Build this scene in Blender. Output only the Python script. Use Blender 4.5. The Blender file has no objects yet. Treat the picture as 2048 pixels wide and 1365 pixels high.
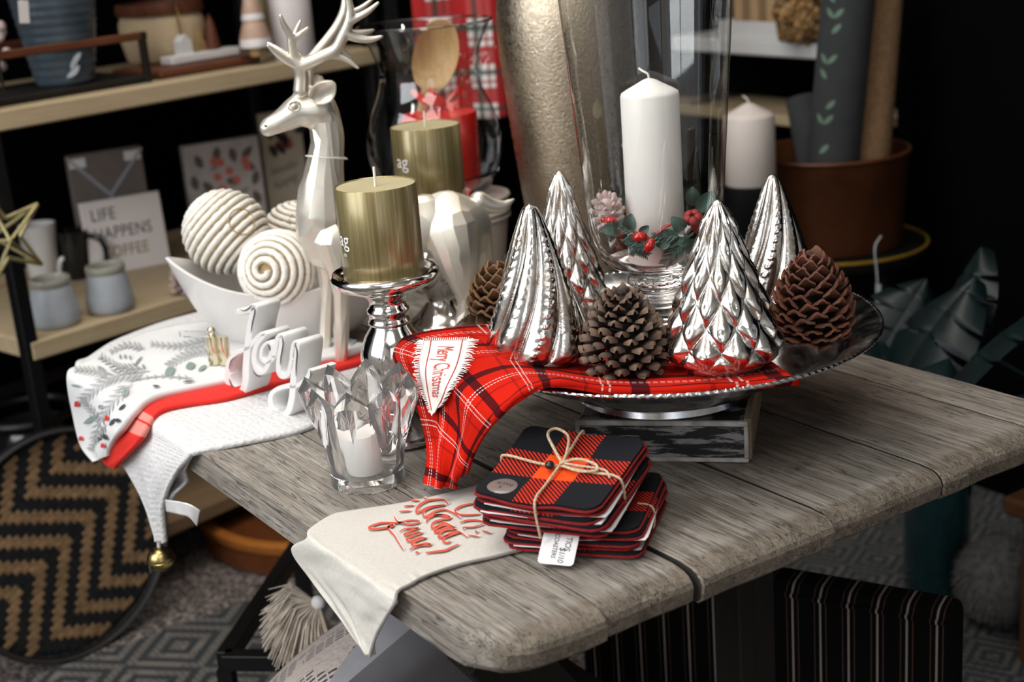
import bpy, bmesh, math, random
from math import sin, cos, tan, pi, radians, degrees, atan, atan2, sqrt, exp, floor
from mathutils import Vector as V, Matrix as M, noise
from mathutils.kdtree import KDTree

random.seed(7)
C = bpy.context.scene.collection
SC = bpy.context.scene
PI = pi

# ---------------------------------------------------------------- camera
CZ, T = 1.21, 0.69                     # camera height and table-top height in metres
FPX = 2850.0                           # focal length for a 2048 px wide frame
ROLL, PITCH, HEAD = radians(4.5), atan(881 / 2850.0), radians(-33.004)
EX = (-sin(HEAD), -cos(HEAD)); EY = (sin(HEAD + PI / 2), cos(HEAD + PI / 2))   # room axes in the level camera frame

def to_world(l):
    return V((l[0] * EX[0] + l[1] * EX[1], l[0] * EY[0] + l[1] * EY[1], l[2]))

def ray(px, py):
    x, y = px - 1024.0, 682.5 - py
    xr = x * cos(ROLL) + y * sin(ROLL); yr = -x * sin(ROLL) + y * cos(ROLL)
    return to_world((xr, FPX * cos(PITCH) + yr * sin(PITCH), yr * cos(PITCH) - FPX * sin(PITCH))).normalized()

EYE = V((0, 0, CZ))

def on(px, py, z):                     # where a spot seen in the photograph lies on the level surface at height z
    r = ray(px, py); return EYE + r * ((z - CZ) / r.z)

def onp(px, py, p0, n):                # ... and on a plane through p0 with normal n
    r = ray(px, py); n = V(n); return EYE + r * ((V(p0) - EYE).dot(n) / r.dot(n))

cam = bpy.data.cameras.new('camera'); cam_o = bpy.data.objects.new('camera', cam); C.objects.link(cam_o)
r0, u0, f0 = V((1, 0, 0)), V((0, sin(PITCH), cos(PITCH))), V((0, cos(PITCH), -sin(PITCH)))
rt = to_world(r0 * cos(ROLL) - u0 * sin(ROLL)); up = to_world(r0 * sin(ROLL) + u0 * cos(ROLL)); fw = to_world(f0)
m3 = M((rt, up, -fw)).transposed()
cam_o.matrix_world = M.Translation(EYE) @ m3.to_4x4()
cam.sensor_width = 36.0; cam.lens = FPX / 2048 * 36; cam.clip_start = 0.05; cam.clip_end = 40
cam.dof.use_dof = True; cam.dof.focus_distance = 1.33; cam.dof.aperture_fstop = 5.6
SC.camera = cam_o

# ---------------------------------------------------------------- world, lights, exposure
SC.view_settings.view_transform = 'Standard'; SC.view_settings.look = 'None'
SC.view_settings.gamma = 1.0; SC.view_settings.use_curve_mapping = False
SC.view_settings.exposure = 0.05
w = bpy.data.worlds.new('world'); SC.world = w; w.use_nodes = True
w.node_tree.nodes['Background'].inputs[0].default_value = (0.75, 0.85, 1.0, 1)
w.node_tree.nodes['Background'].inputs[1].default_value = 0.6

def area(name, loc, target, sx, sy, watts, col):
    l = bpy.data.lights.new(name, 'AREA'); l.shape = 'RECTANGLE'; l.size = sx; l.size_y = sy
    l.energy = watts; l.color = col
    o = bpy.data.objects.new(name, l); C.objects.link(o); o.location = loc
    o.rotation_euler = (V(target) - V(loc)).to_track_quat('-Z', 'Y').to_euler()
    return o
area('shop_window_daylight', (-1.25, -1.62, 1.75), (-1.25, 0.6, 0.85), 1.9, 1.5, 48, (0.95, 0.98, 1.0))
area('door_daylight', (1.5, -0.7, 1.45), (-1.0, 0.6, 0.8), 1.0, 1.7, 6, (0.95, 0.98, 1.0))
area('ceiling_panel_light_table', (-1.5, 0.3, 2.62), (-1.5, 0.4, 0.7), 1.0, 1.0, 20, (1.0, 0.96, 0.90))
area('added_fill_light_front', (0.4, -0.4, 2.62), (0.4, -0.4, 0), 1.2, 1.2, 20, (1.0, 0.96, 0.90))  # added fill, brightens the unseen room that glass and silver pick up
for k_, (dx_, dy_) in enumerate(((-2.2, 0.2), (-0.5, 1.5), (-1.3, 1.5), (-2.1, 1.0), (-0.1, 0.5))):
    area('added_sparkle_light', (dx_, dy_, 2.66), (dx_, dy_, 0), 0.09, 0.09, 1.3, (1.0, 0.93, 0.83))  # small lamps added for sparkle on the silver pieces
sl = bpy.data.lights.new('track_spot', 'SPOT'); sl.energy = 38; sl.spot_size = radians(44); sl.spot_blend = 0.9; sl.shadow_soft_size = 0.12; sl.color = (1.0, 0.97, 0.93)
so = bpy.data.objects.new('track_spot', sl); C.objects.link(so); so.location = (-1.15, -0.75, 2.35); so.rotation_euler = (V((-1.10, 0.50, 0.7)) - so.location).to_track_quat('-Z', 'Y').to_euler()
area('ceiling_panel_light_back', (-1.9, 1.1, 2.55), (-1.95, 1.1, 0.7), 0.5, 0.5, 5, (1.0, 0.93, 0.84))

# ---------------------------------------------------------------- mesh helpers
class MB:
    def __init__(s): s.v, s.f, s.uv = [], [], {}
    def add(s, p, uv=None):
        s.v.append(tuple(p))
        if uv is not None: s.uv[len(s.v) - 1] = uv
        return len(s.v) - 1
    def grid(s, fn, nu, nv, cu=False, cv=False, flip=False):
        ids = []
        for j in range(nv + (0 if cv else 1)):
            row = []
            for i in range(nu + (0 if cu else 1)):
                p = fn(i / nu, j / nv)
                row.append(s.add(p[0], p[1]) if isinstance(p, tuple) and len(p) == 2 else s.add(p))
            ids.append(row)
        for j in range(nv):
            a, b = ids[j], ids[(j + 1) % len(ids)]
            for i in range(nu):
                k = (i + 1) % len(a)
                q = (a[i], a[k], b[k], b[i])
                s.f.append(q[::-1] if flip else q)
        return ids
    def lathe(s, prof, seg=32, loc=(0, 0, 0), fn=None):
        # prof: (r, z) from bottom outside round to wherever it ends; r = 0 closes
        rings = []
        for r, z in prof:
            if r < 1e-6: rings.append([s.add((loc[0], loc[1], loc[2] + z))])
            else:
                row = []
                for i in range(seg):
                    a = 2 * PI * i / seg; q = fn(a, r, z) if fn else (r, z)
                    row.append(s.add((loc[0] + q[0] * cos(a), loc[1] + q[0] * sin(a), loc[2] + q[1])))
                rings.append(row)
        for a, b in zip(rings, rings[1:]):
            for i in range(seg):
                k = (i + 1) % seg
                if len(a) == 1 and len(b) == 1: continue
                if len(a) == 1: s.f.append((a[0], b[k], b[i]))
                elif len(b) == 1: s.f.append((a[i], a[k], b[0]))
                else: s.f.append((a[i], a[k], b[k], b[i]))
        return s
    def tube(s, pts, rad, seg=8, closed=False, caps=True, flat=1.0, uvlen=False):
        pts = [V(p) for p in pts]; n = len(pts)
        rad = rad if isinstance(rad, (list, tuple)) else [rad] * n
        tan_ = []
        for i in range(n):
            a = pts[(i - 1) % n] if (closed or i) else pts[0]; b = pts[(i + 1) % n] if (closed or i < n - 1) else pts[-1]
            t = (b - a); tan_.append(t.normalized() if t.length > 1e-9 else V((0, 0, 1)))
        t0 = tan_[0]; ref = V((0, 0, 1)) if abs(t0.z) < 0.9 else V((1, 0, 0))
        nrm = (ref - t0 * ref.dot(t0)).normalized(); rows = []
        for i in range(n):
            t = tan_[i]; nrm = nrm - t * nrm.dot(t)
            nrm = nrm.normalized() if nrm.length > 1e-6 else t.orthogonal().normalized()
            bn = t.cross(nrm); row = []
            for k in range(seg):
                a = 2 * PI * k / seg
                row.append(s.add(pts[i] + nrm * (cos(a) * rad[i] * flat) + bn * (sin(a) * rad[i])))
            rows.append(row)
        for j in range(n if closed else n - 1):
            a, b = rows[j], rows[(j + 1) % n]
            for k in range(seg):
                m = (k + 1) % seg; s.f.append((a[k], a[m], b[m], b[k]))
        if caps and not closed:
            s.f.append(tuple(rows[0][::-1])); s.f.append(tuple(rows[-1]))
        return s
    def sphere(s, c, r, seg=16, rings=10, mat=None):
        r = r if isinstance(r, (tuple, list)) else (r, r, r); c = V(c)
        pr = []
        for j in range(rings + 1):
            ph = -PI / 2 + PI * j / rings
            row = []
            for i in range(seg if 0 < j < rings else 1):
                a = 2 * PI * i / seg; p = V((r[0] * cos(ph) * cos(a), r[1] * cos(ph) * sin(a), r[2] * sin(ph)))
                if mat: p = mat @ p
                row.append(s.add(c + p))
            pr.append(row)
        for a, b in zip(pr, pr[1:]):
            for i in range(seg):
                k = (i + 1) % seg
                if len(a) == 1: s.f.append((a[0], b[k], b[i]))
                elif len(b) == 1: s.f.append((a[i], a[k], b[0]))
                else: s.f.append((a[i], a[k], b[k], b[i]))
        return s
    def box(s, c, d, bev=0.0, mat=None, seg=1):
        bm = bmesh.new(); bmesh.ops.create_cube(bm, size=1.0)
        for v in bm.verts: v.co = V((v.co.x * d[0], v.co.y * d[1], v.co.z * d[2]))
        if bev: bmesh.ops.bevel(bm, geom=list(bm.edges), offset=bev, segments=seg, affect='EDGES', profile=0.5)
        b = len(s.v); bm.verts.index_update()
        for v in bm.verts: s.v.append(tuple(V(c) + (mat @ v.co if mat else v.co)))
        for f in bm.faces: s.f.append(tuple(b + v.index for v in f.verts))
        bm.free(); return s
    def beam(s, a, b, wd, ht, bev=0.002):     # a square-cut bar between two points
        a, b = V(a), V(b); d = b - a; q = d.to_track_quat('X', 'Z').to_matrix()
        return s.box((a + b) / 2, (d.length, wd, ht), bev, q)
    def prism(s, poly, z0, z1, mat=None, uv=False):   # polygon (x, y) given counter-clockwise, extruded
        f = (lambda p: mat @ V(p)) if mat else V
        lo = [s.add(f((x, y, z0)), (x, y) if uv else None) for x, y in poly]
        hi = [s.add(f((x, y, z1)), (x, y) if uv else None) for x, y in poly]
        n = len(poly)
        s.f.append(tuple(lo[::-1])); s.f.append(tuple(hi))
        for i in range(n):
            k = (i + 1) % n; s.f.append((lo[i], lo[k], hi[k], hi[i]))
        return s
    def merge(s, o, mat=None):
        b = len(s.v)
        for i, v in enumerate(o.v):
            s.v.append(tuple(mat @ V(v)) if mat else v)
            if i in o.uv: s.uv[b + i] = o.uv[i]
        s.f += [tuple(b + i for i in f) for f in o.f]; return s
    def mesh(s, name, smooth=True, angle=40):
        me = bpy.data.meshes.new(name); me.from_pydata(s.v, [], s.f); me.update()
        if s.uv:
            l = me.uv_layers.new(name='UVMap'); idx = [0] * len(me.loops); me.loops.foreach_get('vertex_index', idx)
            flat = [c for i in idx for c in s.uv.get(i, (0, 0))]; l.data.foreach_set('uv', flat)
        if smooth:
            me.shade_smooth()
            if angle < 180: me.set_sharp_from_angle(angle=radians(angle))
        return me

def put(name, data, mat=None, parent=None, loc=None, rot=None, scale=None):
    o = bpy.data.objects.new(name, data); C.objects.link(o)
    if mat is not None and hasattr(data, 'materials'):
        if not data.materials: data.materials.append(mat)
    if parent is not None: o.parent = parent
    if loc is not None: o.location = loc
    if rot is not None: o.rotation_euler = rot
    if scale is not None: o.scale = scale
    return o

def obj(name, mb, mat, parent=None, smooth=True, angle=40, loc=None, rot=None):
    return put(name, mb.mesh(name, smooth, angle), mat, parent, loc, rot)

def tag(o, label=None, cat=None, group=None, kind=None):
    if label: o['label'] = label
    if cat: o['category'] = cat
    if group: o['group'] = group
    if kind: o['kind'] = kind
    return o

def thing(name, label, cat, loc=(0, 0, 0), rotz=0.0, group=None, rot=None):
    o = bpy.data.objects.new(name, None); C.objects.link(o); o.empty_display_size = 0.02
    o.location = loc; o.rotation_euler = rot if rot else (0, 0, rotz)
    return tag(o, label, cat, group)

def dup(root, loc, rot=None, label=None, scale=None):
    def cp(o, par):
        c = o.copy(); C.objects.link(c); c.parent = par
        for ch in list(o.children): cp(ch, c)
        return c
    r = cp(root, None); r.location = loc
    if rot is not None: r.rotation_euler = rot
    if scale is not None: r.scale = scale
    if label: r['label'] = label
    return r

def cr(p, t):                                 # Catmull-Rom through the list p at t in 0..1
    n = len(p) - 1; x = min(max(t, 0.0), 1.0) * n; i = min(int(x), n - 1); u = x - i
    a, b, c, d = p[max(i - 1, 0)], p[i], p[i + 1], p[min(i + 2, n)]
    if isinstance(b, (int, float)):
        return 0.5 * (2 * b + (c - a) * u + (2 * a - 5 * b + 4 * c - d) * u * u + (3 * b - a - 3 * c + d) * u ** 3)
    a, b, c, d = V(a), V(b), V(c), V(d)
    return 0.5 * (2 * b + (c - a) * u + (2 * a - 5 * b + 4 * c - d) * u * u + (3 * b - a - 3 * c + d) * u ** 3)

def spline(p, n): return [cr(p, i / n) for i in range(n + 1)]

class Loft:                                   # a cloth surface through rows of control points; u across, v along
    def __init__(s, rows):
        s.rows = [[V(p) for p in r] for r in rows]; N = 24
        mid = [s.at(0.5, j / N) for j in range(N + 1)]
        s.len = sum((b - a).length for a, b in zip(mid, mid[1:]))
        s.wid = max(sum((s.at((i + 1) / N, v) - s.at(i / N, v)).length for i in range(N)) for v in (0.0, 0.25, 0.5))
    def at(s, u, v): return cr([cr(r, u) for r in s.rows], v)
    def nrm(s, u, v):
        e = 0.01; du = s.at(min(u + e, 1), v) - s.at(max(u - e, 0), v); dv = s.at(u, min(v + e, 1)) - s.at(u, max(v - e, 0))
        n = du.cross(dv); return n.normalized() if n.length > 1e-12 else V((0, 0, 1))
    def sheet(s, nu, nv, thick=0.002, wave=None, sign=1):
        mb = MB()
        P = {}
        for j in range(nv + 1):
            for i in range(nu + 1):
                u, v = i / nu, j / nv; n = s.nrm(u, v) * sign; p = s.at(u, v)
                if wave: p = p + n * wave(u, v)
                P[i, j] = (p, n)
        def lay(off):
            return {k: mb.add(p + n * off, (k[0] / nu * s.wid, k[1] / nv * s.len)) for k, (p, n) in P.items()}
        a, b = lay(0.0), lay(-thick)
        for j in range(nv):
            for i in range(nu):
                q = (a[i, j], a[i + 1, j], a[i + 1, j + 1], a[i, j + 1]); mb.f.append(q if sign > 0 else q[::-1])
                q = (b[i, j], b[i, j + 1], b[i + 1, j + 1], b[i + 1, j]); mb.f.append(q if sign > 0 else q[::-1])
        edge = [(i, 0) for i in range(nu)] + [(nu, j) for j in range(nv)] + [(i, nv) for i in range(nu, 0, -1)] + [(0, j) for j in range(nv, 0, -1)]
        for k, e in enumerate(edge):
            g = edge[(k + 1) % len(edge)]; q = (a[g], a[e], b[e], b[g]); mb.f.append(q if sign > 0 else q[::-1])
        return mb

def text_mb(body, size=1.0, shear=0.0, space=1.0):
    cu = bpy.data.curves.new('lettering', 'FONT'); cu.body = body; cu.size = size; cu.shear = shear
    cu.space_character = space; cu.align_x = 'CENTER'; cu.align_y = 'CENTER'; cu.resolution_u = 3
    o = bpy.data.objects.new('lettering', cu); C.objects.link(o)
    me = bpy.data.meshes.new_from_object(o.evaluated_get(bpy.context.evaluated_depsgraph_get()))
    mb = MB(); mb.v = [tuple(v.co) for v in me.vertices]; mb.f = [tuple(p.vertices) for p in me.polygons]
    bpy.data.objects.remove(o); bpy.data.curves.remove(cu); bpy.data.meshes.remove(me)
    return mb

def mapped(mb, fn):
    o = MB(); o.v = [tuple(fn(V(v))) for v in mb.v]; o.f = list(mb.f); return o

def ribbon(pts, wid, place, n=None):          # a flat brush stroke: 2D points -> strip placed by place(x, y)
    pts = [V((p[0], p[1], 0)) for p in pts]; n = n or 6 * len(pts)
    q = spline(pts, n); mb = MB(); ids = []
    for i, p in enumerate(q):
        t = (q[min(i + 1, n)] - q[max(i - 1, 0)]); t = t.normalized() if t.length > 1e-9 else V((1, 0, 0))
        s = V((-t.y, t.x, 0)); wv = (wid(i / n) if callable(wid) else wid) / 2
        a, b = p + s * wv, p - s * wv
        ids.append((mb.add(place(a.x, a.y)), mb.add(place(b.x, b.y))))
    for (a, b), (c, d) in zip(ids, ids[1:]): mb.f.append((a, b, d, c))
    return mb

def fuse(mb, voxel, smooth=6, factor=0.5):    # weld overlapping limbs into one continuous skin
    me = mb.mesh('skin', False); o = bpy.data.objects.new('skin', me); C.objects.link(o)
    r = o.modifiers.new('r', 'REMESH'); r.mode = 'VOXEL'; r.voxel_size = voxel
    if smooth: s = o.modifiers.new('s', 'SMOOTH'); s.iterations = smooth; s.factor = factor
    ev = bpy.data.meshes.new_from_object(o.evaluated_get(bpy.context.evaluated_depsgraph_get()))
    out = MB(); out.v = [tuple(v.co) for v in ev.vertices]; out.f = [tuple(p.vertices) for p in ev.polygons]
    bpy.data.objects.remove(o); bpy.data.meshes.remove(me); bpy.data.meshes.remove(ev)
    return out

# ---------------------------------------------------------------- material helpers
class NB:
    def __init__(s, name):
        s.m = bpy.data.materials.new(name); s.m.use_nodes = True; s.t = s.m.node_tree; s.n = s.t.nodes
        s.p = s.n['Principled BSDF']; s.out = s.n['Material Output']
    def node(s, typ, **kw):
        x = s.n.new(typ)
        for k, v in kw.items(): setattr(x, k, v)
        return x
    def put(s, sock, v):
        if v is None: return
        if isinstance(v, bpy.types.NodeSocket): s.t.links.new(v, sock)
        elif isinstance(v, (tuple, list)) and sock.type == 'RGBA': sock.default_value = (*v[:3], 1)
        else: sock.default_value = v
    def set(s, **kw):
        al = dict(col='Base Color', rough='Roughness', metal='Metallic', spec='Specular IOR Level', coat='Coat Weight', crough='Coat Roughness',
                  sheen='Sheen Weight', nor='Normal', trans='Transmission Weight', ior='IOR', sss='Subsurface Weight', aniso='Anisotropic', alpha='Alpha', emit='Emission Color', estr='Emission Strength')
        for k, v in kw.items(): s.put(s.p.inputs[al[k]], v)
        return s
    def math(s, op, a, b=None, c=None):
        x = s.node('ShaderNodeMath', operation=op)
        for i, v in enumerate((a, b, c)): s.put(x.inputs[i], v)
        return x.outputs[0]
    def mix(s, f, a, b, blend='MIX'):
        x = s.node('ShaderNodeMix', data_type='RGBA', blend_type=blend); x.clamp_factor = True
        s.put(x.inputs[0], f); s.put(x.inputs[6], a); s.put(x.inputs[7], b); return x.outputs[2]
    def coord(s, kind='Object'): return s.node('ShaderNodeTexCoord').outputs[kind]
    def map(s, vec, scale=(1, 1, 1), rot=(0, 0, 0), loc=(0, 0, 0)):
        x = s.node('ShaderNodeMapping'); s.put(x.inputs[0], vec)
        x.inputs[1].default_value = loc; x.inputs[2].default_value = rot; x.inputs[3].default_value = scale; return x.outputs[0]
    def noise(s, vec, scale=5, detail=4, rough=0.5, dist=0.0):
        x = s.node('ShaderNodeTexNoise'); s.put(x.inputs['Vector'], vec)
        x.inputs['Scale'].default_value = scale; x.inputs['Detail'].default_value = detail; x.inputs['Roughness'].default_value = rough; x.inputs['Distortion'].default_value = dist
        return x.outputs[0]
    def voro(s, vec, scale=5, feature='F1', out=0, rnd=1.0):
        x = s.node('ShaderNodeTexVoronoi', feature=feature); s.put(x.inputs['Vector'], vec); x.inputs['Scale'].default_value = scale
        x.inputs['Randomness'].default_value = rnd; return x.outputs[out]
    def ramp(s, f, stops, interp='LINEAR'):
        x = s.node('ShaderNodeValToRGB'); s.put(x.inputs[0], f); e = x.color_ramp; e.interpolation = interp
        while len(e.elements) < len(stops): e.elements.new(0.5)
        for k, (p, c) in zip(e.elements, stops):
            k.position = p; k.color = (*c[:3], 1) if isinstance(c, (tuple, list)) else (c, c, c, 1)
        return x.outputs[0]
    def bump(s, h, strength=0.3, dist=0.001):
        x = s.node('ShaderNodeBump'); s.put(x.inputs['Height'], h); x.inputs['Strength'].default_value = strength; x.inputs['Distance'].default_value = dist
        return x.outputs[0]
    def xyz(s, vec):
        x = s.node('ShaderNodeSeparateXYZ'); s.put(x.inputs[0], vec); return x.outputs
    def rnd(s): return s.node('ShaderNodeObjectInfo').outputs['Random']
    def band(s, x, period, lo, hi):            # 1 where fract(x/period) is between lo and hi
        f = s.math('FRACT', s.math('DIVIDE', x, period))
        return s.math('MULTIPLY', s.math('GREATER_THAN', f, lo), s.math('LESS_THAN', f, hi))

def pm(name, col, rough=0.5, metal=0.0, var=0.12, scale=30, bump=0.0, bscale=300, vrand=0.0, **kw):
    b = NB(name); co = b.coord('Object'); n = b.noise(co, scale, 3)
    d = tuple(max(0, c * (1 - var)) for c in col); l = tuple(min(1, c * (1 + var)) for c in col)
    c = b.ramp(n, [(0.3, d), (0.7, l)])
    if vrand: c = b.mix(b.math('MULTIPLY', b.rnd(), vrand), c, tuple(x * 0.35 for x in col))
    b.set(col=c, rough=rough, metal=metal, **kw)
    if bump: b.set(nor=b.bump(b.noise(co, bscale, 3), bump))
    return b.m

# ---------------------------------------------------------------- materials
def wood_mat(name, dark, mid, light, axis=0, scale=1.0, rough=0.75, bump=0.5, patches=None, crack=0.0):
    b = NB(name); co = b.coord('Object')
    off = b.math('MULTIPLY', b.rnd(), 7.0)
    cmb = b.node('ShaderNodeCombineXYZ'); b.put(cmb.inputs[1], off); b.put(cmb.inputs[2], off)
    ad = b.node('ShaderNodeVectorMath', operation='ADD'); b.put(ad.inputs[0], co); b.put(ad.inputs[1], cmb.outputs[0])
    sc = [14 * scale] * 3; sc[axis] = 1.1 * scale
    g1 = b.noise(b.map(ad.outputs[0], sc), 6, 6, 0.65, 0.6)
    sc2 = [92 * scale] * 3; sc2[axis] = 2.4 * scale
    g2 = b.noise(b.map(ad.outputs[0], sc2), 7, 4, 0.7, 0.2)
    big = b.noise(ad.outputs[0], 5 * scale, 3)
    g = b.math('ADD', b.math('MULTIPLY', g1, 0.55), b.math('MULTIPLY', g2, 0.45))
    c = b.ramp(g, [(0.32, dark), (0.5, mid), (0.66, light)])
    c = b.mix(b.math('MULTIPLY', big, 0.5), c, mid)
    h = g
    if crack:
        sc3 = [115 * scale] * 3; sc3[axis] = 3.0 * scale
        k = b.noise(b.map(ad.outputs[0], sc3), 5, 3, 0.6, 0.4)
        k = b.ramp(k, [(0.36, 1.0), (0.44, 0.0)])
        sc4 = [30 * scale] * 3; sc4[axis] = 1.5 * scale
        ln = b.noise(b.map(ad.outputs[0], sc4), 5, 3, 0.45, 0.35)
        ln = b.ramp(b.math('ABSOLUTE', b.math('SUBTRACT', ln, 0.5)), [(0.004, 1.0), (0.020, 0.0)])
        ln = b.math('MULTIPLY', ln, b.ramp(b.noise(ad.outputs[0], 26, 2), [(0.35, 0.25), (0.6, 1.0)]))
        bl = b.ramp(b.noise(b.map(ad.outputs[0], [11 if i == axis else 26 for i in range(3)]), 3, 4, 0.6), [(0.52, 0.0), (0.70, 1.0)])
        c = b.mix(b.math('MULTIPLY', bl, 0.55), c, (0.10, 0.088, 0.075))
        c = b.mix(b.math('MULTIPLY', ln, 0.72), c, (0.025, 0.02, 0.016)); k = b.math('MAXIMUM', k, b.math('MULTIPLY', ln, 0.8))
        c = b.mix(b.math('MULTIPLY', k, crack * 0.6), c, (0.03, 0.025, 0.02)); h = b.math('SUBTRACT', g, b.math('MULTIPLY', k, 0.6))
    if crack:                                   # darkening painted into the colour, by position, along the rounded end of the boards
        ed_ = b.ramp(b.math('ADD', b.xyz(co)[0], b.math('MULTIPLY', b.math('SUBTRACT', big, .5), .012)), [(0.488, 0.0), (0.497, 1.0)])
        c = b.mix(b.math('MULTIPLY', ed_, 0.8), c, b.mix(1.0, c, (0.60, 0.54, 0.47), 'MULTIPLY'))
    if patches:                                   # warm brown patches, fading outward, multiplied into the timber
        for (sx, sy, r, col, a) in patches:
            sep = b.xyz(b.coord('Object'))
            wob = b.math('MULTIPLY', b.math('SUBTRACT', b.noise(co, 9, 4), 0.5), 0.22)
            d = b.math('SQRT', b.math('ADD', b.math('POWER', b.math('SUBTRACT', sep[0], sx), 2.0), b.math('POWER', b.math('SUBTRACT', sep[1], sy), 2.0)))
            f = b.ramp(b.math('ADD', b.math('DIVIDE', d, r), wob), [(0.3, 1.0), (1.0, 0.0)])
            c = b.mix(b.math('MULTIPLY', f, a), c, b.mix(0.75, c, col, 'MULTIPLY'))
    b.set(col=c, rough=rough, spec=0.3, nor=b.bump(h, bump, 0.002))
    return b.m

def metal_mat(name, col, rough, patina=0.0, pcol=(0.3, 0.26, 0.2), pscale=60, bump=0.0, bscale=200, speck=0.0, aniso=0.0):
    b = NB(name); co = b.coord('Object'); c = col
    r = rough
    if patina:
        n = b.noise(co, pscale, 5, 0.65, 0.4); f = b.ramp(n, [(0.42, 0.0), (0.68, 1.0)])
        c = b.mix(b.math('MULTIPLY', f, patina), col, pcol); r = b.math('ADD', rough, b.math('MULTIPLY', f, 0.18))
    if speck:
        v = b.voro(co, pscale * 9); k = b.ramp(v, [(0.1, 1.0), (0.22, 0.0)])
        k = b.math('MULTIPLY', k, b.ramp(b.noise(co, pscale * 1.2, 2), [(0.52, 0.0), (0.62, 1.0)]))
        c = b.mix(b.math('MULTIPLY', k, speck), c, (0.05, 0.04, 0.03))
    b.set(col=c, metal=1.0, rough=r, aniso=aniso)
    if bump: b.set(nor=b.bump(b.noise(co, bscale, 4), bump, 0.001))
    return b.m

def thin_glass(name):                          # a thin-walled vessel: clear head on, more reflective and a little greyer at the edge
    b = NB(name); lw = b.node('ShaderNodeLayerWeight'); lw.inputs[0].default_value = 0.5
    e = b.math('POWER', lw.outputs['Facing'], 5.0); fr = b.math('ADD', 0.075, b.math('MULTIPLY', b.math('POWER', lw.outputs['Facing'], 3.6), 0.92))
    tr = b.node('ShaderNodeBsdfTransparent'); b.put(tr.inputs[0], b.mix(e, (0.985, 0.99, 0.985), (0.60, 0.62, 0.61)))
    gl = b.node('ShaderNodeBsdfGlossy'); gl.inputs['Roughness'].default_value = 0.02; b.put(gl.inputs[0], (1, 1, 1))
    mx = b.node('ShaderNodeMixShader'); b.put(mx.inputs[0], fr); b.t.links.new(tr.outputs[0], mx.inputs[1]); b.t.links.new(gl.outputs[0], mx.inputs[2])
    b.t.links.new(mx.outputs[0], b.out.inputs[0]); return b.m

def glass_mat(name, col=(1, 1, 1), rough=0.0, ior=1.47):
    b = NB(name); b.set(col=col, rough=rough, trans=1.0, ior=ior); return b.m

MT = {}
MT['table'] = wood_mat('weathered_timber', (0.11, 0.095, 0.08), (0.26, 0.232, 0.20), (0.46, 0.425, 0.38), 0, 1.0, 0.68, 0.6,
                       patches=[(0.27, 0.20, 0.17, (0.36, 0.22, 0.16), 0.95), (0.36, 0.06, 0.10, (0.5, 0.38, 0.3), 0.7)], crack=0.75)
MT['darkwood'] = wood_mat('dark_stained_wood', (0.004, 0.003, 0.0025), (0.009, 0.007, 0.005), (0.015, 0.012, 0.009), 2, 1.0, 0.6, 0.2)
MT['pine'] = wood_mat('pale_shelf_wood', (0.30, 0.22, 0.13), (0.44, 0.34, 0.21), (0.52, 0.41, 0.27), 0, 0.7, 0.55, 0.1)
MT['pinedark'] = wood_mat('shaded_shelf_wood', (0.12, 0.075, 0.04), (0.20, 0.13, 0.07), (0.26, 0.17, 0.095), 0, 0.7, 0.55, 0.1)  # pale shelf wood again, with the lowest board's shade put into its colour
MT['redwood'] = wood_mat('red_brown_wood', (0.05, 0.016, 0.008), (0.11, 0.035, 0.016), (0.17, 0.06, 0.028), 0, 1.0, 0.5, 0.2)
MT['blackmetal'] = pm('black_painted_steel', (0.005, 0.005, 0.0055), 0.42, spec=0.3)
MT['silver'] = metal_mat('polished_silver', (0.86, 0.85, 0.84), 0.09)
MT['pewter'] = metal_mat('tray_metal', (0.62, 0.62, 0.63), 0.14, 0.35, (0.34, 0.33, 0.33), 30)
MT['mercury'] = metal_mat('mercury_glass', (0.84, 0.82, 0.79), 0.13, 0.95, (0.40, 0.33, 0.27), 36, 0.35, 150, 0.95)
MT['mercury_b'] = metal_mat('mercury_glass_foot', (0.60, 0.56, 0.52), 0.08, 0.8, (0.22, 0.19, 0.16), 45)
MT['deer'] = metal_mat('champagne_silver_leaf', (0.80, 0.76, 0.67), 0.33, 0.5, (0.66, 0.57, 0.46), 24, 0.04, 260)
MT['deer'].node_tree.nodes['Principled BSDF'].inputs['Metallic'].default_value = 0.78
MT['champ'] = metal_mat('hammered_champagne_metal', (0.56, 0.47, 0.36), 0.25, 0.45, (0.40, 0.30, 0.20), 120, 1.0, 420)
MT['gold'] = metal_mat('bright_gold', (0.78, 0.62, 0.32), 0.16)
MT['palegold'] = metal_mat('pale_gold_clip', (0.72, 0.66, 0.48), 0.13)
MT['glass'] = glass_mat('clear_glass', (0.985, 0.995, 0.99))
MT['thin'] = thin_glass('thin_clear_glass')
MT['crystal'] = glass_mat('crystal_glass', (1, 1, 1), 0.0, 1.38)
MT['crystal'].node_tree.nodes['Principled BSDF'].inputs['Transmission Weight'].default_value = 0.955  # a little diffuse white stands in for bright internal reflections
MT['wax'] = pm('white_wax', (0.83, 0.81, 0.77), 0.42, var=0.02, sss=0.12)
MT['wax'].node_tree.nodes['Principled BSDF'].inputs['Subsurface Radius'].default_value = (0.006, 0.004, 0.003)
MT['redwax'] = pm('red_wax', (0.55, 0.008, 0.008), 0.25, var=0.06)
MT['wick'] = pm('cotton_wick', (0.80, 0.77, 0.70), 0.9)
MT['white'] = pm('white_glaze', (0.68, 0.655, 0.635), 0.22, var=0.02, coat=0.4)
MT['whitepaint'] = pm('white_painted_wood', (0.70, 0.69, 0.68), 0.45, var=0.02)
MT['paper'] = pm('white_card', (0.78, 0.76, 0.76), 0.7, var=0.02)
MT['ink'] = pm('dark_ink', (0.03, 0.035, 0.04), 0.7)
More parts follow.
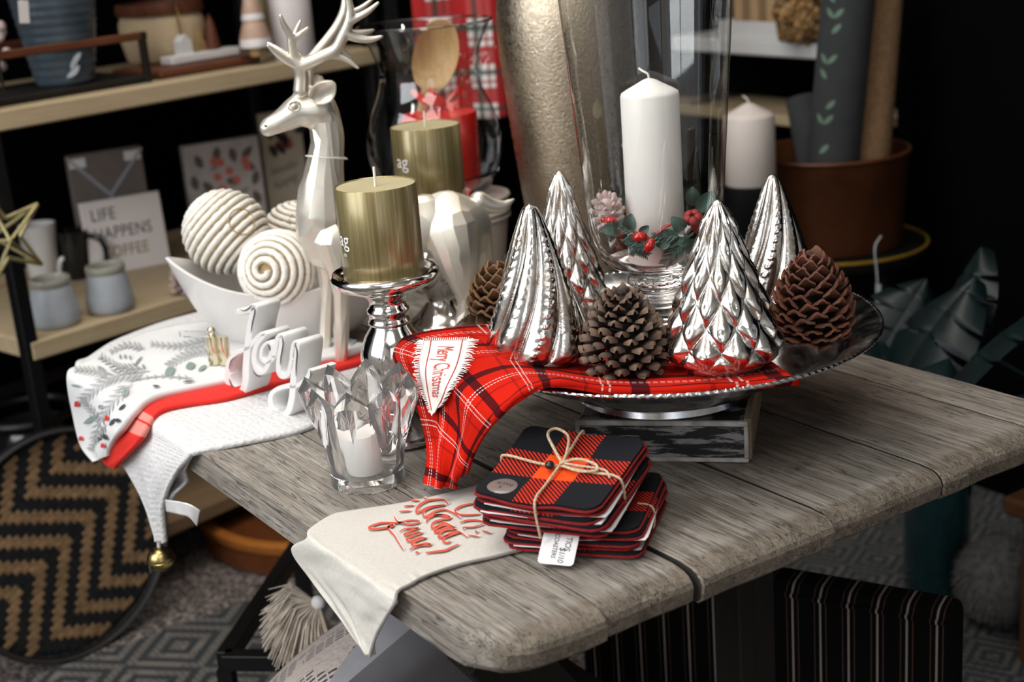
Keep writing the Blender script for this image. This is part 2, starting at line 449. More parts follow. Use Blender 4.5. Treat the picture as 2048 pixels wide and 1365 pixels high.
MT['redink'] = pm('red_print', (0.55, 0.06, 0.035), 0.7)
MT['twine'] = pm('jute_twine', (0.52, 0.40, 0.27), 0.9, var=0.35, scale=500, bump=0.6, bscale=900)
MT['blackbead'] = pm('black_bead', (0.012, 0.012, 0.014), 0.15)
def gold_candle():
    b = NB('gold_satin_wax'); co = b.coord('Object')
    s = b.noise(b.map(co, (140, 140, 2)), 3, 4, 0.6)
    c = b.ramp(s, [(0.3, (0.19, 0.145, 0.055)), (0.55, (0.29, 0.235, 0.11)), (0.75, (0.38, 0.32, 0.175))])
    b.set(col=c, metal=0.55, rough=0.36, coat=0.5, crough=0.12); return b.m
MT['goldwax'] = gold_candle()
MT['goldwaxtop'] = pm('gold_wax_top', (0.43, 0.37, 0.215), 0.55, var=0.06)

# ---------------------------------------------------------------- the setting
def struct(name, mb, m, parent=None, smooth=False):
    o = obj(name, mb, m, parent, smooth)
    if parent is None: o['kind'] = 'structure'
    return o
b = NB('speckled_carpet'); co = b.coord('Object')
sp = b.noise(co, 120, 4, 0.75); sp2 = b.noise(co, 60, 3)
MT['carpet'] = b.set(col=b.ramp(b.math('ADD', b.math('MULTIPLY', sp, 0.7), b.math('MULTIPLY', sp2, 0.3)), [(0.42, (0.018, 0.014, 0.013)), (0.5, (0.10, 0.078, 0.07)), (0.58, (0.30, 0.25, 0.225))]), rough=0.95, nor=b.bump(sp, 0.7, 0.004)).m
MT['darkwall'] = pm('dark_painted_wall', (0.0010, 0.0013, 0.0013), 0.85, var=0.3, scale=4, spec=0.04)
MT['palewall'] = pm('pale_painted_wall', (0.72, 0.70, 0.67), 0.8, var=0.04, scale=3)
MT['ceil'] = pm('ceiling_paint', (0.70, 0.69, 0.67), 0.85, var=0.04, scale=3)
SD = V((-0.2425, 0.970, 0)).normalized(); SB = V((-SD.y, SD.x, 0)); SA = V((-2.335, 0.59, 0)) + SB * 0.07 + SD * 0.03; SROT = atan2(SD.y, SD.x)
def sh(s, d, z): return SA + SD * s + SB * d + V((0, 0, z))     # along, into and above the left shelf
struct('floor', MB().box((-0.9, 0.6, -0.03), (5.8, 5.2, 0.06)), MT['carpet'])
struct('ceiling', MB().box((-0.9, 0.6, 2.73), (5.8, 5.2, 0.06)), MT['ceil'])
mm = M.Rotation(SROT, 3, 'Z')
struct('wall_left', MB().box(sh(0.6, 0.53, 1.35), (4.4, 0.06, 2.7), 0, mm), MT['darkwall'])
struct('wall_back', MB().box((-1.0, 2.83, 1.35), (4.9, 0.06, 2.7)), MT['darkwall'])
wf = MB()
for x0, x1, z0, z1 in ((-3.7, -2.2, 0, 2.7), (0.1, 2.0, 0, 2.7), (-2.2, 0.1, 0, 0.95), (-2.2, 0.1, 2.52, 2.7)):
    wf.box(((x0 + x1) / 2, -1.83, (z0 + z1) / 2), (x1 - x0, 0.08, z1 - z0))
struct('wall_front', wf, MT['palewall'])
wr = MB()
for y0, y1, z0, z1 in ((-1.8, -1.3, 0, 2.7), (-0.1, 2.8, 0, 2.7), (-1.3, -0.1, 2.35, 2.7)):
    wr.box((1.83, (y0 + y1) / 2, (z0 + z1) / 2), (0.08, y1 - y0, z1 - z0))
struct('wall_right', wr, MT['palewall'])
w1 = thing('window_1', None, None, (-1.05, -1.83, 0.95)); w1['kind'] = 'structure'
for x0, x1, z0, z1 in ((-1.15, -1.09, 0, 1.57), (1.09, 1.15, 0, 1.57), (-1.09, 1.09, 0, 0.06), (-1.09, 1.09, 1.51, 1.57), (-0.03, 0.03, 0.06, 1.51)):
    obj('window_frame', MB().box(((x0 + x1) / 2, 0, (z0 + z1) / 2), (x1 - x0, 0.06, z1 - z0)), MT['whitepaint'], w1, False)
for x0, x1 in ((-1.09, -0.03), (0.03, 1.09)):
    obj('pane', MB().box(((x0 + x1) / 2, 0, 0.785), (x1 - x0, 0.006, 1.45)), MT['glass'], w1, False)
d1 = thing('door_1', None, None, (1.83, -0.7, 0)); d1['kind'] = 'structure'
for y0, y1, z0, z1 in ((-0.6, -0.5, 0, 2.35), (0.5, 0.6, 0, 2.35), (-0.5, 0.5, 0, 0.25), (-0.5, 0.5, 2.23, 2.35)):
    obj('door_frame', MB().box((0, (y0 + y1) / 2, (z0 + z1) / 2), (0.05, y1 - y0, z1 - z0)), MT['darkwood'], d1, False)
obj('pane', MB().box((0, 0, 1.24), (0.008, 1.0, 1.98)), MT['glass'], d1, False)

# ---------------------------------------------------------------- the table
MT['grime'] = pm('dark_joint_dirt', (0.018, 0.014, 0.011), 0.9)
tb = thing('wooden_table', 'weathered grey plank table with rounded worn end carrying the display', 'table', (-1.3, 0.82, 0))
TO = V((-1.3, 0.82, 0))
planks = [(0.475, 0.5760, -0.783, 0.0), (0.5780, 0.6660, -0.787, -0.001), (0.6704, 0.8192, -0.782, 0.0005), (0.8236, 0.9606, -0.786, -0.0008), (0.9616, 1.1000, -0.784, 0.0), (1.1042, 1.166, -0.789, -0.001)]
rng = random.Random(3)
for pi_, (y0, y1, xe, dz) in enumerate(planks):
    mb = MB(); th = 0.031; x0 = -1.81; rows = []
    ny = 12
    for j in range(ny + 1):
        u = j / ny; y = y0 + (y1 - y0) * u
        if j == 1: y = y0 + 0.0012
        if j == ny - 1: y = y1 - 0.0012
        e = 0.0004 if j in (0, ny) else 0.0
        cut = 0.0
        R = 0.055
        if pi_ == 0 and y - 0.475 < R: q = R - (y - 0.475); cut = R - sqrt(max(R * R - q * q, 0))
        xs = 0.0
        if y - 0.475 < 0.12: q = 0.12 - (y - 0.475); xs = 0.12 - sqrt(max(0.0144 - q * q, 0))
        if pi_ == 5 and 1.166 - y < 0.03: q = 0.03 - (1.166 - y); cut = 0.03 - sqrt(max(0.0009 - q * q, 0))
        cut += 0.0035 * noise.noise(V((y * 22, pi_ * 3.1, 0))) + (0.002 if j in (0, ny) else 0.0)
        x1 = xe - cut; top = T + dz - e + 0.0008 * noise.noise(V((y * 40, 1.7, 0))); bot = T - th + e
        sec = [(x0 + xs, bot), (x0 + xs, top)] + [(x0 + xs + (x1 - 0.026 - x0 - xs) * k / 10, top + 0.0006 * noise.noise(V((k * 0.9, y * 9, pi_)))) for k in range(1, 11)]
        sec += [(x1 - 0.022 + 0.022 * sin(a), T + dz - 0.0135 + 0.0135 * cos(a) - e) for a in (0.5, 0.8, 1.15, 1.5)]
        sec += [(x1 - 0.002, bot + 0.006), (x1 - 0.008, bot + 0.001), (x1 - 0.016, bot)]
        rows.append([mb.add((x, y - TO.y, z)) if False else mb.add((x - TO.x, y - TO.y, z)) for x, z in sec])
    n = len(rows[0])
    for a, c in zip(rows, rows[1:]):
        for k in range(n):
            m = (k + 1) % n; mb.f.append((a[k], a[m], c[m], c[k]))
    mb.f.append(tuple(rows[0][::-1])); mb.f.append(tuple(rows[-1]))
    o = obj('plank', mb, MT['table'], tb, True, 24)
    o.data.materials.append(MT['grime']); pl_ = o.data.polygons; pl_[len(pl_) - 1].material_index = int(pi_ < 5); pl_[len(pl_) - 2].material_index = int(pi_ > 0)
for x in (-0.93, -1.67):
    obj('batten', MB().box((x - TO.x, 0, T - 0.058), (0.05, 0.6, 0.05), 0.003), MT['darkwood'], tb, False)
    if x > -1: obj('leg', MB().beam((x - TO.x - 0.02, -0.26, T - 0.085), (x - TO.x - 0.02, 0.15, 0.03), 0.04, 0.062), MT['darkwood'], tb, False)
    obj('leg', MB().box((x - TO.x + 0.02, 0.01, (T - 0.083) / 2), (0.036, 0.046, T - 0.083), 0.002), MT['darkwood'], tb, False)
    obj('foot_bar', MB().box((x - TO.x, 0, 0.02), (0.05, 0.56, 0.04), 0.003), MT['darkwood'], tb, False)
obj('stretcher', MB().beam((-0.93 - TO.x, 0, 0.335), (-1.67 - TO.x, 0, 0.335), 0.035, 0.05), MT['darkwood'], tb, False)

# ---------------------------------------------------------------- painted block under the tray
BL = V((-0.975, 0.803, T)); ba = atan2(0.104, 0.112)
def block_mat():
    b = NB('worn_white_paint_on_wood'); co = b.coord('Object')
    n = b.noise(b.map(co, (7, 9, 40), (0.0, 0.45, 0.0)), 4, 5, 0.65, 0.3)
    f = b.ramp(n, [(0.50, 0.0), (0.58, 1.0)])
    c = b.mix(f, (0.012, 0.012, 0.014), (0.27, 0.26, 0.255))
    b.set(col=c, rough=0.55, nor=b.bump(f, 0.25, 0.001)); return b.m
MT['block'] = block_mat()
MT['blockwhite'] = pm('chipped_white_edge', (0.42, 0.40, 0.38), 0.6, var=0.4, scale=60)
pa, pb_, pc = on(1155, 921, T), on(1498, 926, T), on(1526, 800, T)
ux = (pb_ - pa).normalized(); ux.z = 0; uy = V((-ux.y, ux.x, 0)); BW = (pb_ - pa).length; BD = 0.17; BH = 0.041
bk = thing('painted_block', 'chipped white and black painted wood block under the silver tray', 'block', pa + ux * BW / 2 + uy * BD / 2, atan2(ux.y, ux.x))
obj('core', MB().box((0, 0.001, BH / 2), (BW - 0.004, BD - 0.002, BH - 0.004), 0.001), MT['block'], bk, False)
for nm, c, d in (('rim', (0, -BD / 2 + 0.0015, BH - 0.0025), (BW, 0.005, 0.005)), ('rim', (0, -BD / 2 + 0.0015, 0.002), (BW, 0.005, 0.004)),
                 ('rim', (BW / 2 - 0.002, -BD / 2 + 0.0015, BH / 2), (0.004, 0.005, BH - 0.009)), ('rim', (-BW / 2 + 0.002, -BD / 2 + 0.0015, BH / 2), (0.004, 0.005, BH - 0.009))):
    obj(nm, MB().box(c, d, 0.0008), MT['blockwhite'], bk, False)
obj('side_board', MB().box((BW / 2 - 0.001, 0.003, BH / 2), (0.007, BD - 0.006, BH), 0.001), wood_mat('bare_block_side', (0.12, 0.08, 0.05), (0.25, 0.18, 0.12), (0.34, 0.26, 0.18), 1), bk, False)
BTOP = T + BH

# ---------------------------------------------------------------- silver tray on its foot
TC = V((-1.041, 0.853, 0)); RIM = 0.803; TR = 0.209; FL = 0.779
tr = thing('silver_tray', 'round silver footed tray with roped rim holding glass trees and pine cones', 'tray', (TC.x, TC.y, BTOP))
h = lambda z: z - BTOP
prof = [(0.0, 0.001), (0.083, 0.001), (0.088, 0.004), (0.086, 0.009), (0.096, 0.014), (0.104, 0.017), (0.107, 0.022), (0.118, h(0.768)), (0.150, h(0.776)), (0.176, h(0.783)), (0.192, h(0.794)), (0.2075, h(0.799)),
        (0.209, h(0.801)), (0.207, h(0.8025)), (0.193, h(0.7975)), (0.180, h(0.788)), (0.172, h(0.7815)), (0.166, h(0.780)), (0.162, h(0.7775)), (0.12, h(0.778)), (0.0, h(0.778))]
obj('plate', MB().lathe(prof, 96), MT['pewter'], tr, True, 50)
rope = MB(); N = 180
def rp(u, v):
    a = 2 * PI * u; c = 2 * PI * v; r = 0.0018 * (1 + 0.16 * sin(170 * a * 1.0 + c))
    return V(((TR + r * cos(c)) * cos(a), (TR + r * cos(c)) * sin(a), h(RIM - 0.0015) + r * sin(c)))
rope.grid(rp, 900, 8, True, True, True)
obj('roped_rim', rope, MT['pewter'], tr)
inner = MB().tube([(0.1745 * cos(2 * PI * k / 96), 0.1745 * sin(2 * PI * k / 96), h(0.7835)) for k in range(96)], 0.0013, 6, True)
obj('inner_band', inner, MT['pewter'], tr)

# ---------------------------------------------------------------- mercury-glass trees
PR_D = [(0, .93), (.02, .97), (.06, 1), (.11, 1), (.25, .87), (.4, .73), (.55, .585), (.7, .41), (.875, .26), (.94, .17), (.97, .12), (.99, .07), (1, 0)]
def tree_profile(t, H, R, alt=None):          # t 0 bottom .. 1 tip
    pr = alt or [(0, 0.92), (0.015, 0.965), (0.05, 1.0), (0.1, 0.995), (0.19, 0.95), (0.27, 0.87), (0.45, 0.70), (0.62, 0.53), (0.8, 0.35), (0.9, 0.245), (0.95, 0.185), (0.975, 0.14), (0.99, 0.09), (1, 0.0)]
    for (a, b), (c, d) in zip(pr, pr[1:]):
        if t <= c: return R * (b + (d - b) * (t - a) / (c - a))
    return 0.0
def swirl_tree(H, R, L=8, twist=1.25, seed=1):
    def fn(u, v):
        t = 1 - (1 - v) ** 1.0; a = 2 * PI * u
        r = tree_profile(t, H, R); ph = L * (a - twist * t * 1.25 + 0.30 * t * t)
        fade = min(1, (1 - t) * 5) * min(1, t * 14 + 0.25)
        q = ph / (2 * PI); cell = q - floor(q); lobe = abs(sin(PI * cell)) ** 0.55
        r += R * fade * (0.20 * (0.25 + 0.75 * (1 - t)) * (lobe - 0.8))
        w = t * H / 0.0098; fr = w - floor(w); arc = 2 * PI * max(r, 0.004) / L
        if int(floor(q)) % 2 == 0:             # rows of round dimples down every other flute
            du = (cell - 0.5) * arc; dv = (fr - 0.5) * 0.0098; d2 = (du * du + dv * dv) / (0.0030 ** 2)
            r += 0.0021 * exp(-d2 * 1.1) * min(1, (1 - t) * 3) * (1 if t > 0.04 else 0)
            r -= 0.0019 * exp(-d2 * 6) * min(1, (1 - t) * 3)
        else:
            du = (cell - 0.5) * arc; dv = (fr - 0.5) * 0.0098
            r += 0.0006 * exp(-(du * du + dv * dv) / (0.0022 ** 2)) * min(1, (1 - t) * 3)
        return V((r * cos(a), r * sin(a), 0.0135 + t * (H - 0.0135)))
    mb = MB(); mb.grid(fn, 252, 150, True, False); return mb
def scale_tree(H, R, L=10):
    def fn(u, v):
        t = v; a = 2 * PI * u; r = tree_profile(t, H, R, PR_D)
        rows = 6.6 * (t ** 0.88)
        p = L * u + rows / 1.0 * 0.5 * 1.0; q = L * u - rows * 0.5
        fp, fq = p - floor(p), q - floor(q)
        # diamond cell: fp, fq in 0..1; height of the cell runs along (fp - fq)
        along = (fp - fq + 1) / 2              # 0 at lower corner .. 1 at upper
        across = abs(fp + fq - 1)
        edge = min(fp, 1 - fp, fq, 1 - fq) * 2
        b = (max(0, sin(PI * fp) * sin(PI * fq)) ** 0.55) * (0.30 + 1.05 * (1 - along))
        fade = min(1, (1 - t) * 6) * min(1, t * 10 + 0.1)
        r += R * 0.20 * (0.40 + 0.60 * (1 - t)) * fade * (b - 0.42)
        if 0.05 < t < 0.9: r -= 0.0012 * exp(-(((fp - 0.45) ** 2 + (fq - 0.55) ** 2) / 0.012))
        return V((r * cos(a), r * sin(a), 0.0135 + t * (H - 0.0135)))
    mb = MB(); mb.grid(fn, 252, 150, True, False); return mb
def tree_foot(R):
    return MB().lathe([(0, 0.0), (R * 0.66, 0.0), (R * 0.71, 0.002), (R * 0.73, 0.006), (R * 0.70, 0.011), (R * 0.74, 0.0135), (R * 0.93, 0.0145), (R * 0.9, 0.018), (0.0, 0.018)], 64)
def glass_tree(name, label, kind, loc, H, R, rz, scale=None):
    t = thing(name, label, 'ornament', loc, rz, 'mercury glass trees on the silver tray')
    key = kind
    if key not in TREES: TREES[key] = ((swirl_tree(0.165, 0.047) if kind == 's' else scale_tree(0.163, 0.050)).mesh('glass_body', True, 180), tree_foot(0.047 if kind == 's' else 0.050).mesh('foot', True, 50))
    put('glass_body', TREES[key][0], MT['mercury'], t); put('foot', TREES[key][1], MT['mercury_b'], t)
    h0 = 0.165 if kind == 's' else 0.163; r0_ = 0.047 if kind == 's' else 0.050
    t.scale = (R / r0_, R / r0_, H / h0)
    return t
TREES = {}
CL = 0.785                                     # top of the plaid towel lying on the tray
glass_tree('glass_tree', 'twisted fluted mercury glass tree standing on the plaid towel left of the middle pine cone', 's', on(1082, 731, CL), 0.157, 0.0475, 0.35)
glass_tree('glass_tree', 'mercury glass tree with leafy scales standing between two pine cones', 'd', on(1446, 737, CL), 0.158, 0.0525, 0.2)
glass_tree('glass_tree', 'twisted fluted mercury glass tree standing behind the right-hand pine cone', 's', on(1551, 640, 0.7785), 0.152, 0.044, 1.25)
glass_tree('glass_tree', 'mercury glass tree with leafy scales at the back beside the glass hurricane', 'd', on(1137, 637, 0.7785), 0.160, 0.042, 0.75)

# ---------------------------------------------------------------- pine cones
def scale_mesh(broad):
    L, W = (0.0165, 0.0185) if broad else (0.0185, 0.013)
    mb = MB(); nu, nv = 4, 5
    def lay(off):
        ids = []
        for j in range(nv + 1):
            v = j / nv; row = []
            wd = W * (0.28 + 0.72 * (v ** 0.8)) * (1.0 if v < 0.75 else (1 - ((v - 0.75) / 0.25) ** 2 * (0.62 if broad else 0.75)))
            for i in range(nu + 1):
                u = i / nu * 2 - 1
                x = L * v + (0.0012 * (1 - u * u) if v > 0.9 else 0)
                z = 0.0036 * v * v - 0.0028 * (u * u) * v + (0.0016 * max(0, (v - 0.7) / 0.3) if broad else -0.0014 * max(0, (v - 0.8) / 0.2)) + off * (0.5 + 0.5 * v)
                row.append(mb.add((x, u * wd / 2, z)))
            ids.append(row)
        return ids
    a, b = lay(0.0011), lay(-0.0011)
    for j in range(nv):
        for i in range(nu):
            mb.f.append((a[j][i], a[j + 1][i], a[j + 1][i + 1], a[j][i + 1])); mb.f.append((b[j][i], b[j][i + 1], b[j + 1][i + 1], b[j + 1][i]))
        mb.f.append((a[j][0], b[j][0], b[j + 1][0], a[j + 1][0])); mb.f.append((a[j][nu], a[j + 1][nu], b[j + 1][nu], b[j][nu]))
    for i in range(nu):
        mb.f.append((a[nv][i], b[nv][i], b[nv][i + 1], a[nv][i + 1])); mb.f.append((a[0][i], a[0][i + 1], b[0][i + 1], b[0][i]))
    return mb.mesh('scale', True, 60)
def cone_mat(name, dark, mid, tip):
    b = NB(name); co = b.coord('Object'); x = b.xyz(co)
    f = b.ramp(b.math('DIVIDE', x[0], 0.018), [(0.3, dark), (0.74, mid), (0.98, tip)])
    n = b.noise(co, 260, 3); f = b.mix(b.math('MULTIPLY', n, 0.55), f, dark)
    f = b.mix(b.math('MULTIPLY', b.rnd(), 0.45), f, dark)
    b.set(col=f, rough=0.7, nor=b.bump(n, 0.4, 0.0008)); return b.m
SCALES = {}
def pine_cone(label, loc, H, R, broad, mats, rot, n=110, open_=1.0, seed=1, base=0.24, ks=1.0):
    t = thing('pine_cone', label, 'pine cone', loc, rot=rot, group='pine cones on the silver tray')
    r = random.Random(seed)
    obj('core', MB().lathe([(0, 0.004), (R * 0.36, H * 0.1), (R * 0.42, H * 0.35), (R * 0.34, H * 0.65), (R * 0.2, H * 0.9), (0, H * 0.97)], 14), mats[1], t)
    key = (broad, mats[0].name)
    if key not in SCALES:
        SCALES[key] = scale_mesh(broad); SCALES[key].materials.append(mats[0])
    for i in range(n):
        u = (i + 0.5) / n; z = H * (0.06 + 0.86 * u); a = i * 2.39996
        env = sin(PI * min(1, base + (0.96 - base) * (u ** 0.9))) ** 0.6       # outline of the cone
        L = 0.0175; el = radians(-16 + 82 * u ** 1.1) * open_ + r.uniform(-0.18, 0.18)
        k = (0.86 + 0.42 * sin(PI * min(1, u * 0.9 + 0.15))) * ks * (1 + 0.35 * max(0, u - 0.86) / 0.14) * r.uniform(0.9, 1.1) * (R / 0.0385)
        rb = max(R * env - L * k * cos(el), 0.001)
        zz = z - L * k * sin(el) * 0.55
        m = M.Translation((rb * cos(a), rb * sin(a), zz)) @ M.Rotation(a, 4, 'Z') @ M.Rotation(-el, 4, 'Y') @ M.Rotation(r.uniform(-0.25, 0.25), 4, 'X')
        o = put('scale', SCALES[key], None, t); o.matrix_local = m @ M.Scale(k, 4)
    obj('tip_tuft', MB().lathe([(0, H * 0.9), (R * 0.12, H * 0.92), (R * 0.1, H * 0.97), (0, H)], 8), mats[0], t)
    return t
cm_a = cone_mat('grey_brown_cone', (0.012, 0.006, 0.004), (0.042, 0.022, 0.013), (0.20, 0.125, 0.08))
cm_b = cone_mat('red_brown_cone', (0.030, 0.009, 0.005), (0.15, 0.046, 0.022), (0.25, 0.09, 0.046))
cm_c = cone_mat('tan_cone', (0.06, 0.03, 0.013), (0.25, 0.13, 0.058), (0.38, 0.22, 0.11))
core = pm('cone_core', (0.022, 0.013, 0.009), 0.8)
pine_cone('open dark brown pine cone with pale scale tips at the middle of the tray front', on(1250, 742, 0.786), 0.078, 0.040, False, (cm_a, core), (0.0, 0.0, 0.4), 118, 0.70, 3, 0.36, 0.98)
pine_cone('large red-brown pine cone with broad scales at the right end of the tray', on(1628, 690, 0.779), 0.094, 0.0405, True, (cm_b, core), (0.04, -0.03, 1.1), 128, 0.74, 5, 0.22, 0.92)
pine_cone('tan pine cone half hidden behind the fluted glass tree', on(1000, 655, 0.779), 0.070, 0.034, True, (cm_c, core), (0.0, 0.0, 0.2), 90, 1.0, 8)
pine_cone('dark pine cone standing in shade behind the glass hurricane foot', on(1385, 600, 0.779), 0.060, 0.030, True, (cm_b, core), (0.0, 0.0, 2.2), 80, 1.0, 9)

# ---------------------------------------------------------------- footed glass hurricane with candle and wreath
HG = on(1320, 640, 0.7785)
hg = thing('glass_hurricane', 'tall clear glass hurricane on a ringed foot in the middle of the tray', 'candle holder', HG)
OZ = 0.118                                     # height of the bowl's outside bottom... the vessel rises from here
vo = [(0.0, 0.0545), (0.024, 0.0548), (0.040, 0.058), (0.0545, 0.066), (0.063, 0.076), (0.068, 0.090), (0.0705, 0.11), (0.0740, 0.16), (0.0800, 0.24), (0.0860, 0.325), (0.0905, 0.3825), (0.0915, 0.3845)]
th = 0.0026
vi = [(0.0900, 0.3845), (0.0885, 0.3825), (0.0838, 0.325), (0.0776, 0.24), (0.0715, 0.16), (0.0679, 0.11), (0.0650, 0.091), (0.0595, 0.079), (0.0515, 0.070), (0.038, 0.0645), (0.020, 0.0625), (0.0, 0.0625)]
foot = [(0.0, 0.0035), (0.030, 0.0035), (0.0400, 0.001), (0.0430, 0.002), (0.0430, 0.005), (0.037, 0.0095), (0.027, 0.0165), (0.0195, 0.0235), (0.019, 0.026), (0.0265, 0.0275), (0.0290, 0.030), (0.0290, 0.0325), (0.0262, 0.0355),
        (0.0225, 0.037), (0.0222, 0.0395), (0.0300, 0.0405), (0.0315, 0.0425), (0.0315, 0.0485), (0.0300, 0.0510), (0.020, 0.0527)]
sc = 1.0
ft = lambda a, r, z: ((r * (1 + 0.022 * cos(24 * a)), z) if 0.0405 < z < 0.051 and r > 0.028 else (r, z))
bodyp = foot + vo[1:] + vi
k0 = 3
obj('vessel', MB().lathe([(r - .0012, z) for r, z in vo[k0:]], 96), MT['thin'], hg, True, 180)
obj('rim', MB().tube([(.0903 * cos(2 * PI * k / 96), .0903 * sin(2 * PI * k / 96), .3842) for k in range(96)], .0015, 8, True), MT['glass'], hg)
obj('foot', MB().lathe(foot + vo[1:k0 + 1] + [(.0528, .0672)] + vi[9:], 96, fn=ft), MT['glass'], hg, True, 60)
CZ0 = 0.0628
def pillar(r, H, tip):
    return [(0, 0), (r - 0.0015, 0), (r, 0.0015), (r, H - tip - 0.003), (r - 0.001, H - tip), (r * 0.8, H - tip * 0.78), (r * 0.5, H - tip * 0.45), (r * 0.25, H - tip * 0.15), (r * 0.12, H - 0.0006), (0, H)]
wc = thing('pillar_candle', 'white pillar candle with pointed top standing inside the glass hurricane', 'candle', HG + V((0, 0, CZ0 + .0021)))
obj('wax', MB().lathe(pillar(0.0295, 0.187, 0.014), 48), MT['wax'], wc, True, 60)
obj('wick', MB().tube(spline([(0, 0, 0.184), (0.0, -0.001, 0.191), (-0.004, -0.004, 0.194), (-0.008, -0.006, 0.197)], 8), 0.0011, 6), MT['wick'], wc)

# candle ring of greenery and berries, lying on the sides of the bowl
WC = HG + V((0, 0, 0.1015)); dirc = V((HG.x, HG.y, 0)).normalized(); side = V((-dirc.y, dirc.x, 0))   # away from and across the view
wr_ = thing('candle_ring', 'wreath of green leaves and red berries around the white candle in the glass', 'wreath', WC)
MT['leaf'] = pm('eucalyptus_leaf', (0.06, 0.12, 0.095), 0.5, var=0.2, scale=60, vrand=0.25)
MT['sprig'] = pm('fir_sprig', (0.05, 0.105, 0.088), 0.6, var=0.3, scale=80)
MT['berry'] = pm('glossy_red_berry', (0.50, 0.008, 0.006), 0.12, var=0.1, coat=0.5)
MT['frost'] = pm('frosted_cone', (0.55, 0.43, 0.41), 0.8, var=0.25, scale=120, bump=0.5, bscale=600)
MT['flower'] = pm('dull_red_flower', (0.30, 0.022, 0.022), 0.55, var=0.2)
def wp(a, r, z): return -dirc * (r * cos(a)) + side * (-r * sin(a)) + V((0, 0, z))    # a = 0 faces the viewer, positive to the viewer's right
RW = 0.046
obj('twig_ring', MB().tube([wp(2 * PI * k / 48, RW + 0.002 * sin(k * 1.7), 0.004 * sin(k * 0.9) + 0.006 * (1 - cos(2 * PI * k / 48)) * 0.5) for k in range(48)], 0.0018, 6, True), pm('twig', (0.16, 0.09, 0.045), 0.8), wr_)
def leaf_mesh(L=0.017, W=0.013, cup=0.004):
    mb = MB(); nu, nv = 6, 6
    def f(u, v, off):
        wv = sin(PI * min(1, v * 0.93 + 0.05)) ** 0.7 * W / 2; x = (u * 2 - 1)
        return V((L * v, x * wv, cup * (x * x) * sin(PI * v) + 0.003 * sin(PI * v) + off))
    mb.grid(lambda u, v: f(u, v, 0.0003), nu, nv); mb.grid(lambda u, v: f(u, v, -0.0003), nu, nv, flip=True); return mb.mesh('leaf', True, 180)
LEAF = leaf_mesh(); LEAF.materials.append(MT['leaf'])
def orient(p, d, upv=V((0, 0, 1)), s=1.0):
    d = V(d).normalized(); y = upv.cross(d); y = y.normalized() if y.length > 1e-4 else V((0, 1, 0)); z = d.cross(y)
    m = M((d, y, z)).transposed().to_4x4(); m.translation = p; return m @ M.Scale(s, 4)
tow = -dirc
rr = random.Random(11)
for a, z, d, s, upv in ((-0.60, 0.006, tow * 0.3 + V((0, 0, 1)) - side * 0.25, 1.1, tow), (-0.86, 0.002, tow * 0.5 + V((0, 0, 0.25)) + side * 0.9, 1.25, tow + V((0, 0, 0.6))),
                        (0.62, 0.004, V((0, 0, 0.7)) + side * 0.6 + tow * 0.3, 1.15, tow), (1.05, 0.018, V((0, 0, 0.8)) - side * 0.7, 1.45, tow),
                        (1.30, 0.012, V((0, 0, 0.8)) - side * 0.1 + tow * 0.2, 1.3, tow), (1.42, 0.000, -side * 1.0 + V((0, 0, 0.55)), 1.25, tow), (1.25, -0.010, -side * 0.5 + V((0, 0, 0.8)), 1.5, tow + side * 0.4),
                        (1.1, -0.014, side * 0.9 + V((0, 0, -0.3)), 1.2, tow), (0.3, -0.004, side + V((0, 0, -0.4)), 0.95, tow), (0.45, -0.004, -side + V((0, 0, -0.7)), 0.8, tow), (-1.6, 0.01, side * 0.4 + V((0, 0, 1)), 1.2, tow),
                        (2.2, 0.012, V((0, 0, 1)), 1.2, tow), (2.8, 0.012, V((0, 0, 1)) + side * 0.5, 1.2, tow), (-2.4, 0.012, V((0, 0, 1)) - side * 0.4, 1.2, tow), (-0.35, 0.004, -side + V((0, 0, 0.6)), 0.7, tow)):
    o = put('leaf', LEAF, None, wr_); o.matrix_local = orient(wp(a, RW + 0.003, z), d, upv, s)
def sprig(d, L, n, spread, flat):
    mb = MB(); d = V(d).normalized(); s = d.cross(flat).normalized()
    mb.tube([V((0, 0, 0)), d * L * 0.6, d * L], [0.0012, 0.0010, 0.0004], 5)
    for i in range(n):
        b = d * L * (0.12 + 0.8 * i / n)
        for k in (1, -1):
            e = b + (d * 0.75 + s * k * spread + flat * rr.uniform(-0.25, 0.25)).normalized() * L * 0.42 * (1 - 0.45 * i / n)
            mb.tube([b, (b + e) / 2 + flat * 0.0005, e], [0.0010, 0.0011, 0.0003], 4, caps=False)
    return mb
for a, z, d, L, n in ((-0.7, -0.004, -side * 1.0 + V((0, 0, -0.05)), 0.027, 10), (-0.6, -0.006, -side * 0.8 + V((0, 0, -0.5)), 0.028, 9), (-0.35, -0.004, side * 0.4 + V((0, 0, -0.8)), 0.016, 6), (0.55, -0.004, side * 0.55 + V((0, 0, -0.65)), 0.036, 13),
                      (0.7, -0.002, side * 0.95 + V((0, 0, -0.45)), 0.034, 13), (0.5, 0.0, side * 1.0 + V((0, 0, -0.05)), 0.03, 10), (0.05, -0.004, side + V((0, 0, -0.3)), 0.024, 9), (-1.0, 0.0, -side * 0.6 + V((0, 0, 0.5)), 0.022, 8), (1.2, -0.008, -side * 0.2 + V((0, 0, -0.8)), 0.024, 9), (-0.5, 0.004, side * 0.6 + V((0, 0, 0.45)), 0.014, 4)):
    obj('fir_sprig', sprig(d, L, n, 0.62, tow), MT['sprig'], wr_, loc=wp(a, RW + 0.009, z))
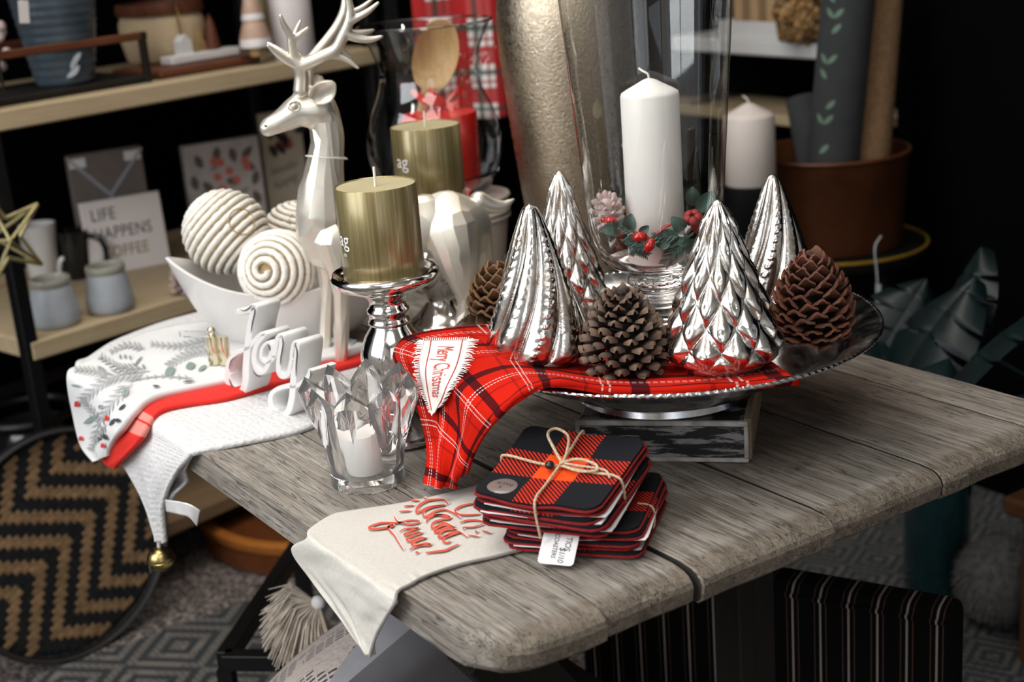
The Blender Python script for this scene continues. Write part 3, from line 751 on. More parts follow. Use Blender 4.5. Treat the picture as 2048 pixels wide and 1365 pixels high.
for a, z, s, rot in ((-0.30, 0.001, (0.0078, 0.0052, 0.0050), 0.1), (-0.13, -0.008, (0.0082, 0.0053, 0.0053), 1.0), (-0.95, 0.014, (0.0065, 0.0048, 0.0048), -0.5), (-1.25, 0.013, (0.005, 0.005, 0.005), 0), (-1.1, 0.006, (0.004, 0.004, 0.004), 0)):
    q = M((side * cos(rot) - V((0, 0, 1)) * sin(rot), tow, side * sin(rot) + V((0, 0, 1)) * cos(rot))).transposed()
    obj('berry', MB().sphere((0, 0, 0), s, 14, 10, q), MT['berry'], wr_, loc=wp(a, RW + 0.008, z))
fl = MB()
for k in range(5):
    a = 2 * PI * k / 5; c = V((cos(a) * 0.0055, sin(a) * 0.0055, 0.014))
    fl.merge(MB().sphere(c, (0.0042, 0.0042, 0.0028), 8, 6, M.Rotation(a, 3, 'Z') @ M.Rotation(0.6, 3, 'Y')))
fl.lathe([(0, -0.008), (0.002, -0.004), (0.0035, 0.004), (0.006, 0.013), (0.004, 0.014), (0, 0.008)], 10)
o = obj('red_flower', fl, MT['flower'], wr_, loc=wp(0.86, RW + 0.006, 0.003)); o.rotation_mode = 'QUATERNION'; o.rotation_quaternion = (tow * 0.5 + V((0, 0, 0.8)) + side * 0.15).to_track_quat('Z', 'Y'); o.scale = (1.15,) * 3
obj('red_twig_leaf', MB().tube([wp(0.0, RW + 0.004, 0.002), wp(0.2, RW + 0.002, 0.009), wp(0.42, RW, 0.011)], [0.001, 0.0035, 0.0012], 8, flat=0.5), MT['flower'], wr_)
fc = thing('frosted_cone', None, None); bpy.data.objects.remove(fc)
FS = scale_mesh(False)
FS.materials.append(MT['frost'])
fcp = obj('frosted_pine_cone', MB().lathe([(0, -0.018), (0.008, -0.014), (0.010, 0.0), (0.006, 0.014), (0, 0.018)], 10), MT['frost'], wr_, loc=wp(-1.32, RW + 0.004, 0.020))
fcp.rotation_euler = (0.35, 0.5, 0)
for i in range(46):
    u = (i + 0.5) / 46; a = i * 2.39996; el = radians(-10 + 75 * u); env = sin(PI * (0.18 + 0.72 * u)) ** 0.7 * 0.0185; k = 0.55
    rb = max(env - 0.0185 * k * cos(el), 0.001)
    o = put('scale', FS, None, fcp); o.matrix_local = M.Translation((rb * cos(a), rb * sin(a), -0.018 + 0.036 * u - 0.005 * sin(el))) @ M.Rotation(a, 4, 'Z') @ M.Rotation(-el, 4, 'Y') @ M.Scale(k, 4)

# ---------------------------------------------------------------- cloths
def proj(p):
    p = V(p) - EYE; l = V((p.x * EX[0] + p.y * EY[0], p.x * EX[1] + p.y * EY[1], p.z))
    f = l.y * cos(PITCH) - l.z * sin(PITCH); xr = l.x * FPX / f; yr = (l.y * sin(PITCH) + l.z * cos(PITCH)) * FPX / f
    return 1024 + xr * cos(ROLL) - yr * sin(ROLL), 682.5 - (xr * sin(ROLL) + yr * cos(ROLL))
class Surf:                                   # finds the spot of a cloth that the photograph shows at a pixel
    def __init__(s, loft, nu=40, nv=80):
        s.l = loft; s.g = KDTree((nu + 1) * (nv + 1)); s.k = []
        for j in range(nv + 1):
            for i in range(nu + 1):
                x, y = proj(loft.at(i / nu, j / nv)); s.g.insert((x, y, 0), len(s.k)); s.k.append((i / nu, j / nv))
        s.g.balance()
    def __call__(s, px, py, off=0.0, sign=1):
        u, v = s.k[s.g.find((px, py, 0))[1]]
        for _ in range(4):
            x, y = proj(s.l.at(u, v)); e = 0.004
            xu, yu = proj(s.l.at(min(u + e, 1), v)); xv, yv = proj(s.l.at(u, min(v + e, 1)))
            a, b, c, d = (xu - x) / e, (xv - x) / e, (yu - y) / e, (yv - y) / e; D = a * d - b * c
            if abs(D) < 1e-3: break
            du, dv = (d * (px - x) - b * (py - y)) / D, (-c * (px - x) + a * (py - y)) / D
            u, v = min(max(u + max(-.06, min(.06, du)), 0), 1), min(max(v + max(-.06, min(.06, dv)), 0), 1)
        return s.l.at(u, v) + s.l.nrm(u, v) * (sign * off)
def row(a, b, n=4, z=None): return [(a[0] + (b[0] - a[0]) * i / (n - 1), a[1] + (b[1] - a[1]) * i / (n - 1)) for i in range(n)]
def wavy(amp, f1, f2, seed):
    return lambda u, v: amp * noise.noise(V((u * f1, v * f2, seed)))

# red plaid tea towel over the tray rim
def plaid(name):
    b = NB(name); uv = b.coord('UV'); x = b.xyz(uv)
    X = b.math('MULTIPLY', x[0], 1.0); Y = b.math('MULTIPLY', x[1], 1.0)
    tw = b.band(b.math('ADD', X, Y), 0.0022, 0.0, 0.5)
    c = (0.52, 0.012, 0.004)
    dark = (0.012, 0.003, 0.006)
    for ax, per, lo, hi in ((X, 0.078, 0.05, 0.19), (Y, 0.078, 0.10, 0.24)):
        c = b.mix(b.math('MULTIPLY', b.band(ax, per, lo, hi), 0.86), c, dark)
    for ax, per, lo, hi in ((X, 0.078, 0.62, 0.66), (Y, 0.078, 0.64, 0.68)):
        c = b.mix(b.math('MULTIPLY', b.band(ax, per, lo, hi), b.math('MULTIPLY', tw, 0.8)), c, dark)
    for ax, ot, lo in ((X, Y, 0.40), (X, Y, 0.47), (Y, X, 0.42), (Y, X, 0.49)):
        k = b.math('MULTIPLY', b.band(ax, 0.078, lo, lo + 0.018), b.band(ot, 0.0042, 0.0, 0.68))
        c = b.mix(b.math('MULTIPLY', k, 0.85), c, (0.72, 0.60, 0.56))
    n = b.noise(b.coord('Object'), 900, 2)
    b.set(col=c, rough=0.95, spec=0.1, nor=b.bump(b.math('ADD', n, b.math('MULTIPLY', tw, 0.6)), 0.45, 0.0006)); return b.m
MT['plaid'] = plaid('red_tartan_cotton')
def orow(pts): return [on(*p) for p in pts]
PT = Loft([orow([(1400, 655, .782), (1475, 690, .782), (1550, 728, .784), (1598, 763, .797)]),
           orow([(1290, 655, .782), (1350, 705, .783), (1400, 752, .787), (1420, 778, .8035)]),
           orow([(1170, 665, .782), (1205, 715, .783), (1228, 757, .788), (1235, 783, .805)]),
           orow([(1060, 650, .783), (1082, 705, .785), (1100, 742, .797), (1110, 768, .816)]),
           orow([(905, 654, .816), (958, 690, .810), (1002, 738, .807), (1042, 792, .806)]),
           orow([(785, 690, .795), (850, 715, .806), (925, 785, .796), (985, 848, .778)]),
           orow([(822, 785, .765), (872, 800, .773), (918, 858, .760), (945, 905, .744)]),
           orow([(856, 885, .730), (876, 893, .738), (903, 922, .732), (928, 950, .722)]),
           orow([(853, 968, .698), (870, 978, .706), (893, 978, .706), (914, 968, .699)])])
def ptw(u, v):
    g = max(0, (v - 0.66) / 0.34); return 0.0050 * g * sin(u * 2 * PI * 2.6 + 0.6) + 0.0022 * noise.noise(V((u * 3, v * 9, 2))) * min(1, max(0, v - 0.3) * 4)
pt = thing('plaid_towel', 'red tartan tea towel draped over the front rim of the silver tray', 'towel', (0, 0, 0))
PSG = 1 if PT.nrm(0.5, 0.2).z > 0 else -1
obj('cloth', PT.sheet(48, 150, 0.0035, ptw, PSG), MT['plaid'], pt, True, 180)
PS = Surf(PT)
re_ = MB().tube([PT.at(0.985, 0.62 * k / 70) + V((0, 0, 0.0012)) for k in range(71)], [0.0036 + 0.0006 * sin(k * .5) for k in range(71)], 8)
re_.uv = {i: (PT.wid * .93 + (i % 8) * .0026, PT.len * .62 * (i // 8) / 70) for i in range(len(re_.v))}
obj('rolled_edge', re_, MT['plaid'], pt, True, 180)
def ppatch(u, v, off):                         # woven label: u across, v down
    tl, tr_, bl, br = (852, 692), (944, 688), (872, 826), (892, 812)
    k = [(838, 690), (838, 750), (868, 828)], [(950, 688), (935, 745), (888, 815)]
    a, c = cr([V((*p, 0)) for p in k[0]], v), cr([V((*p, 0)) for p in k[1]], v)
    p = a + (c - a) * u; return PS(p.x, p.y, off, PSG)
lab = MB(); lab.grid(lambda u, v: ppatch(0.1 + 0.8 * u, v, 0.0045), 10, 24)
MT['labelcloth'] = pm('white_woven_label', (0.80, 0.77, 0.74), 0.9, var=0.05, bump=0.3, bscale=1200)
lo_ = obj('woven_label', lab, MT['labelcloth'], pt, True, 180)
fr = MB(); r9 = random.Random(5)
for k in range(46):
    v = (k + 0.5) / 46
    for s0, s1 in ((0.12, -0.02), (0.86, 1.04)):
        fr.tube([ppatch(s0, v, 0.0047), ppatch((s0 + s1) / 2, v + r9.uniform(-.01, .01), 0.0055), ppatch(s1 + r9.uniform(-.03, .03), min(1, max(0, v + r9.uniform(-.025, .025))), 0.0042)], [0.0006, 0.0006, 0.0003], 4, caps=False)
for k in range(22):
    u = 0.1 + 0.8 * (k + 0.5) / 22
    for v0, v1 in ((0.03, -0.07), (0.97, 1.05)):
        a = ppatch(u, v0, 0.0047); d = a - ppatch(u, v0 + (0.08 if v0 < .5 else -0.08), 0.0047)
        fr.tube([a, a + d * 0.5 + V((0, 0, 0.001)), a + d * r9.uniform(0.8, 1.1)], [0.0006, 0.0006, 0.0003], 4, caps=False)
f_ = obj('label_fringe', fr, MT['labelcloth'], lo_, True, 180); f_['kind'] = 'stuff'
tx = text_mb('Merry Christmas', 0.19, 0.25, 0.95)
obj('label_lettering', mapped(tx, lambda p: ppatch(0.5 + p.y * 2.2, 0.46 + p.x * 0.50, 0.0051)), MT['redink'], lo_, False)
for u in (0.24, 0.78):
    obj('label_stitching', MB().tube([ppatch(u, v / 20, 0.005) for v in range(21)], 0.0005, 5), MT['redink'], lo_)

# cream linen runner with red lettering
MT['linen'] = pm('cream_linen', (0.58, 0.555, 0.505), 0.92, var=0.05, scale=300, bump=0.5, bscale=1400)
MT['linenedge'] = pm('grey_seam_thread', (0.30, 0.28, 0.27), 0.9)
YN = 0.463
def hang(px, py, y=YN): return onp(px, py, (0, y, 0), (0, 1, 0))
z1 = T + 0.0035
RN = Loft([[on(x, y, z1) for x, y in row((1020, 952), (1120, 1072))], [on(x, y, z1) for x, y in row((910, 982), (1012, 1107))], [on(x, y, z1) for x, y in row((812, 1004), (925, 1127))],
           [on(x, y, z1) for x, y in row((700, 1021), (853, 1151))], [on(x, y, z1) for x, y in row((662, 1030), (822, 1168))], [on(x, y, z1 - 0.0005) + V((0, 0.4695 - on(x, y, z1).y, 0)) for x, y in row((640, 1052), (803, 1180))],
           [hang(x, y, 0.4615) for x, y in row((612, 1078), (789, 1207))], [hang(x, y, 0.461) for x, y in row((582, 1106), (772, 1235))], [hang(x, y, 0.460) for x, y in row((650, 1200), (752, 1272))], [hang(x, y, 0.457) for x, y in row((730, 1306), (739, 1313))]])
RSG = 1 if RN.nrm(0.5, 0.2).z > 0 else -1
ru = thing('linen_runner', 'cream linen runner with red Oh What Fun lettering, its pointed end over the table edge', 'runner', (0, 0, 0))
obj('cloth', RN.sheet(36, 110, 0.0022, lambda u, v: 0.0035 * max(0, v - 0.5) * (noise.noise(V((u * 4, v * 7, 4))) * 3.4 + noise.noise(V((u * 8, v * 15, 9))) * 1.4) + (0.0009 * noise.noise(V((u * 2, v * 30, 1))) if u > 0.9 else 0), RSG), MT['linen'], ru, True, 180)
obj('hem', MB().tube([RN.at(0.995, k / 60) + V((0, 0, -0.0005)) for k in range(61)], 0.0014, 6), MT['linenedge'], ru)
RS = Surf(RN)
def rpx(x, y, off=0.0012): return RS(560 + x / 3.2109, 940 + y / 3.2109, off, RSG)
strokes = [([(890, 335), (830, 336), (760, 352), (660, 352), (590, 372), (574, 388), (620, 392), (700, 380), (728, 370), (712, 366), (698, 380), (704, 400), (735, 435), (765, 485), (792, 528)], 11),
           ([(735, 312), (752, 340), (775, 352), (835, 362), (890, 352), (895, 340)], 9),
           ([(768, 412), (800, 392), (862, 386), (888, 388), (850, 400), (800, 425), (815, 432), (880, 410), (915, 418)], 9), ([(915, 418), (850, 438), (815, 458), (840, 470), (905, 448), (938, 452)], 11), ([(938, 452), (880, 470), (845, 490), (880, 498), (940, 485), (966, 494), (900, 500), (850, 516), (832, 528)], 10),
           ([(935, 545), (985, 540), (1060, 530), (1105, 510), (1148, 490)], 11), ([(870, 543), (892, 544)], 12),
           ([(1080, 232), (1055, 205), (1000, 202), (940, 212), (890, 245), (876, 285), (900, 280), (960, 250), (1060, 236)], 11), ([(1060, 240), (980, 252), (930, 275), (920, 305), (945, 310), (1000, 278), (1060, 268), (1120, 292), (1160, 325)], 10),
           ([(1090, 318), (1010, 300), (960, 318), (938, 350)], 12), ([(990, 305), (1060, 300), (1095, 322), (1030, 335), (985, 352), (975, 385), (1000, 380), (1050, 352), (1105, 372), (1122, 385)], 10),
           ([(1122, 385), (1060, 368), (1010, 385), (995, 412), (1030, 402), (1080, 382), (1130, 398)], 12), ([(1130, 398), (1070, 398), (1030, 420), (1020, 445), (1055, 440), (1110, 415), (1155, 412), (1202, 445)], 11),
           ([(1155, 415), (1110, 428), (1065, 445), (1048, 470), (1075, 480), (1095, 470)], 11),
           ([(1275, 228), (1220, 232), (1155, 248), (1125, 275), (1150, 297), (1215, 302), (1285, 296)], 10), ([(1155, 352), (1200, 338), (1260, 335), (1310, 345)], 9), ([(1310, 360), (1240, 380), (1180, 382), (1185, 398)], 7),
           ([(840, 205), (890, 210)], 9), ([(795, 245), (860, 240)], 7), ([(765, 280), (840, 275)], 7), ([(918, 186), (936, 194)], 7), ([(1253, 406), (1268, 414)], 11), ([(1298, 402), (1355, 420)], 8), ([(1205, 430), (1280, 442)], 6)]
shw, ink = MB(), MB()
for p, wd in strokes:
    prof = (lambda t, wd=wd: wd * (0.55 + 0.75 * sin(PI * min(1, max(0, t))) ** 0.8))
    shw.merge(ribbon([(x + 7, y - 6) for x, y in p], lambda t: prof(t) * 0.8, lambda x, y: rpx(x, y, 0.0013)))
    ink.merge(ribbon(p, prof, lambda x, y: rpx(x, y, 0.0018)))
obj('white_letter_shadow', shw, MT['paper'], ru, False); obj('red_lettering', ink, pm('red_fabric_print', (0.60, 0.085, 0.045), 0.8), ru, False)

# towels hanging over the near edge at the left: waffle below, red in the middle, floral on top
b = NB('white_waffle_cotton'); x = b.xyz(b.coord('UV'))
wf_ = b.math('MULTIPLY', b.math('ABSOLUTE', b.math('SINE', b.math('MULTIPLY', x[0], 3.1416 / 0.0085))), b.math('ABSOLUTE', b.math('SINE', b.math('MULTIPLY', x[1], 3.1416 / 0.0085))))
MT['waffle'] = b.set(col=b.mix(b.noise(b.coord('Object'), 40, 3), (0.62, 0.61, 0.61), (0.69, 0.68, 0.68)), rough=0.95, nor=b.bump(b.math('ADD', b.math('MULTIPLY', b.voro(b.coord('Object'), 190), 1.3), b.math('MULTIPLY', wf_, 0.5)), 0.55, 0.0016)).m
def loft_t(rows): return Loft([[on(x, y, zz) if k == 'z' else hang(x, y, zz) for x, y in row(a, c)] for a, c, k, zz in rows])
WA = loft_t([((470, 606), (770, 752), 'z', T + .006), ((335, 640), (700, 808), 'z', T + .0065), ((240, 676), (615, 852), 'z', T + .0065), ((178, 712), (500, 880), 'z', T + .0065), ((150, 735), (398, 900), 'z', T + .004),
             ((188, 830), (374, 915), 'y', 0.462), ((248, 935), (342, 955), 'y', 0.455), ((286, 1012), (320, 1018), 'y', 0.453), ((306, 1080), (324, 1088), 'y', 0.453)])
def sgn(l): return 1 if l.nrm(0.5, 0.15).z > 0 else -1
wt = thing('waffle_towel', 'white waffle towel lying lowest, hanging over the table edge with a brass bell', 'towel', (0, 0, 0))
obj('cloth', WA.sheet(44, 120, 0.0055, lambda u, v: 0.006 * max(0, v - 0.55) * sin(u * 9 + v * 4) + 0.0012 * noise.noise(V((u * 5, v * 9, 1))), sgn(WA)), MT['waffle'], wt, True, 180)
fold = MB(); FO = Loft([[hang(x, y, yy) for x, y in row(a, c)] for a, c, yy in (((345, 905), (384, 900), .470), ((335, 935), (378, 938), .474), ((318, 970), (368, 975), .472), ((312, 1015), (340, 1012), .465))])
obj('folded_edge', FO.sheet(10, 24, 0.004, lambda u, v: 0.003 * sin(v * 14), 1), MT['waffle'], wt, True, 180)
bp = hang(322, 1118, 0.455)
be = obj('brass_bell', MB().sphere((0, 0, 0), (0.0155, 0.0155, 0.0145), 24, 16), metal_mat('aged_brass', (0.46, 0.36, 0.15), 0.22, 0.5, (0.2, 0.15, 0.06), 80), wt, loc=bp)
obj('bell_band', MB().tube([(0.0157 * cos(k * PI / 16), 0.0157 * sin(k * PI / 16), -0.001) for k in range(32)], 0.0008, 6, True), be.data.materials[0], be)
obj('bell_slot', MB().box((0.004, -0.0148, -0.007), (0.003, 0.003, 0.009), 0.0005), MT['ink'], be, False)
obj('bell_loop', MB().tube([bp + V((0, 0, 0.014)), bp + V((0.001, 0, 0.02)), hang(319, 1082, 0.455)], 0.0022, 6), MT['waffle'], wt)
TG = Loft([[hang(x, y, yy) for x, y in row(a, c, 3)] for a, c, yy in (((330, 1000), (332, 1024), .4495), ((358, 1004), (358, 1030), .444), ((380, 1010), (378, 1036), .447), ((400, 1022), (394, 1054), .454))])
obj('care_tag', TG.sheet(6, 14, 0.0006, None, 1), pm('satin_tag', (0.66, 0.64, 0.64), 0.5), wt, True, 180)

FT_ = loft_t([((455, 640), (752, 690), 'z', T + .020), ((390, 645), (640, 716), 'z', T + .0205), ((290, 664), (520, 737), 'z', T + .0205), ((215, 704), (448, 757), 'z', T + .0205), ((158, 730), (330, 783), 'z', T + .0205), ((134, 752), (272, 814), 'z', T + .0185),
              ((146, 832), (238, 858), 'y', 0.440), ((162, 890), (215, 893), 'y', 0.436), ((188, 924), (208, 915), 'y', 0.436)])
FSG = sgn(FT_)
ft_ = thing('floral_towel', 'white tea towel printed with grey sprigs and red hearts, topmost of the left pile', 'towel', (0, 0, 0))
MT['cotton'] = pm('white_cotton', (0.69, 0.685, 0.68), 0.92, var=0.03, bump=0.25, bscale=900)
obj('cloth', FT_.sheet(40, 100, 0.0085, lambda u, v: 0.004 * max(0, v - 0.5) * sin(u * 11 + 1) + 0.0015 * noise.noise(V((u * 4, v * 6, 7))), FSG), MT['cotton'], ft_, True, 180)
FSF = Surf(FT_)
SG, GR, RD, BK = MB(), MB(), MB(), MB()
def fpt(x, y, off=0.0016): return FSF(x, y, off, FSG)
def leafpx(mb, x, y, ang, L, W, off=0.0022, n=5):
    ca, sa = cos(ang), sin(ang); up_, dn = [], []
    for i in range(n + 1):
        t = i / n; wv = W * sin(PI * min(1, t * 0.96 + 0.02)) ** 0.8 / 2
        for s_, lst in ((1, up_), (-1, dn)):
            a, c = L * t, s_ * wv; lst.append(mb.add(fpt(x + a * ca - c * sa, y + a * sa + c * ca, off)))
    for i in range(n): mb.f.append((up_[i], up_[i + 1], dn[i + 1], dn[i]))
def fern(mb, p0, p1, bend, n, L, W, w=1.6, spread=0.65):
    a, c = V((*p0, 0)), V((*p1, 0)); nn = V((-(c - a).y, (c - a).x, 0)); q = spline([a, (a + c) / 2 + nn * bend, c], 14)
    mb.merge(ribbon([(p.x, p.y) for p in q[::2]], w, lambda x, y: fpt(x, y, 0.0020)))
    for i in range(n):
        t = 0.1 + 0.88 * i / n; p = cr(q, t); d = cr(q, min(1, t + .05)) - cr(q, max(0, t - .05)); an = atan2(d.y, d.x)
        for s_ in (1, -1): leafpx(mb, p.x, p.y, an + s_ * spread, L * (1 - 0.45 * t), W)
fern(SG, (450, 700), (335, 735), 0.1, 12, 24, 2.6); fern(SG, (285, 740), (200, 715), -0.12, 9, 20, 3); fern(SG, (300, 745), (165, 800), 0.12, 12, 30, 3); fern(SG, (265, 770), (190, 880), 0.1, 10, 26, 3)
fern(SG, (215, 752), (150, 742), 0.05, 7, 18, 2.4); fern(SG, (200, 850), (160, 800), 0.1, 6, 18, 2.6); fern(SG, (420, 680), (300, 690), -0.08, 10, 18, 2.4); fern(SG, (640, 690), (560, 715), 0.1, 9, 20, 2.6)
fern(SG, (385, 760), (255, 765), 0.05, 8, 10, 2); fern(SG, (215, 850), (180, 900), 0.0, 7, 14, 2.4); fern(SG, (290, 700), (220, 708), 0.15, 7, 15, 3.4); fern(SG, (735, 672), (700, 688), 0.1, 8, 16, 2.6)
for x, y, a, L, W in ((170, 848, -0.55, 34, 10), (245, 795, -0.8, 17, 11), (200, 812, 0.5, 10, 9), (330, 752, -0.5, 24, 17), (372, 738, -0.3, 20, 15), (397, 745, -0.6, 20, 8), (240, 712, 1.3, 10, 5), (250, 712, 1.3, 10, 5), (260, 714, 1.3, 10, 5), (145, 770, 0.2, 20, 5), (270, 735, -0.9, 24, 6), (285, 732, 1.0, 12, 5), (196, 735, 0.6, 22, 5)): leafpx(GR, x, y, a, L, W)
for x, y, a, L, W in ((207, 868, 0.8, 16, 9), (222, 852, -0.9, 18, 7), (232, 840, 0.3, 14, 8), (240, 822, -0.7, 18, 6), (195, 880, -0.3, 12, 6), (305, 775, 0.1, 16, 4), (365, 768, -0.1, 26, 3)): leafpx(BK, x, y, a, L, W)
for x, y, s_ in ((157, 806, 9), (217, 836, 8), (165, 876, 7), (209, 890, 7)):
    for dx, an in ((-0.25, 1.05), (0.25, 2.1)): leafpx(RD, x + dx * s_ * 1.3, y - s_ * 0.5, an, s_ * 1.5, s_ * 0.95, 0.0025)
obj('grey_sprig_print', SG, pm('grey_print', (0.33, 0.34, 0.35), 0.9), ft_, False); obj('green_leaf_print', GR, pm('grey_green_print', (0.20, 0.26, 0.24), 0.9), ft_, False)
obj('red_heart_print', RD, pm('heart_print', (0.6, 0.02, 0.015), 0.9), ft_, False); obj('dark_leaf_print', BK, pm('dark_print', (0.04, 0.045, 0.05), 0.9), ft_, False)
for o in list(ft_.children):
    if o.name.split('.')[0].endswith('_print'): o['kind'] = 'stuff'

RT = loft_t([((700, 690), (758, 712), 'z', T + .0135), ((560, 715), (620, 748), 'z', T + .0135), ((410, 752), (459, 791), 'z', T + .0135), ((300, 776), (345, 811), 'z', T + .0130), ((256, 812), (302, 836), 'z', T + .0095),
             ((222, 852), (279, 876), 'y', 0.450), ((203, 895), (248, 914), 'y', 0.443), ((200, 922), (224, 940), 'y', 0.443)])
b = NB('red_striped_cotton'); x = b.xyz(b.coord('UV'))
f1 = b.math('ADD', b.band(x[1], 0.9, 0.262, 0.285), b.math('ADD', b.band(x[1], 0.9, 0.292, 0.330), b.band(x[1], 0.9, 0.50, 0.53)))
f2 = b.math('ADD', b.band(x[0], 0.9, 0.006, 0.010), b.band(x[0], 0.9, 0.013, 0.0145))
cc = b.mix(b.math('MULTIPLY', f1, 0.6), (0.66, 0.018, 0.010), (0.78, 0.36, 0.30)); cc = b.mix(b.math('MULTIPLY', f2, 0.8), cc, (0.80, 0.6, 0.56))
MT['redcotton'] = b.set(col=cc, rough=0.9).m
rt_ = thing('red_towel', 'red striped tea towel folded between the floral and the waffle towel', 'towel', (0, 0, 0))
obj('cloth', RT.sheet(16, 90, 0.006, wavy(0.002, 4, 9, 3), sgn(RT)), MT['redcotton'], rt_, True, 180)

# ---------------------------------------------------------------- Joy letters
jp, jq = on(490, 793, T + 0.008), on(590, 838, T + 0.006); jn = V((-(jq - jp).y, (jq - jp).x, 0)).normalized()
def jpx(x, y): return onp(440 + x / 5.25, 590 + y / 5.25, jp, jn)
jo = thing('joy_letters', 'white wooden script letters spelling Joy standing on the waffle towel', 'ornament', jp)
def stroke_block(pts, wid, depth):
    q = [V((*p, 0)) for p in pts]; n = len(pts) * 7; q = spline(q, n); mb = MB(); L_, R_ = [], []
    for i, p in enumerate(q):
        t = (q[min(i + 1, n)] - q[max(i - 1, 0)]).normalized(); s_ = V((-t.y, t.x, 0)); wv = wid(i / n) / 2
        L_.append(p + s_ * wv); R_.append(p - s_ * wv)
    F = [(jpx(a.x, a.y) - jp, jpx(c.x, c.y) - jp) for a, c in zip(L_, R_)]; e = 0.0012
    ids = []
    for a, c in F:
        m = (a + c) / 2; ai, ci = a + (m - a).normalized() * e, c + (m - c).normalized() * e
        ids.append([mb.add(p) for p in (ai, a + jn * e, a + jn * (depth - e), ai + jn * depth, ci + jn * depth, c + jn * (depth - e), c + jn * e, ci)])
    for a, c in zip(ids, ids[1:]):
        for k in range(8): mb.f.append((a[k], a[(k + 1) % 8], c[(k + 1) % 8], c[k]))
    mb.f.append(tuple(ids[0][::-1])); mb.f.append(tuple(ids[-1])); return mb
DJ = 0.030
obj('letter_j', stroke_block([(168, 178), (235, 190), (300, 165), (345, 130), (352, 170), (322, 290), (302, 420), (280, 600), (268, 780), (262, 920), (215, 1030), (140, 1010), (88, 920), (72, 800), (100, 690), (165, 620), (240, 585), (310, 545)], lambda t: 74 if 0.1 < t < 0.75 else 54, DJ), MT['whitepaint'], jo, True, 45)
obj('letter_o', stroke_block([(310, 545), (360, 480), (420, 425), (460, 415), (440, 450), (385, 520), (355, 630), (365, 740), (410, 820), (462, 800), (505, 720), (530, 610), (525, 530), (490, 510), (440, 560), (430, 660), (480, 715), (540, 690), (575, 640)], lambda t: 56 if t < 0.6 else 44, DJ), MT['whitepaint'], jo, True, 45)
obj('letter_y', stroke_block([(560, 660), (575, 560), (600, 460), (640, 435), (645, 520), (622, 650), (612, 790), (650, 860), (712, 830), (748, 700), (762, 580), (785, 515), (800, 560), (782, 740), (768, 900), (752, 1080), (715, 1220), (650, 1275), (570, 1240), (528, 1150), (535, 1050), (600, 995), (700, 965), (800, 960), (880, 910), (925, 850), (948, 790)], lambda t: 60 if t < 0.4 else (72 if t < 0.68 else 56), DJ), MT['whitepaint'], jo, True, 45)
edge = MB()
for pts in ([(352, 130), (372, 170), (345, 300), (330, 400)], [(205, 152), (260, 165), (310, 140), (345, 105)], [(655, 430), (668, 520), (645, 660), (640, 740)], [(790, 512), (815, 600), (806, 740), (805, 860)], [(505, 515), (525, 545), (528, 590)], [(100, 780), (125, 690), (190, 640)], [(100, 880), (130, 950), (170, 975)], [(350, 800), (400, 850), (450, 850)], [(520, 1210), (600, 1290), (690, 1300)], [(955, 790), (960, 840), (945, 890)]):
    edge.merge(ribbon(pts, lambda t: 10 * sin(PI * t) + 3, lambda x, y: jpx(x, y) - jp - jn * 0.0009))
tag(obj('worn_edge_marks', edge, pm('worn_grey_edge', (0.07, 0.065, 0.06), 0.8), jo, False), kind='stuff')

# ---------------------------------------------------------------- crystal votive
CV = on(737, 963, T)
cv = thing('crystal_votive', 'clear crystal candle cup with eight pointed petals near the table edge', 'candle holder', CV, 0.1)
rowsC = [(0.0335, 0, .0006, 0), (.0352, 0, .002, 0), (.0356, 0, .006, 0), (.0350, 0, .010, 0), (.0354, 0.0004, .018, 0), (.0372, .003, .040, 0), (.0400, .0080, .060, .002), (.0425, .0135, .076, .006), (.0420, .0155, .0845, .0095), (.0395, .0100, .0900, .0180),
         (.0350, .0070, .0855, .0130), (.0325, .0045, .074, .005), (.0310, .002, .055, 0), (.0295, 0, .035, 0), (.0275, 0, .018, 0), (.0255, 0, .0115, 0)]
mb = MB(); n8 = 8 * 6; ring = []
for r, ra, z, za in rowsC:
    rw = []
    for i in range(n8):
        a = 2 * PI * i / n8; k = (i % 6) / 6; tri = abs(2 * k - 1); m = tri if tri < 0.7 else tri
        rr2 = r + ra * (m ** 0.9); rw.append(mb.add((rr2 * cos(a), rr2 * sin(a), z + za * m)))
    ring.append(rw)
c0, c1 = mb.add((0, 0, .0012)), mb.add((0, 0, .0115))
for a, c in zip(ring, ring[1:]):
    for i in range(n8): k = (i + 1) % n8; mb.f.append((a[i], a[k], c[k], c[i]))
for i in range(n8):
    k = (i + 1) % n8; mb.f.append((c0, ring[0][k], ring[0][i])); mb.f.append((ring[-1][i], ring[-1][k], c1))
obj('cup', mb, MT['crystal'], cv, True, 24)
vc = thing('votive_candle', 'small white candle inside the crystal cup', 'candle', CV + V((0, 0, 0.0118)))
obj('wax', MB().lathe([(0, 0), (.0165, 0), (.0172, .001), (.0180, .040), (.0172, .0415), (.006, .041), (0, .0405)], 32), MT['wax'], vc, True, 50)
obj('wick', MB().tube([(0, 0, .040), (0, 0, .046), (.001, 0, .049)], 0.0008, 6), MT['wick'], vc)

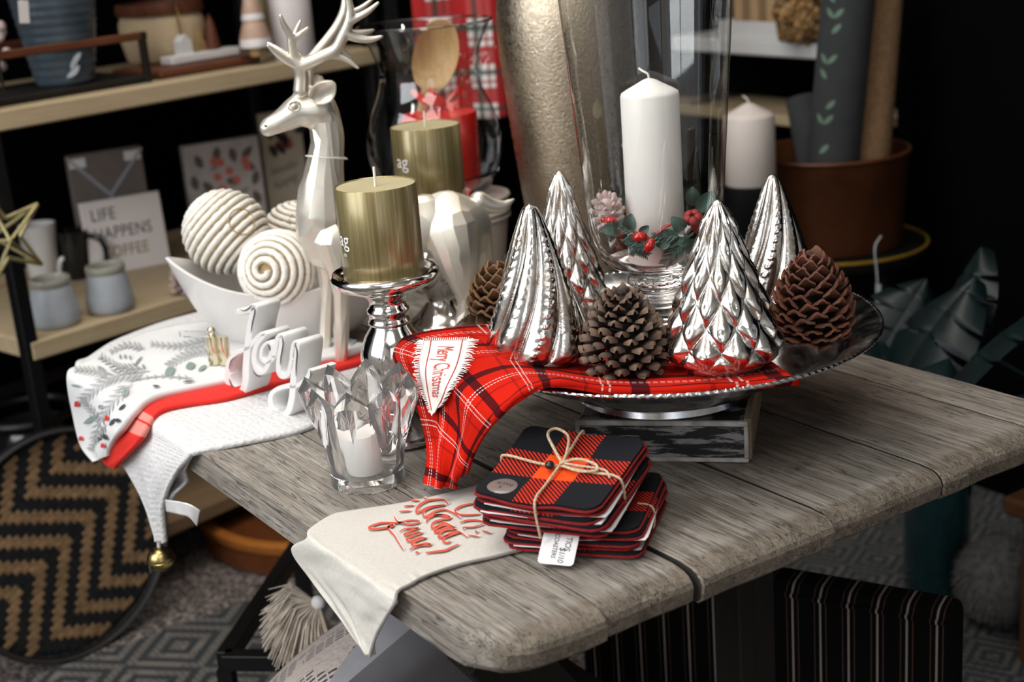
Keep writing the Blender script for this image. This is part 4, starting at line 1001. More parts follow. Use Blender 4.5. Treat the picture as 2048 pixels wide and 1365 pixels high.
# ---------------------------------------------------------------- silver candlestick with gold candle, twice
HP = on(803, 873, T)
def holder_profile():
    return [(0, 0.001), (.044, 0.001), (.0465, .003), (.0465, .007), (.043, .010), (.036, .014), (.030, .021), (.022, .030), (.0185, .038), (.0205, .044), (.0265, .054), (.0315, .068), (.0335, .084), (.0315, .099), (.026, .111), (.0205, .119),
            (.0195, .122), (.0215, .1235), (.0215, .126), (.0200, .1275), (.0200, .1335), (.0215, .135), (.0215, .1385), (.0190, .141), (.0180, .146), (.0205, .151), (.032, .1575), (.046, .163), (.0525, .168), (.0545, .172), (.0545, .1755), (.052, .1778), (.0485, .1765), (.0455, .1735), (.043, .172), (0, .172)]
hs = thing('silver_candlestick', 'bulbous silver glass candlestick behind the crystal cup holding a gold candle', 'candle holder', HP, group='silver candlesticks')
obj('stem', MB().lathe(holder_profile(), 72), metal_mat('silvered_glass', (0.80, 0.78, 0.76), 0.05, 0.5, (0.45, 0.40, 0.36), 30, 0.02, 90, 0.35), hs, True, 60)
def gold_pillar(name, label, loc, r, H, txt):
    g = thing(name, label, 'candle', loc, group='gold pillar candles')
    obj('wax', MB().lathe([(0, 0), (r - .001, 0), (r, .001), (r, H - .0012), (r - .0006, H - .0004), (r - 0.002, H - 0.0012)], 96), MT['goldwax'], g, True, 50)
    obj('top', MB().lathe([(r - .0015, H - .0014), (r * .5, H - .0022), (0, H - .0026)][::-1][::-1], 48), MT['goldwaxtop'], g, True, 60)
    obj('wick', MB().tube([(0, 0, H - .004), (0.0006, 0, H + .008), (0.0002, 0.0004, H + .0165)], 0.0013, 8), MT['wick'], g)
    vd = atan2(-loc.y, -loc.x)                   # towards the viewer; the printed label has turned to the left side
    for s_, size, da, z in txt:
        t = text_mb(s_, size)
        obj('label_lettering', mapped(t, lambda p: V(((r + .0003) * cos(vd + da + p.x / r), (r + .0003) * sin(vd + da + p.x / r), z + p.y))), MT['paper'], g, False)
    return g
gold_pillar('pillar_candle', 'gold pillar candle on the front silver candlestick, before the deer', HP + V((0, 0, .1722)), 0.0405, 0.093, [('ag', 0.021, -1.09, 0.044), ('es', 0.0062, -1.07, 0.0295)])
HP2 = on(887, 650, T)
hs2 = dup(hs, HP2, label='silver glass candlestick seen between the hind legs of the deer', scale=(0.98, 0.98, 0.97))
gold_pillar('pillar_candle', 'gold pillar candle behind the back of the silver deer', HP2 + V((0, 0, .1672)), 0.0435, 0.094, [('ag', 0.024, -0.84, 0.054), ('es', 0.0068, -0.82, 0.036)])

# ---------------------------------------------------------------- silver deer
DP = V((-1.491, 0.709, T)); DA = V((0.315, 0.949, 0)).normalized(); DN = V((0.949, -0.315, 0)).normalized()
def dp(px, py, off=0.0): return onp(px, py, DP + DN * off, DN) - DP
def de(mb, px, py, rpx, off=0.0, lat=0.8):     # an oval bulk: rpx = radius in photograph pixels
    r = rpx / 1660.0; q = M((DA, DN, V((0, 0, 1)))).transposed()
    mb.sphere(dp(px, py, off), (r, r * lat, r), 18, 12, q)
def dtube(mb, pts, off=0.0, seg=14):
    P = [dp(x, y, (o if o is not None else off)) for x, y, r, o in pts]; R = [r / 1660.0 for x, y, r, o in pts]
    n = len(P) * 5; mb.tube(spline(P, n), [cr(R, i / n) for i in range(n + 1)], seg)
    for p, r in ((P[0], R[0]), (P[-1], R[-1])): mb.sphere(p, r, 12, 8)
bd = MB()
for x, y, r, o, l in ((640, 420, 48, 0, .8), (646, 455, 55, 0, .8), (655, 490, 50, 0, .8), (700, 455, 58, 0, .75), (750, 455, 58, 0, .75), (800, 450, 58, 0, .75), (850, 448, 60, 0, .75), (895, 448, 68, 0, .72), (918, 458, 68, 0, .72), (642, 385, 44, 0, .75)): de(bd, x, y, r, o, l)
dtube(bd, [(646, 430, 54, 0), (646, 380, 44, 0), (650, 330, 37, 0), (655, 280, 33, 0), (648, 235, 32, 0), (640, 215, 32, 0)])
hd_ = MB()
dtube(hd_, [(650, 262, 29, 0), (648, 240, 32, 0), (640, 222, 33, 0)])
dtube(hd_, [(636, 218, 36, 0), (615, 220, 34, 0), (597, 222, 31, 0), (575, 235, 25.5, 0), (555, 246, 20.5, 0), (540, 253, 18.5, 0), (536, 256, 17, 0)])
dtube(hd_, [(600, 190, 14, 0), (615, 185, 16, 0), (635, 196, 20, 0)])
F_ = 0.020
dtube(bd, [(668, 480, 40, F_ * .8), (678, 540, 25, F_), (683, 585, 18, F_), (684, 640, 15.5, F_), (683, 660, 16.5, F_), (682, 700, 14.5, F_), (682, 733, 15, F_)])
dtube(bd, [(655, 485, 38, -F_ * .8), (657, 545, 22, -F_), (658, 600, 16, -F_), (654, 640, 14.5, -F_), (650, 690, 13.5, -F_), (646, 726, 14.5, -F_)])
dtube(bd, [(905, 460, 58, F_ * .6), (915, 510, 48, F_), (925, 560, 30, F_), (934, 600, 20, F_), (925, 640, 15, F_), (918, 680, 14, F_), (917, 700, 15, F_)])
dtube(bd, [(935, 460, 50, -F_ * .6), (955, 520, 36, -F_), (972, 560, 22, -F_), (985, 600, 16, -F_), (972, 640, 13.5, -F_), (962, 675, 14, -F_)])
bd = fuse(bd, 0.0028, 10); hd_ = fuse(hd_, 0.0022, 8)
# the figure is cut in broad facets below the head
hd = dp(640, 255).z
def facet(mb, keep, ratio):
    me = mb.mesh('skin', False); o = bpy.data.objects.new('skin', me); C.objects.link(o)
    d = o.modifiers.new('d', 'DECIMATE'); d.ratio = ratio
    ev = bpy.data.meshes.new_from_object(o.evaluated_get(bpy.context.evaluated_depsgraph_get()))
    out = MB(); out.v = [tuple(v.co) for v in ev.vertices]; out.f = [tuple(p.vertices) for p in ev.polygons]
    bpy.data.objects.remove(o); bpy.data.meshes.remove(me); bpy.data.meshes.remove(ev); return out
bd = facet(bd, hd, 0.030).merge(hd_)
der = thing('deer_figurine', 'faceted champagne silver deer with tall antlers standing behind the gold candle', 'figurine', DP)
obj('body', bd, MT['deer'], der, True, 16)
print('deer faces', len(bd.f))
for s_ in (1, -1):
    an = MB(); o = 0.012 * s_
    if s_ > 0:
        K = [[(602, 180, 11.5, .010), (603, 150, 10.5, .013), (598, 128, 11, .016), (588, 112, 8, .018), (583, 85, 6.5, .021), (580, 70, 5.5, .023), (568, 50, 4.5, .027), (561, 31, 2.6, .03)], [(595, 128, 9, .016), (575, 121, 6.5, .02), (553, 106, 5, .024), (536, 92, 2.6, .028)],
             [(584, 84, 6, .021), (596, 72, 5, .020), (616, 56, 2.6, .019)],
             [(600, 130, 11, .016), (615, 126, 10, .02), (645, 113, 9.5, .026), (672, 98, 9, .031), (686, 72, 8.5, .035), (697, 45, 7.5, .038), (700, 20, 6.5, .04), (694, -12, 5, .042), (688, -40, 3, .044)], [(660, 108, 8, .028), (685, 114, 6, .03), (702, 124, 4.5, .032), (716, 136, 2.6, .034)],
             [(690, 66, 8, .036), (712, 76, 6.5, .037), (740, 79, 5, .039), (764, 73, 2.6, .041)], [(699, 42, 7, .039), (716, 34, 5.5, .04), (737, 22, 4.5, .042), (756, 6, 2.6, .044)]]
    else:
        K = [[(616, 172, 10, -.008), (616, 150, 9, -.012), (612, 132, 9.5, -.016), (596, 112, 7, -.02), (584, 92, 5.5, -.024), (592, 62, 4.5, -.028), (601, 42, 2.4, -.03)], [(600, 120, 7, -.018), (578, 112, 5, -.022), (556, 98, 4, -.026), (536, 86, 2.3, -.03)],
             [(612, 132, 9.5, -.016), (630, 110, 8.5, -.022), (655, 80, 8, -.028), (676, 50, 7.5, -.033), (688, 20, 6.5, -.037), (690, -10, 5.5, -.04), (682, -40, 3, -.042)], [(684, 62, 6.5, -.032), (706, 66, 5.5, -.035), (728, 65, 4.5, -.037), (747, 60, 2.5, -.04)],
             [(690, 28, 6.5, -.036), (712, 22, 5, -.038), (730, 11, 4, -.04), (744, -1, 2.5, -.042)], [(668, 90, 6, -.03), (690, 104, 4, -.034), (702, 112, 2.4, -.036)]]
    for k in K: dtube(an, [(x, y, r * 1.3, o_) for x, y, r, o_ in k], 0, 10)
    an = fuse(an, 0.0013, 3); obj('antler', an, MT['deer'], der, True, 180)
def ear(px0, py0, px1, py1, o0, o1, w):
    a, c = dp(px0, py0, o0), dp(px1, py1, o1); d = c - a; L = d.length; d.normalize(); y = DN - d * DN.dot(d); y.normalize(); x_ = d.cross(y); mb = MB()
    def f(u, v, off):
        aa = (u - 0.5) * PI * 1.25; wv = w * sin(PI * min(1, v * 0.86 + 0.1)) ** 0.75
        return a + d * (L * v) + x_ * (sin(aa) * wv) + y * (-(cos(aa)) * wv * 0.55 + off)
    mb.grid(lambda u, v: f(u, v, 0), 12, 10); mb.grid(lambda u, v: f(u, v, -0.0016), 12, 10, flip=True); return mb
obj('ear', ear(626, 204, 668, 166, 0.024, 0.042, 0.0135), MT['deer'], der, True, 180)
obj('ear', ear(628, 190, 640, 150, -0.018, -0.03, 0.011), MT['deer'], der, True, 180)
eyp = dp(588, 212, 0.0165)
obj('eye', MB().sphere(eyp, (0.0048, 0.0048, 0.0042), 14, 10), MT['deer'], der)
obj('eyelid', MB().tube([eyp + DA * (0.0068 * cos(k * PI / 12)) + V((0, 0, 0.0052 * sin(k * PI / 12))) + DN * 0.0022 for k in range(24)], 0.0012, 6, True), MT['deer'], der)
obj('nostril', MB().sphere(dp(531, 252, 0.0085), (0.0022, 0.0022, 0.0016), 8, 6), pm('dull_bronze', (0.2, 0.15, 0.1), 0.5, 0.8), der)
tl = MB(); dtube(tl, [(958, 402, 20, 0), (982, 412, 17, 0), (1005, 412, 12, 0), (1020, 404, 6, 0), (1028, 398, 2.5, 0)]); obj('tail', fuse(tl, 0.0016, 3), MT['deer'], der, True, 20)
ns = [dp(612, 312, 0), dp(625, 313, .023), dp(655, 316, .028), dp(685, 317, .018), dp(694, 318, 0), dp(680, 314, -.022), dp(650, 312, -.03), dp(622, 311, -.02)]
obj('string', MB().tube(spline(ns + [ns[0]], 40)[:-1], 0.0010, 6, True), MT['wick'], der)

# ---------------------------------------------------------------- white boat bowl with string balls
BC = on(590, 668, T + 0.014); LA = V((0.43, 0.90, 0)).normalized(); LB = V((LA.y, -LA.x, 0))
bw = thing('boat_bowl', 'white ceramic boat shaped bowl with upswept tips holding string balls', 'bowl', BC)
def bowl(a, k, ins):                          # k 0 foot .. 1 rim
    c, s_ = cos(a), sin(a); e = 1.0 + 0.55 * k
    lx = (0.070 + (0.146 - 0.070) * (k ** 0.75)) - ins; ly = (0.045 + (0.088 - 0.045) * (k ** 0.6)) - ins
    x = lx * (abs(c) ** (1.0)) * (1 if c > 0 else -1); y = ly * (abs(s_) ** (1 + 0.55 * k)) * (1 if s_ > 0 else -1)
    z = 0.074 * k ** 1.25 + 0.042 * k * k * abs(c) ** 2.2
    return LA * x + LB * y + V((0, 0, z + (ins * 1.0 if k < 0.2 else 0)))
mb = MB(); nA = 72; rows_ = [[mb.add(bowl(2 * PI * i / nA, k / 12, 0)) for i in range(nA)] for k in range(13)]
rows_ += [[mb.add(bowl(2 * PI * i / nA, 1, 0.003) + V((0, 0, 0.001))) for i in range(nA)]] + [[mb.add(bowl(2 * PI * i / nA, k / 12, 0.0055)) for i in range(nA)] for k in range(12, -1, -1)]
for a, c in zip(rows_, rows_[1:]):
    for i in range(nA): k = (i + 1) % nA; mb.f.append((a[i], a[k], c[k], c[i]))
mb.f.append(tuple(rows_[0][::-1])); mb.f.append(tuple(rows_[-1]))
obj('shell', mb, MT['white'], bw, True, 60)
MT['yarn'] = pm('white_chenille_yarn', (0.78, 0.75, 0.69), 0.95, var=0.08, scale=200, bump=0.9, bscale=420)
MT['goldcord'] = pm('gold_brown_cord', (0.36, 0.25, 0.12), 0.7, var=0.3, scale=300)
def yarn_ball(label, c, R, axis, turns, loops, seed):
    t = thing('string_ball', label, 'ornament', c, group='string balls in the boat bowl'); q = V(axis).to_track_quat('Z', 'Y').to_matrix(); rg = random.Random(seed)
    obj('core', MB().sphere((0, 0, 0), R * 0.93, 24, 16), MT['goldcord'], t)
    n = turns * 48; pts, gp, rad = [], [], []
    for i in range(n + 1):
        f = i / n; ph = -1.45 + 2.9 * f; a = 2 * PI * turns * f; rr_ = R * 0.955 * (1 + 0.012 * noise.noise(V((i * 0.31, seed, 0))))
        pts.append(q @ V((rr_ * cos(ph) * cos(a), rr_ * cos(ph) * sin(a), rr_ * sin(ph))))
        rad.append(R * 2.9 / turns * 0.40 * (1 + 0.30 * noise.noise(V((i * 0.9, 3, seed)))))
        g = ph + 1.45 / turns
        gp.append(q @ V((R * 0.985 * cos(g) * cos(a), R * 0.985 * cos(g) * sin(a), R * 0.985 * sin(g))))
    obj('yarn', MB().tube(pts, rad, 8), MT['yarn'], t, True, 180)
    obj('gold_thread', MB().tube(gp, R * 0.016, 5), MT['goldcord'], t, True, 180)
    for lp in loops:
        m = V(lp[0]).normalized(); e1 = m.orthogonal().normalized(); e2 = m.cross(e1)
        obj('gold_loop', MB().tube([(m + (e1 * cos(k * PI / 12) + e2 * sin(k * PI / 12)) * lp[1]).normalized() * R * 1.02 for k in range(24)], R * 0.018, 6, True), MT['goldcord'], t)
    return t
tov = V((-BC.x, -BC.y, 0.35)).normalized(); rgt = V((0.545, 0.839, 0)); upz = V((0, 0, 1))
yarn_ball('big white string ball with diagonal gold grooves at the left of the boat bowl', onp(452, 465, BC + LB * -0.022, LB), 0.053, rgt * 0.75 - upz * 0.9 + tov * 0.3 , 15, [(tov * 0.8 + rgt * 0.45 + upz * 0.25, 0.32)], 1)
yarn_ball('white string ball coiled in rings at the front of the boat bowl', onp(558, 540, BC + LB * 0.052, LB), 0.048, tov * 0.9 - rgt * 0.38 + upz * 0.05, 13, [], 2)
yarn_ball('white string ball behind the other two next to the deer', onp(590, 468, BC + LB * -0.060, LB), 0.041, rgt * 0.3 + upz * 0.9, 13, [(tov + rgt * 0.2 + upz * 0.5, 0.3)], 3)
st = MB().tube(spline([onp(505, 480, BC + LB * 0.055, LB), onp(494, 520, BC + LB * 0.065, LB), onp(483, 553, BC + LB * 0.072, LB)], 10), 0.0017, 6)
tag(obj('hanging_loop', st, MT['wick']), 'white hanging cord lying over the rim of the boat bowl', 'cord')

# ---------------------------------------------------------------- small gold clip
GC = on(442, 728, T + 0.022); ga = atan2(0.6, 0.8)
gc = thing('gold_clip', 'small pale gold metal clip with knob and clear strip on the floral towel', 'clip', GC, 0.7)
for dx in (-0.008, 0.006):
    obj('plate', MB().prism([(dx + 0.0075 * cos(a), 0.006 * sin(a)) for a in [k * PI / 8 for k in range(16)]], 0, 0.034), MT['palegold'], gc, True, 40)
obj('knob', MB().lathe([(0, .034), (.004, .034), (.0045, .036), (.0035, .038), (.0048, .040), (.0048, .043), (.003, .0455), (0, .046)], 16, (-0.006, 0, 0)), MT['palegold'], gc)
obj('strip', MB().box((-0.028, 0, 0.0365), (0.042, 0.003, 0.008), 0.001), MT['glass'], gc, False)

# ---------------------------------------------------------------- coasters
b = NB('buffalo_plaid_felt'); x = b.xyz(b.coord('UV')); P_ = 0.0756
b1 = b.band(b.math('ADD', x[0], 0.0189), P_, 0.0, 0.5); b2 = b.band(b.math('ADD', x[1], 0.0189), P_, 0.0, 0.5)
tw = b.band(b.math('ADD', x[0], b.math('MULTIPLY', x[1], 1.0)), 0.0042, 0.0, 0.5)
c = b.mix(b1, (0.012, 0.013, 0.016), b.mix(tw, (0.014, 0.008, 0.010), (0.55, 0.030, 0.014)))
c2 = b.mix(b1, b.mix(tw, (0.014, 0.008, 0.010), (0.55, 0.030, 0.014)), (0.75, 0.075, 0.012))
MT['buffalo'] = b.set(col=b.mix(b2, c, c2), rough=0.95, spec=0.1, nor=b.bump(b.noise(b.coord('Object'), 1400, 2), 0.5, 0.0005)).m
MT['redfelt'] = pm('red_felt_edge', (0.24, 0.006, 0.007), 0.95, var=0.25, scale=300, bump=0.6, bscale=900)
def coaster_sq(sz, th, r=0.010, bow=0.0, seed=0):
    mb = MB(); n = 12; top, bot = {}, {}
    def shape(i, j):
        x, y = (i / n - .5) * sz, (j / n - .5) * sz; hx = sz / 2 - r; dx, dy = abs(x) - hx, abs(y) - hx
        if dx > 0 and dy > 0:
            l = max(dx, dy); k = l / max(sqrt(dx * dx + dy * dy), 1e-9); x, y = (hx + dx * k) * (1 if x > 0 else -1), (hx + dy * k) * (1 if y > 0 else -1)
        e = max(abs(x), abs(y)) / (sz / 2)
        z = bow * (0.6 * (abs(x) * abs(y)) / (sz * sz / 4) + 0.5 * noise.noise(V((x * 30, y * 30, seed))) * e)
        return x, y, z
    for j in range(n + 1):
        for i in range(n + 1):
            x, y, z = shape(i, j); top[i, j] = mb.add((x, y, z + th), (x, y))
            bot[i, j] = mb.add((x, y, z), (.0378, .0378))
    for j in range(n):
        for i in range(n):
            mb.f.append((top[i, j], top[i + 1, j], top[i + 1, j + 1], top[i, j + 1])); mb.f.append((bot[i, j], bot[i, j + 1], bot[i + 1, j + 1], bot[i + 1, j]))
    ed = [(i, 0) for i in range(n)] + [(n, j) for j in range(n)] + [(i, n) for i in range(n, 0, -1)] + [(0, j) for j in range(n, 0, -1)]
    tp = {e: mb.add(mb.v[top[e]], (.0378, .0378)) for e in ed}
    for k, e in enumerate(ed):
        g = ed[(k + 1) % len(ed)]; mb.f.append((tp[g], tp[e], bot[e], bot[g]))
    return mb
S0 = 0.113
def coaster_pack(label, c, rz, z0, n, seed, top):
    t = thing('coaster_pack', label, 'coasters', (c.x, c.y, z0), rot=(radians(9.0) if top else radians(1.5), 0, rz), group='packs of plaid coasters'); rg = random.Random(seed); z = 0.0; dz = 0.0045
    for i in range(n):
        bow = 0.0045 * (i / n) + (0.004 if top and i == n - 1 else 0.0006)
        a = rg.uniform(-0.05, 0.05) + (0 if i < n - 1 else 0.0); off = (rg.uniform(-0.0035, 0.0035), rg.uniform(-0.0035, 0.0035), z)
        if i == n - 1: off = (0, 0, z); a = 0
        co_ = obj('coaster', coaster_sq(S0, 0.0022, 0.010, bow, seed + i), MT['buffalo'], t, True, 50, off, (rg.uniform(-.018, .018) * (1 if top else .4), rg.uniform(-.018, .018) * (1 if top else .4), a) if i < n - 1 else (0, 0, 0))
        obj('felt_backing', coaster_sq(S0 + 0.003, 0.0016, 0.011, bow, seed + i), MT['redfelt'], co_, True, 50, (0, 0, -0.0017))
        if i in (1, 3, n - 2): obj('paper_insert', coaster_sq(S0 - 0.004, 0.0004, 0.004, bow, seed + i), MT['paper'], t, False, 50, (off[0] + 0.004, off[1] - 0.003, z - 0.0024), (0, 0, a + 0.06))
        z += dz
    return t, z
pa_, pb2 = on(949, 990, T + .052), on(1194, 1023, T + .052); px_ = (pb2 - pa_); px_.z = 0; crz = atan2(px_.y, px_.x)
ctr = (pa_ + pb2) / 2 + V((-sin(crz), cos(crz), 0)) * (S0 / 2) + V((0.000, 0.0, 0))
low_c = V((ctr.x, ctr.y, 0)) + V((0.002, 0.020, 0))
p1_, zt = coaster_pack('lower pack of red and black plaid coasters lying on the table', low_c, crz + 0.17, T + 0.006, 5, 40, False)
p2_, zt2 = coaster_pack('upper pack of red and black plaid coasters tied with a jute bow', ctr, crz, T + 0.0045 + zt + 0.0098, 6, 20, True)
zz_ = zt2 - 0.0045 + 0.0022 + 0.0022                    # upper face in the pack's own frame
hS = S0 / 2
obj('twine', MB().tube(spline([(-hS - .001, 0.004, -0.002), (-hS - .002, 0.004, zz_ - 0.004), (-hS + .004, 0.004, zz_ + 0.0015), (-0.02, 0.0, zz_), (0.004, -0.002, zz_ + 0.001), (0.03, -0.004, zz_), (hS - .004, -0.008, zz_ + 0.002), (hS + .003, -0.009, zz_ - .005), (hS + .003, -0.010, -0.002)], 60), 0.0012, 7), MT['twine'], p2_)
obj('twine', MB().tube(spline([(-0.004, hS + .001, 0.0), (-0.004, hS + .002, zz_ - .003), (-0.004, hS - .004, zz_ + .0015), (-0.002, 0.02, zz_), (0.0, 0.0, zz_ + .0016), (0.000, -0.03, zz_), (0.002, -hS + .004, zz_ + .002), (0.003, -hS - .003, zz_ - .006), (0.004, -hS - .003, -0.006)], 60), 0.0012, 7), MT['twine'], p2_)
bwk = spline([(0.002, 0.0, zz_ + .003), (-0.010, 0.012, zz_ + .008), (-0.024, 0.030, zz_ + .011), (-0.022, 0.042, zz_ + .010), (-0.008, 0.036, zz_ + .008), (0.0, 0.016, zz_ + .006), (0.003, 0.0, zz_ + .004)], 40)
obj('twine_bow', MB().tube(bwk, 0.0013, 7), MT['twine'], p2_)
obj('twine_bow', MB().tube(spline([(0.0, -0.001, zz_ + .003), (0.014, 0.004, zz_ + .006), (0.032, 0.0, zz_ + .006), (0.036, -0.006, zz_ + .004), (0.022, -0.009, zz_ + .003), (0.004, -0.004, zz_ + .003)], 40), 0.0012, 7), MT['twine'], p2_)
obj('twine_end', MB().tube(spline([(0.004, 0.0, zz_ + .003), (0.02, -0.004, zz_ + .005), (0.042, -0.004, zz_ + .004), (0.05, -0.012, zz_ + .002)], 20), 0.001, 6), MT['twine'], p2_)
bd_ = obj('bead', MB().sphere((-0.007, -0.006, zz_ + .0035), (0.0042, 0.0042, 0.0038), 14, 10), MT['blackbead'], p2_)
stk = thing('x', None, None); bpy.data.objects.remove(stk)
sx, sy = -hS + 0.021, -hS + 0.0165
def ctop(x, y, o):
    e = max(abs(x), abs(y)) / hS; return V((x, y, zt2 - .0045 + .0022 + (0.0045 * 5 / 6 + 0.004) * (0.6 * abs(x * y) / (hS * hS) + 0.5 * noise.noise(V((x * 30, y * 30, 25))) * e) + o))
stm = MB(); si = [[stm.add(ctop(sx + .0127 * k / 4 * cos(i * PI / 18), sy + .0127 * k / 4 * sin(i * PI / 18), .0007 if k < 4 else .0003)) for i in range(36)] for k in range(1, 5)]; sc0 = stm.add(ctop(sx, sy, .0007))
for i in range(36):
    stm.f.append((sc0, si[0][i], si[0][(i + 1) % 36]))
    for k in range(3): stm.f.append((si[k][i], si[k + 1][i], si[k + 1][(i + 1) % 36], si[k][(i + 1) % 36]))
sticker = obj('round_sticker', stm, pm('grey_brown_sticker', (0.17, 0.135, 0.125), 0.35, coat=0.5), p2_, True, 50)
tm = text_mb('PACK', 0.0062); fl_ = lambda p: V((sx - p.x, sy - p.y - 0.004 * 0 + 0.0, zz_ - 0.0005))
obj('sticker_lettering', mapped(tm, lambda p: ctop(sx - p.x + 0.001, sy + 0.003 - p.y, .0009)).merge(mapped(text_mb('6', 0.0052), lambda p: ctop(sx - p.x, sy - 0.004 - p.y, .0009))), MT['ink'], sticker, False)
obj('twine', MB().tube(spline([(hS - .01, -0.004, zt - 0.002), (hS + .003, -0.006, zt - 0.004), (hS + .004, -0.007, 0.004), (hS + .001, -0.007, -0.002)], 20), 0.0010, 6), MT['twine'], p1_)
tg = [on(1088, 1066, T + .022), on(1172, 1074, T + .024), on(1146, 1134, T + .0045), on(1074, 1127, T + .0045)]
tgo = p1_.matrix_world if False else None
tg[1] = tg[0] + tg[2] - tg[3]
price = thing('price_tag', 'white paper price tag with handwriting sticking out of the lower coaster pack', 'tag', tg[3])
pg = MB(); cor = 0.12
def tgp(u, v, off=0.0): 
    a = tg[3] + (tg[2] - tg[3]) * u; c = tg[0] + (tg[1] - tg[0]) * u; n = (tg[2] - tg[3]).cross(tg[0] - tg[3]).normalized()
    return a + (c - a) * v + n * off - tg[3]
poly = []
for cx_, cy_, a0 in ((1 - cor, cor, -90), (1 - cor, 1.0, 0), (cor, 1.0, 90), (cor, cor, 180)):
    for k in range(5):
        a = radians(a0 + 22.5 * k); poly.append((cx_ + cor * cos(a), min(1.0, cy_ + cor * sin(a))))
f_ids = [pg.add(tgp(u, v, 0.0004)) for u, v in poly]; b_ids = [pg.add(tgp(u, v, 0)) for u, v in poly]; pg.f.append(tuple(f_ids)); pg.f.append(tuple(b_ids[::-1]))
for i in range(len(poly)): k = (i + 1) % len(poly); pg.f.append((f_ids[k], f_ids[i], b_ids[i], b_ids[k]))
obj('card', pg, MT['paper'], price, False)
hw = MB()
for s_, u0, v0 in (('TIOS', 0.74, 0.70), ('$1/10', 0.62, 0.32), ('COASTERS', 0.40, 0.60)):
    hw.merge(mapped(text_mb(s_, 0.38 if s_ != 'COASTERS' else 0.29, 0.15, 0.9), lambda p, u0=u0, v0=v0: tgp(u0 + p.y * 0.62, v0 - p.x * 0.62, 0.0007)))
obj('handwriting', hw, MT['ink'], price, False)

# ---------------------------------------------------------------- things at the back of the table
MT['cream'] = pm('cream_ceramic', (0.62, 0.55, 0.50), 0.45, var=0.04)
GV = V((-1.508, 1.100, T))
gv = thing('metal_vase', 'tall hammered champagne metal bottle vase behind the glass hurricane', 'vase', GV)
obj('body', MB().lathe([(0, 0), (.055, 0), (.058, .003), (.062, .05), (.070, .13), (.0785, .21), (.0850, .28), (.0885, .33), (.0895, .365), (.0875, .395), (.080, .420), (.066, .438), (.048, .452), (.034, .468), (.028, .49), (.027, .55), (.031, .565), (.028, .566), (.024, .55), (0, .54)], 64), MT['champ'], gv, True, 180)
CP = V((-1.715, 1.045, T))
cp_ = thing('cream_pot', 'cream ceramic pot with ribbed rim between the deer and the metal vase', 'pot', CP)
obj('body', MB().lathe([(0, 0), (.050, 0), (.053, .003), (.060, .04), (.066, .085), (.069, .116), (.069, .119), (.064, .119), (.062, .112), (0, .108)], 48), MT['cream'], cp_, True, 50)
for z in (.092, .100): obj('rim_ring', MB().tube([((.0685) * cos(k * PI / 24), (.0685) * sin(k * PI / 24), z) for k in range(48)], .0025, 6, True), MT['cream'], cp_)
obj('lid', MB().lathe([(0, .119), (.071, .119), (.072, .121), (.070, .1235), (0, .1235)], 48), MT['cream'], cp_, True, 50)
GZ = CP + V((0, 0, .1237)) + V((-0.03, -0.028, 0))
GZ = V((GZ.x + 0.02, GZ.y, GZ.z))
gz = thing('glass_vase', 'flared clear glass vase with red candle and spoon behind the gold candles', 'vase', GZ)
ov = [(0, .0), (.050, .0), (.062, .003), (.074, .012), (.088, .035), (.0945, .065), (.0935, .095), (.085, .125), (.074, .150), (.0685, .172), (.071, .195), (.080, .220), (.0905, .240), (.093, .2435)]
oq = spline([V((r, 0, z)) for r, z in ov[4:]], 60)
obj('vessel', MB().lathe([(p.x, p.z) for p in oq], 72), MT['thin'], gz, True, 180)
obj('base', MB().lathe(ov[:5] + [(.0858, .037), (.073, .016), (.058, .008), (0, .007)], 64), MT['glass'], gz, True, 60)
obj('rim', MB().tube([(.093 * cos(2 * PI * k / 72), .093 * sin(2 * PI * k / 72), .2435) for k in range(72)], .0015, 8, True), MT['glass'], gz)
rc = thing('pillar_candle', 'red pillar candle standing inside the flared glass vase', 'candle', GZ + V((0.004, 0.009, .0125)))
obj('wax', MB().lathe([(0, 0), (.050, 0), (.053, .004), (.053, .104), (.051, .1065), (.046, .1055), (0, .102)], 48), MT['redwax'], rc, True, 50)
obj('wick', MB().tube([(0, 0, .096), (0.001, 0, .108), (.002, .001, .114)], .0012, 6), MT['wick'], rc)
# wooden spoon gift with red bow and clear wrap
s0, s1 = GZ + V((-0.060, -0.016, .032)), onp(889, 40, GZ + V((-0.055, -0.01, 0)), (0.87, -0.47, 0))
sp = thing('wooden_spoon', 'tan wooden spoon with red ribbon bow standing in the flared glass vase', 'spoon', s0)
sd = (s1 - s0); sl = sd.length; sd.normalize(); sf = V((0.87, -0.47, 0.25)); sf = (sf - sd * sf.dot(sd)).normalized(); sx_ = sd.cross(sf)
MT['spoonwood'] = wood_mat('tan_spoon_wood', (0.26, 0.15, 0.06), (0.42, 0.27, 0.12), (0.52, 0.36, 0.18), 2, 1, 0.4, 0.1)
mb = MB()
def spoon(u, v, off):
    t = v; aa = (u * 2 - 1); L = sl
    tt = t * L; hb = L - 0.098                  # the bowl of the spoon is its last ten centimetres
    if tt < hb: wv = 0.0075
    else: k = (tt - hb) / 0.098; wv = 0.0075 + (0.032 - 0.0075) * sin(PI * min(1, 0.06 + k * 0.94)) ** 0.6 if k < 1 else 0.004
    k = max(0, (tt - hb) / 0.098); dish = -0.016 * sin(PI * min(1, k)) * (1 - aa * aa)
    return sd * tt + sx_ * (aa * wv) + sf * (dish + off * (1 - 0.5 * aa * aa))
mb.grid(lambda u, v: spoon(u, v, 0.003), 10, 60); mb.grid(lambda u, v: spoon(u, v, -0.003), 10, 60, flip=True)
obj('spoon_body', mb, MT['spoonwood'], sp, True, 180)
MT['ribbon'] = pm('red_satin_ribbon', (0.50, 0.03, 0.02), 0.35, var=0.1)
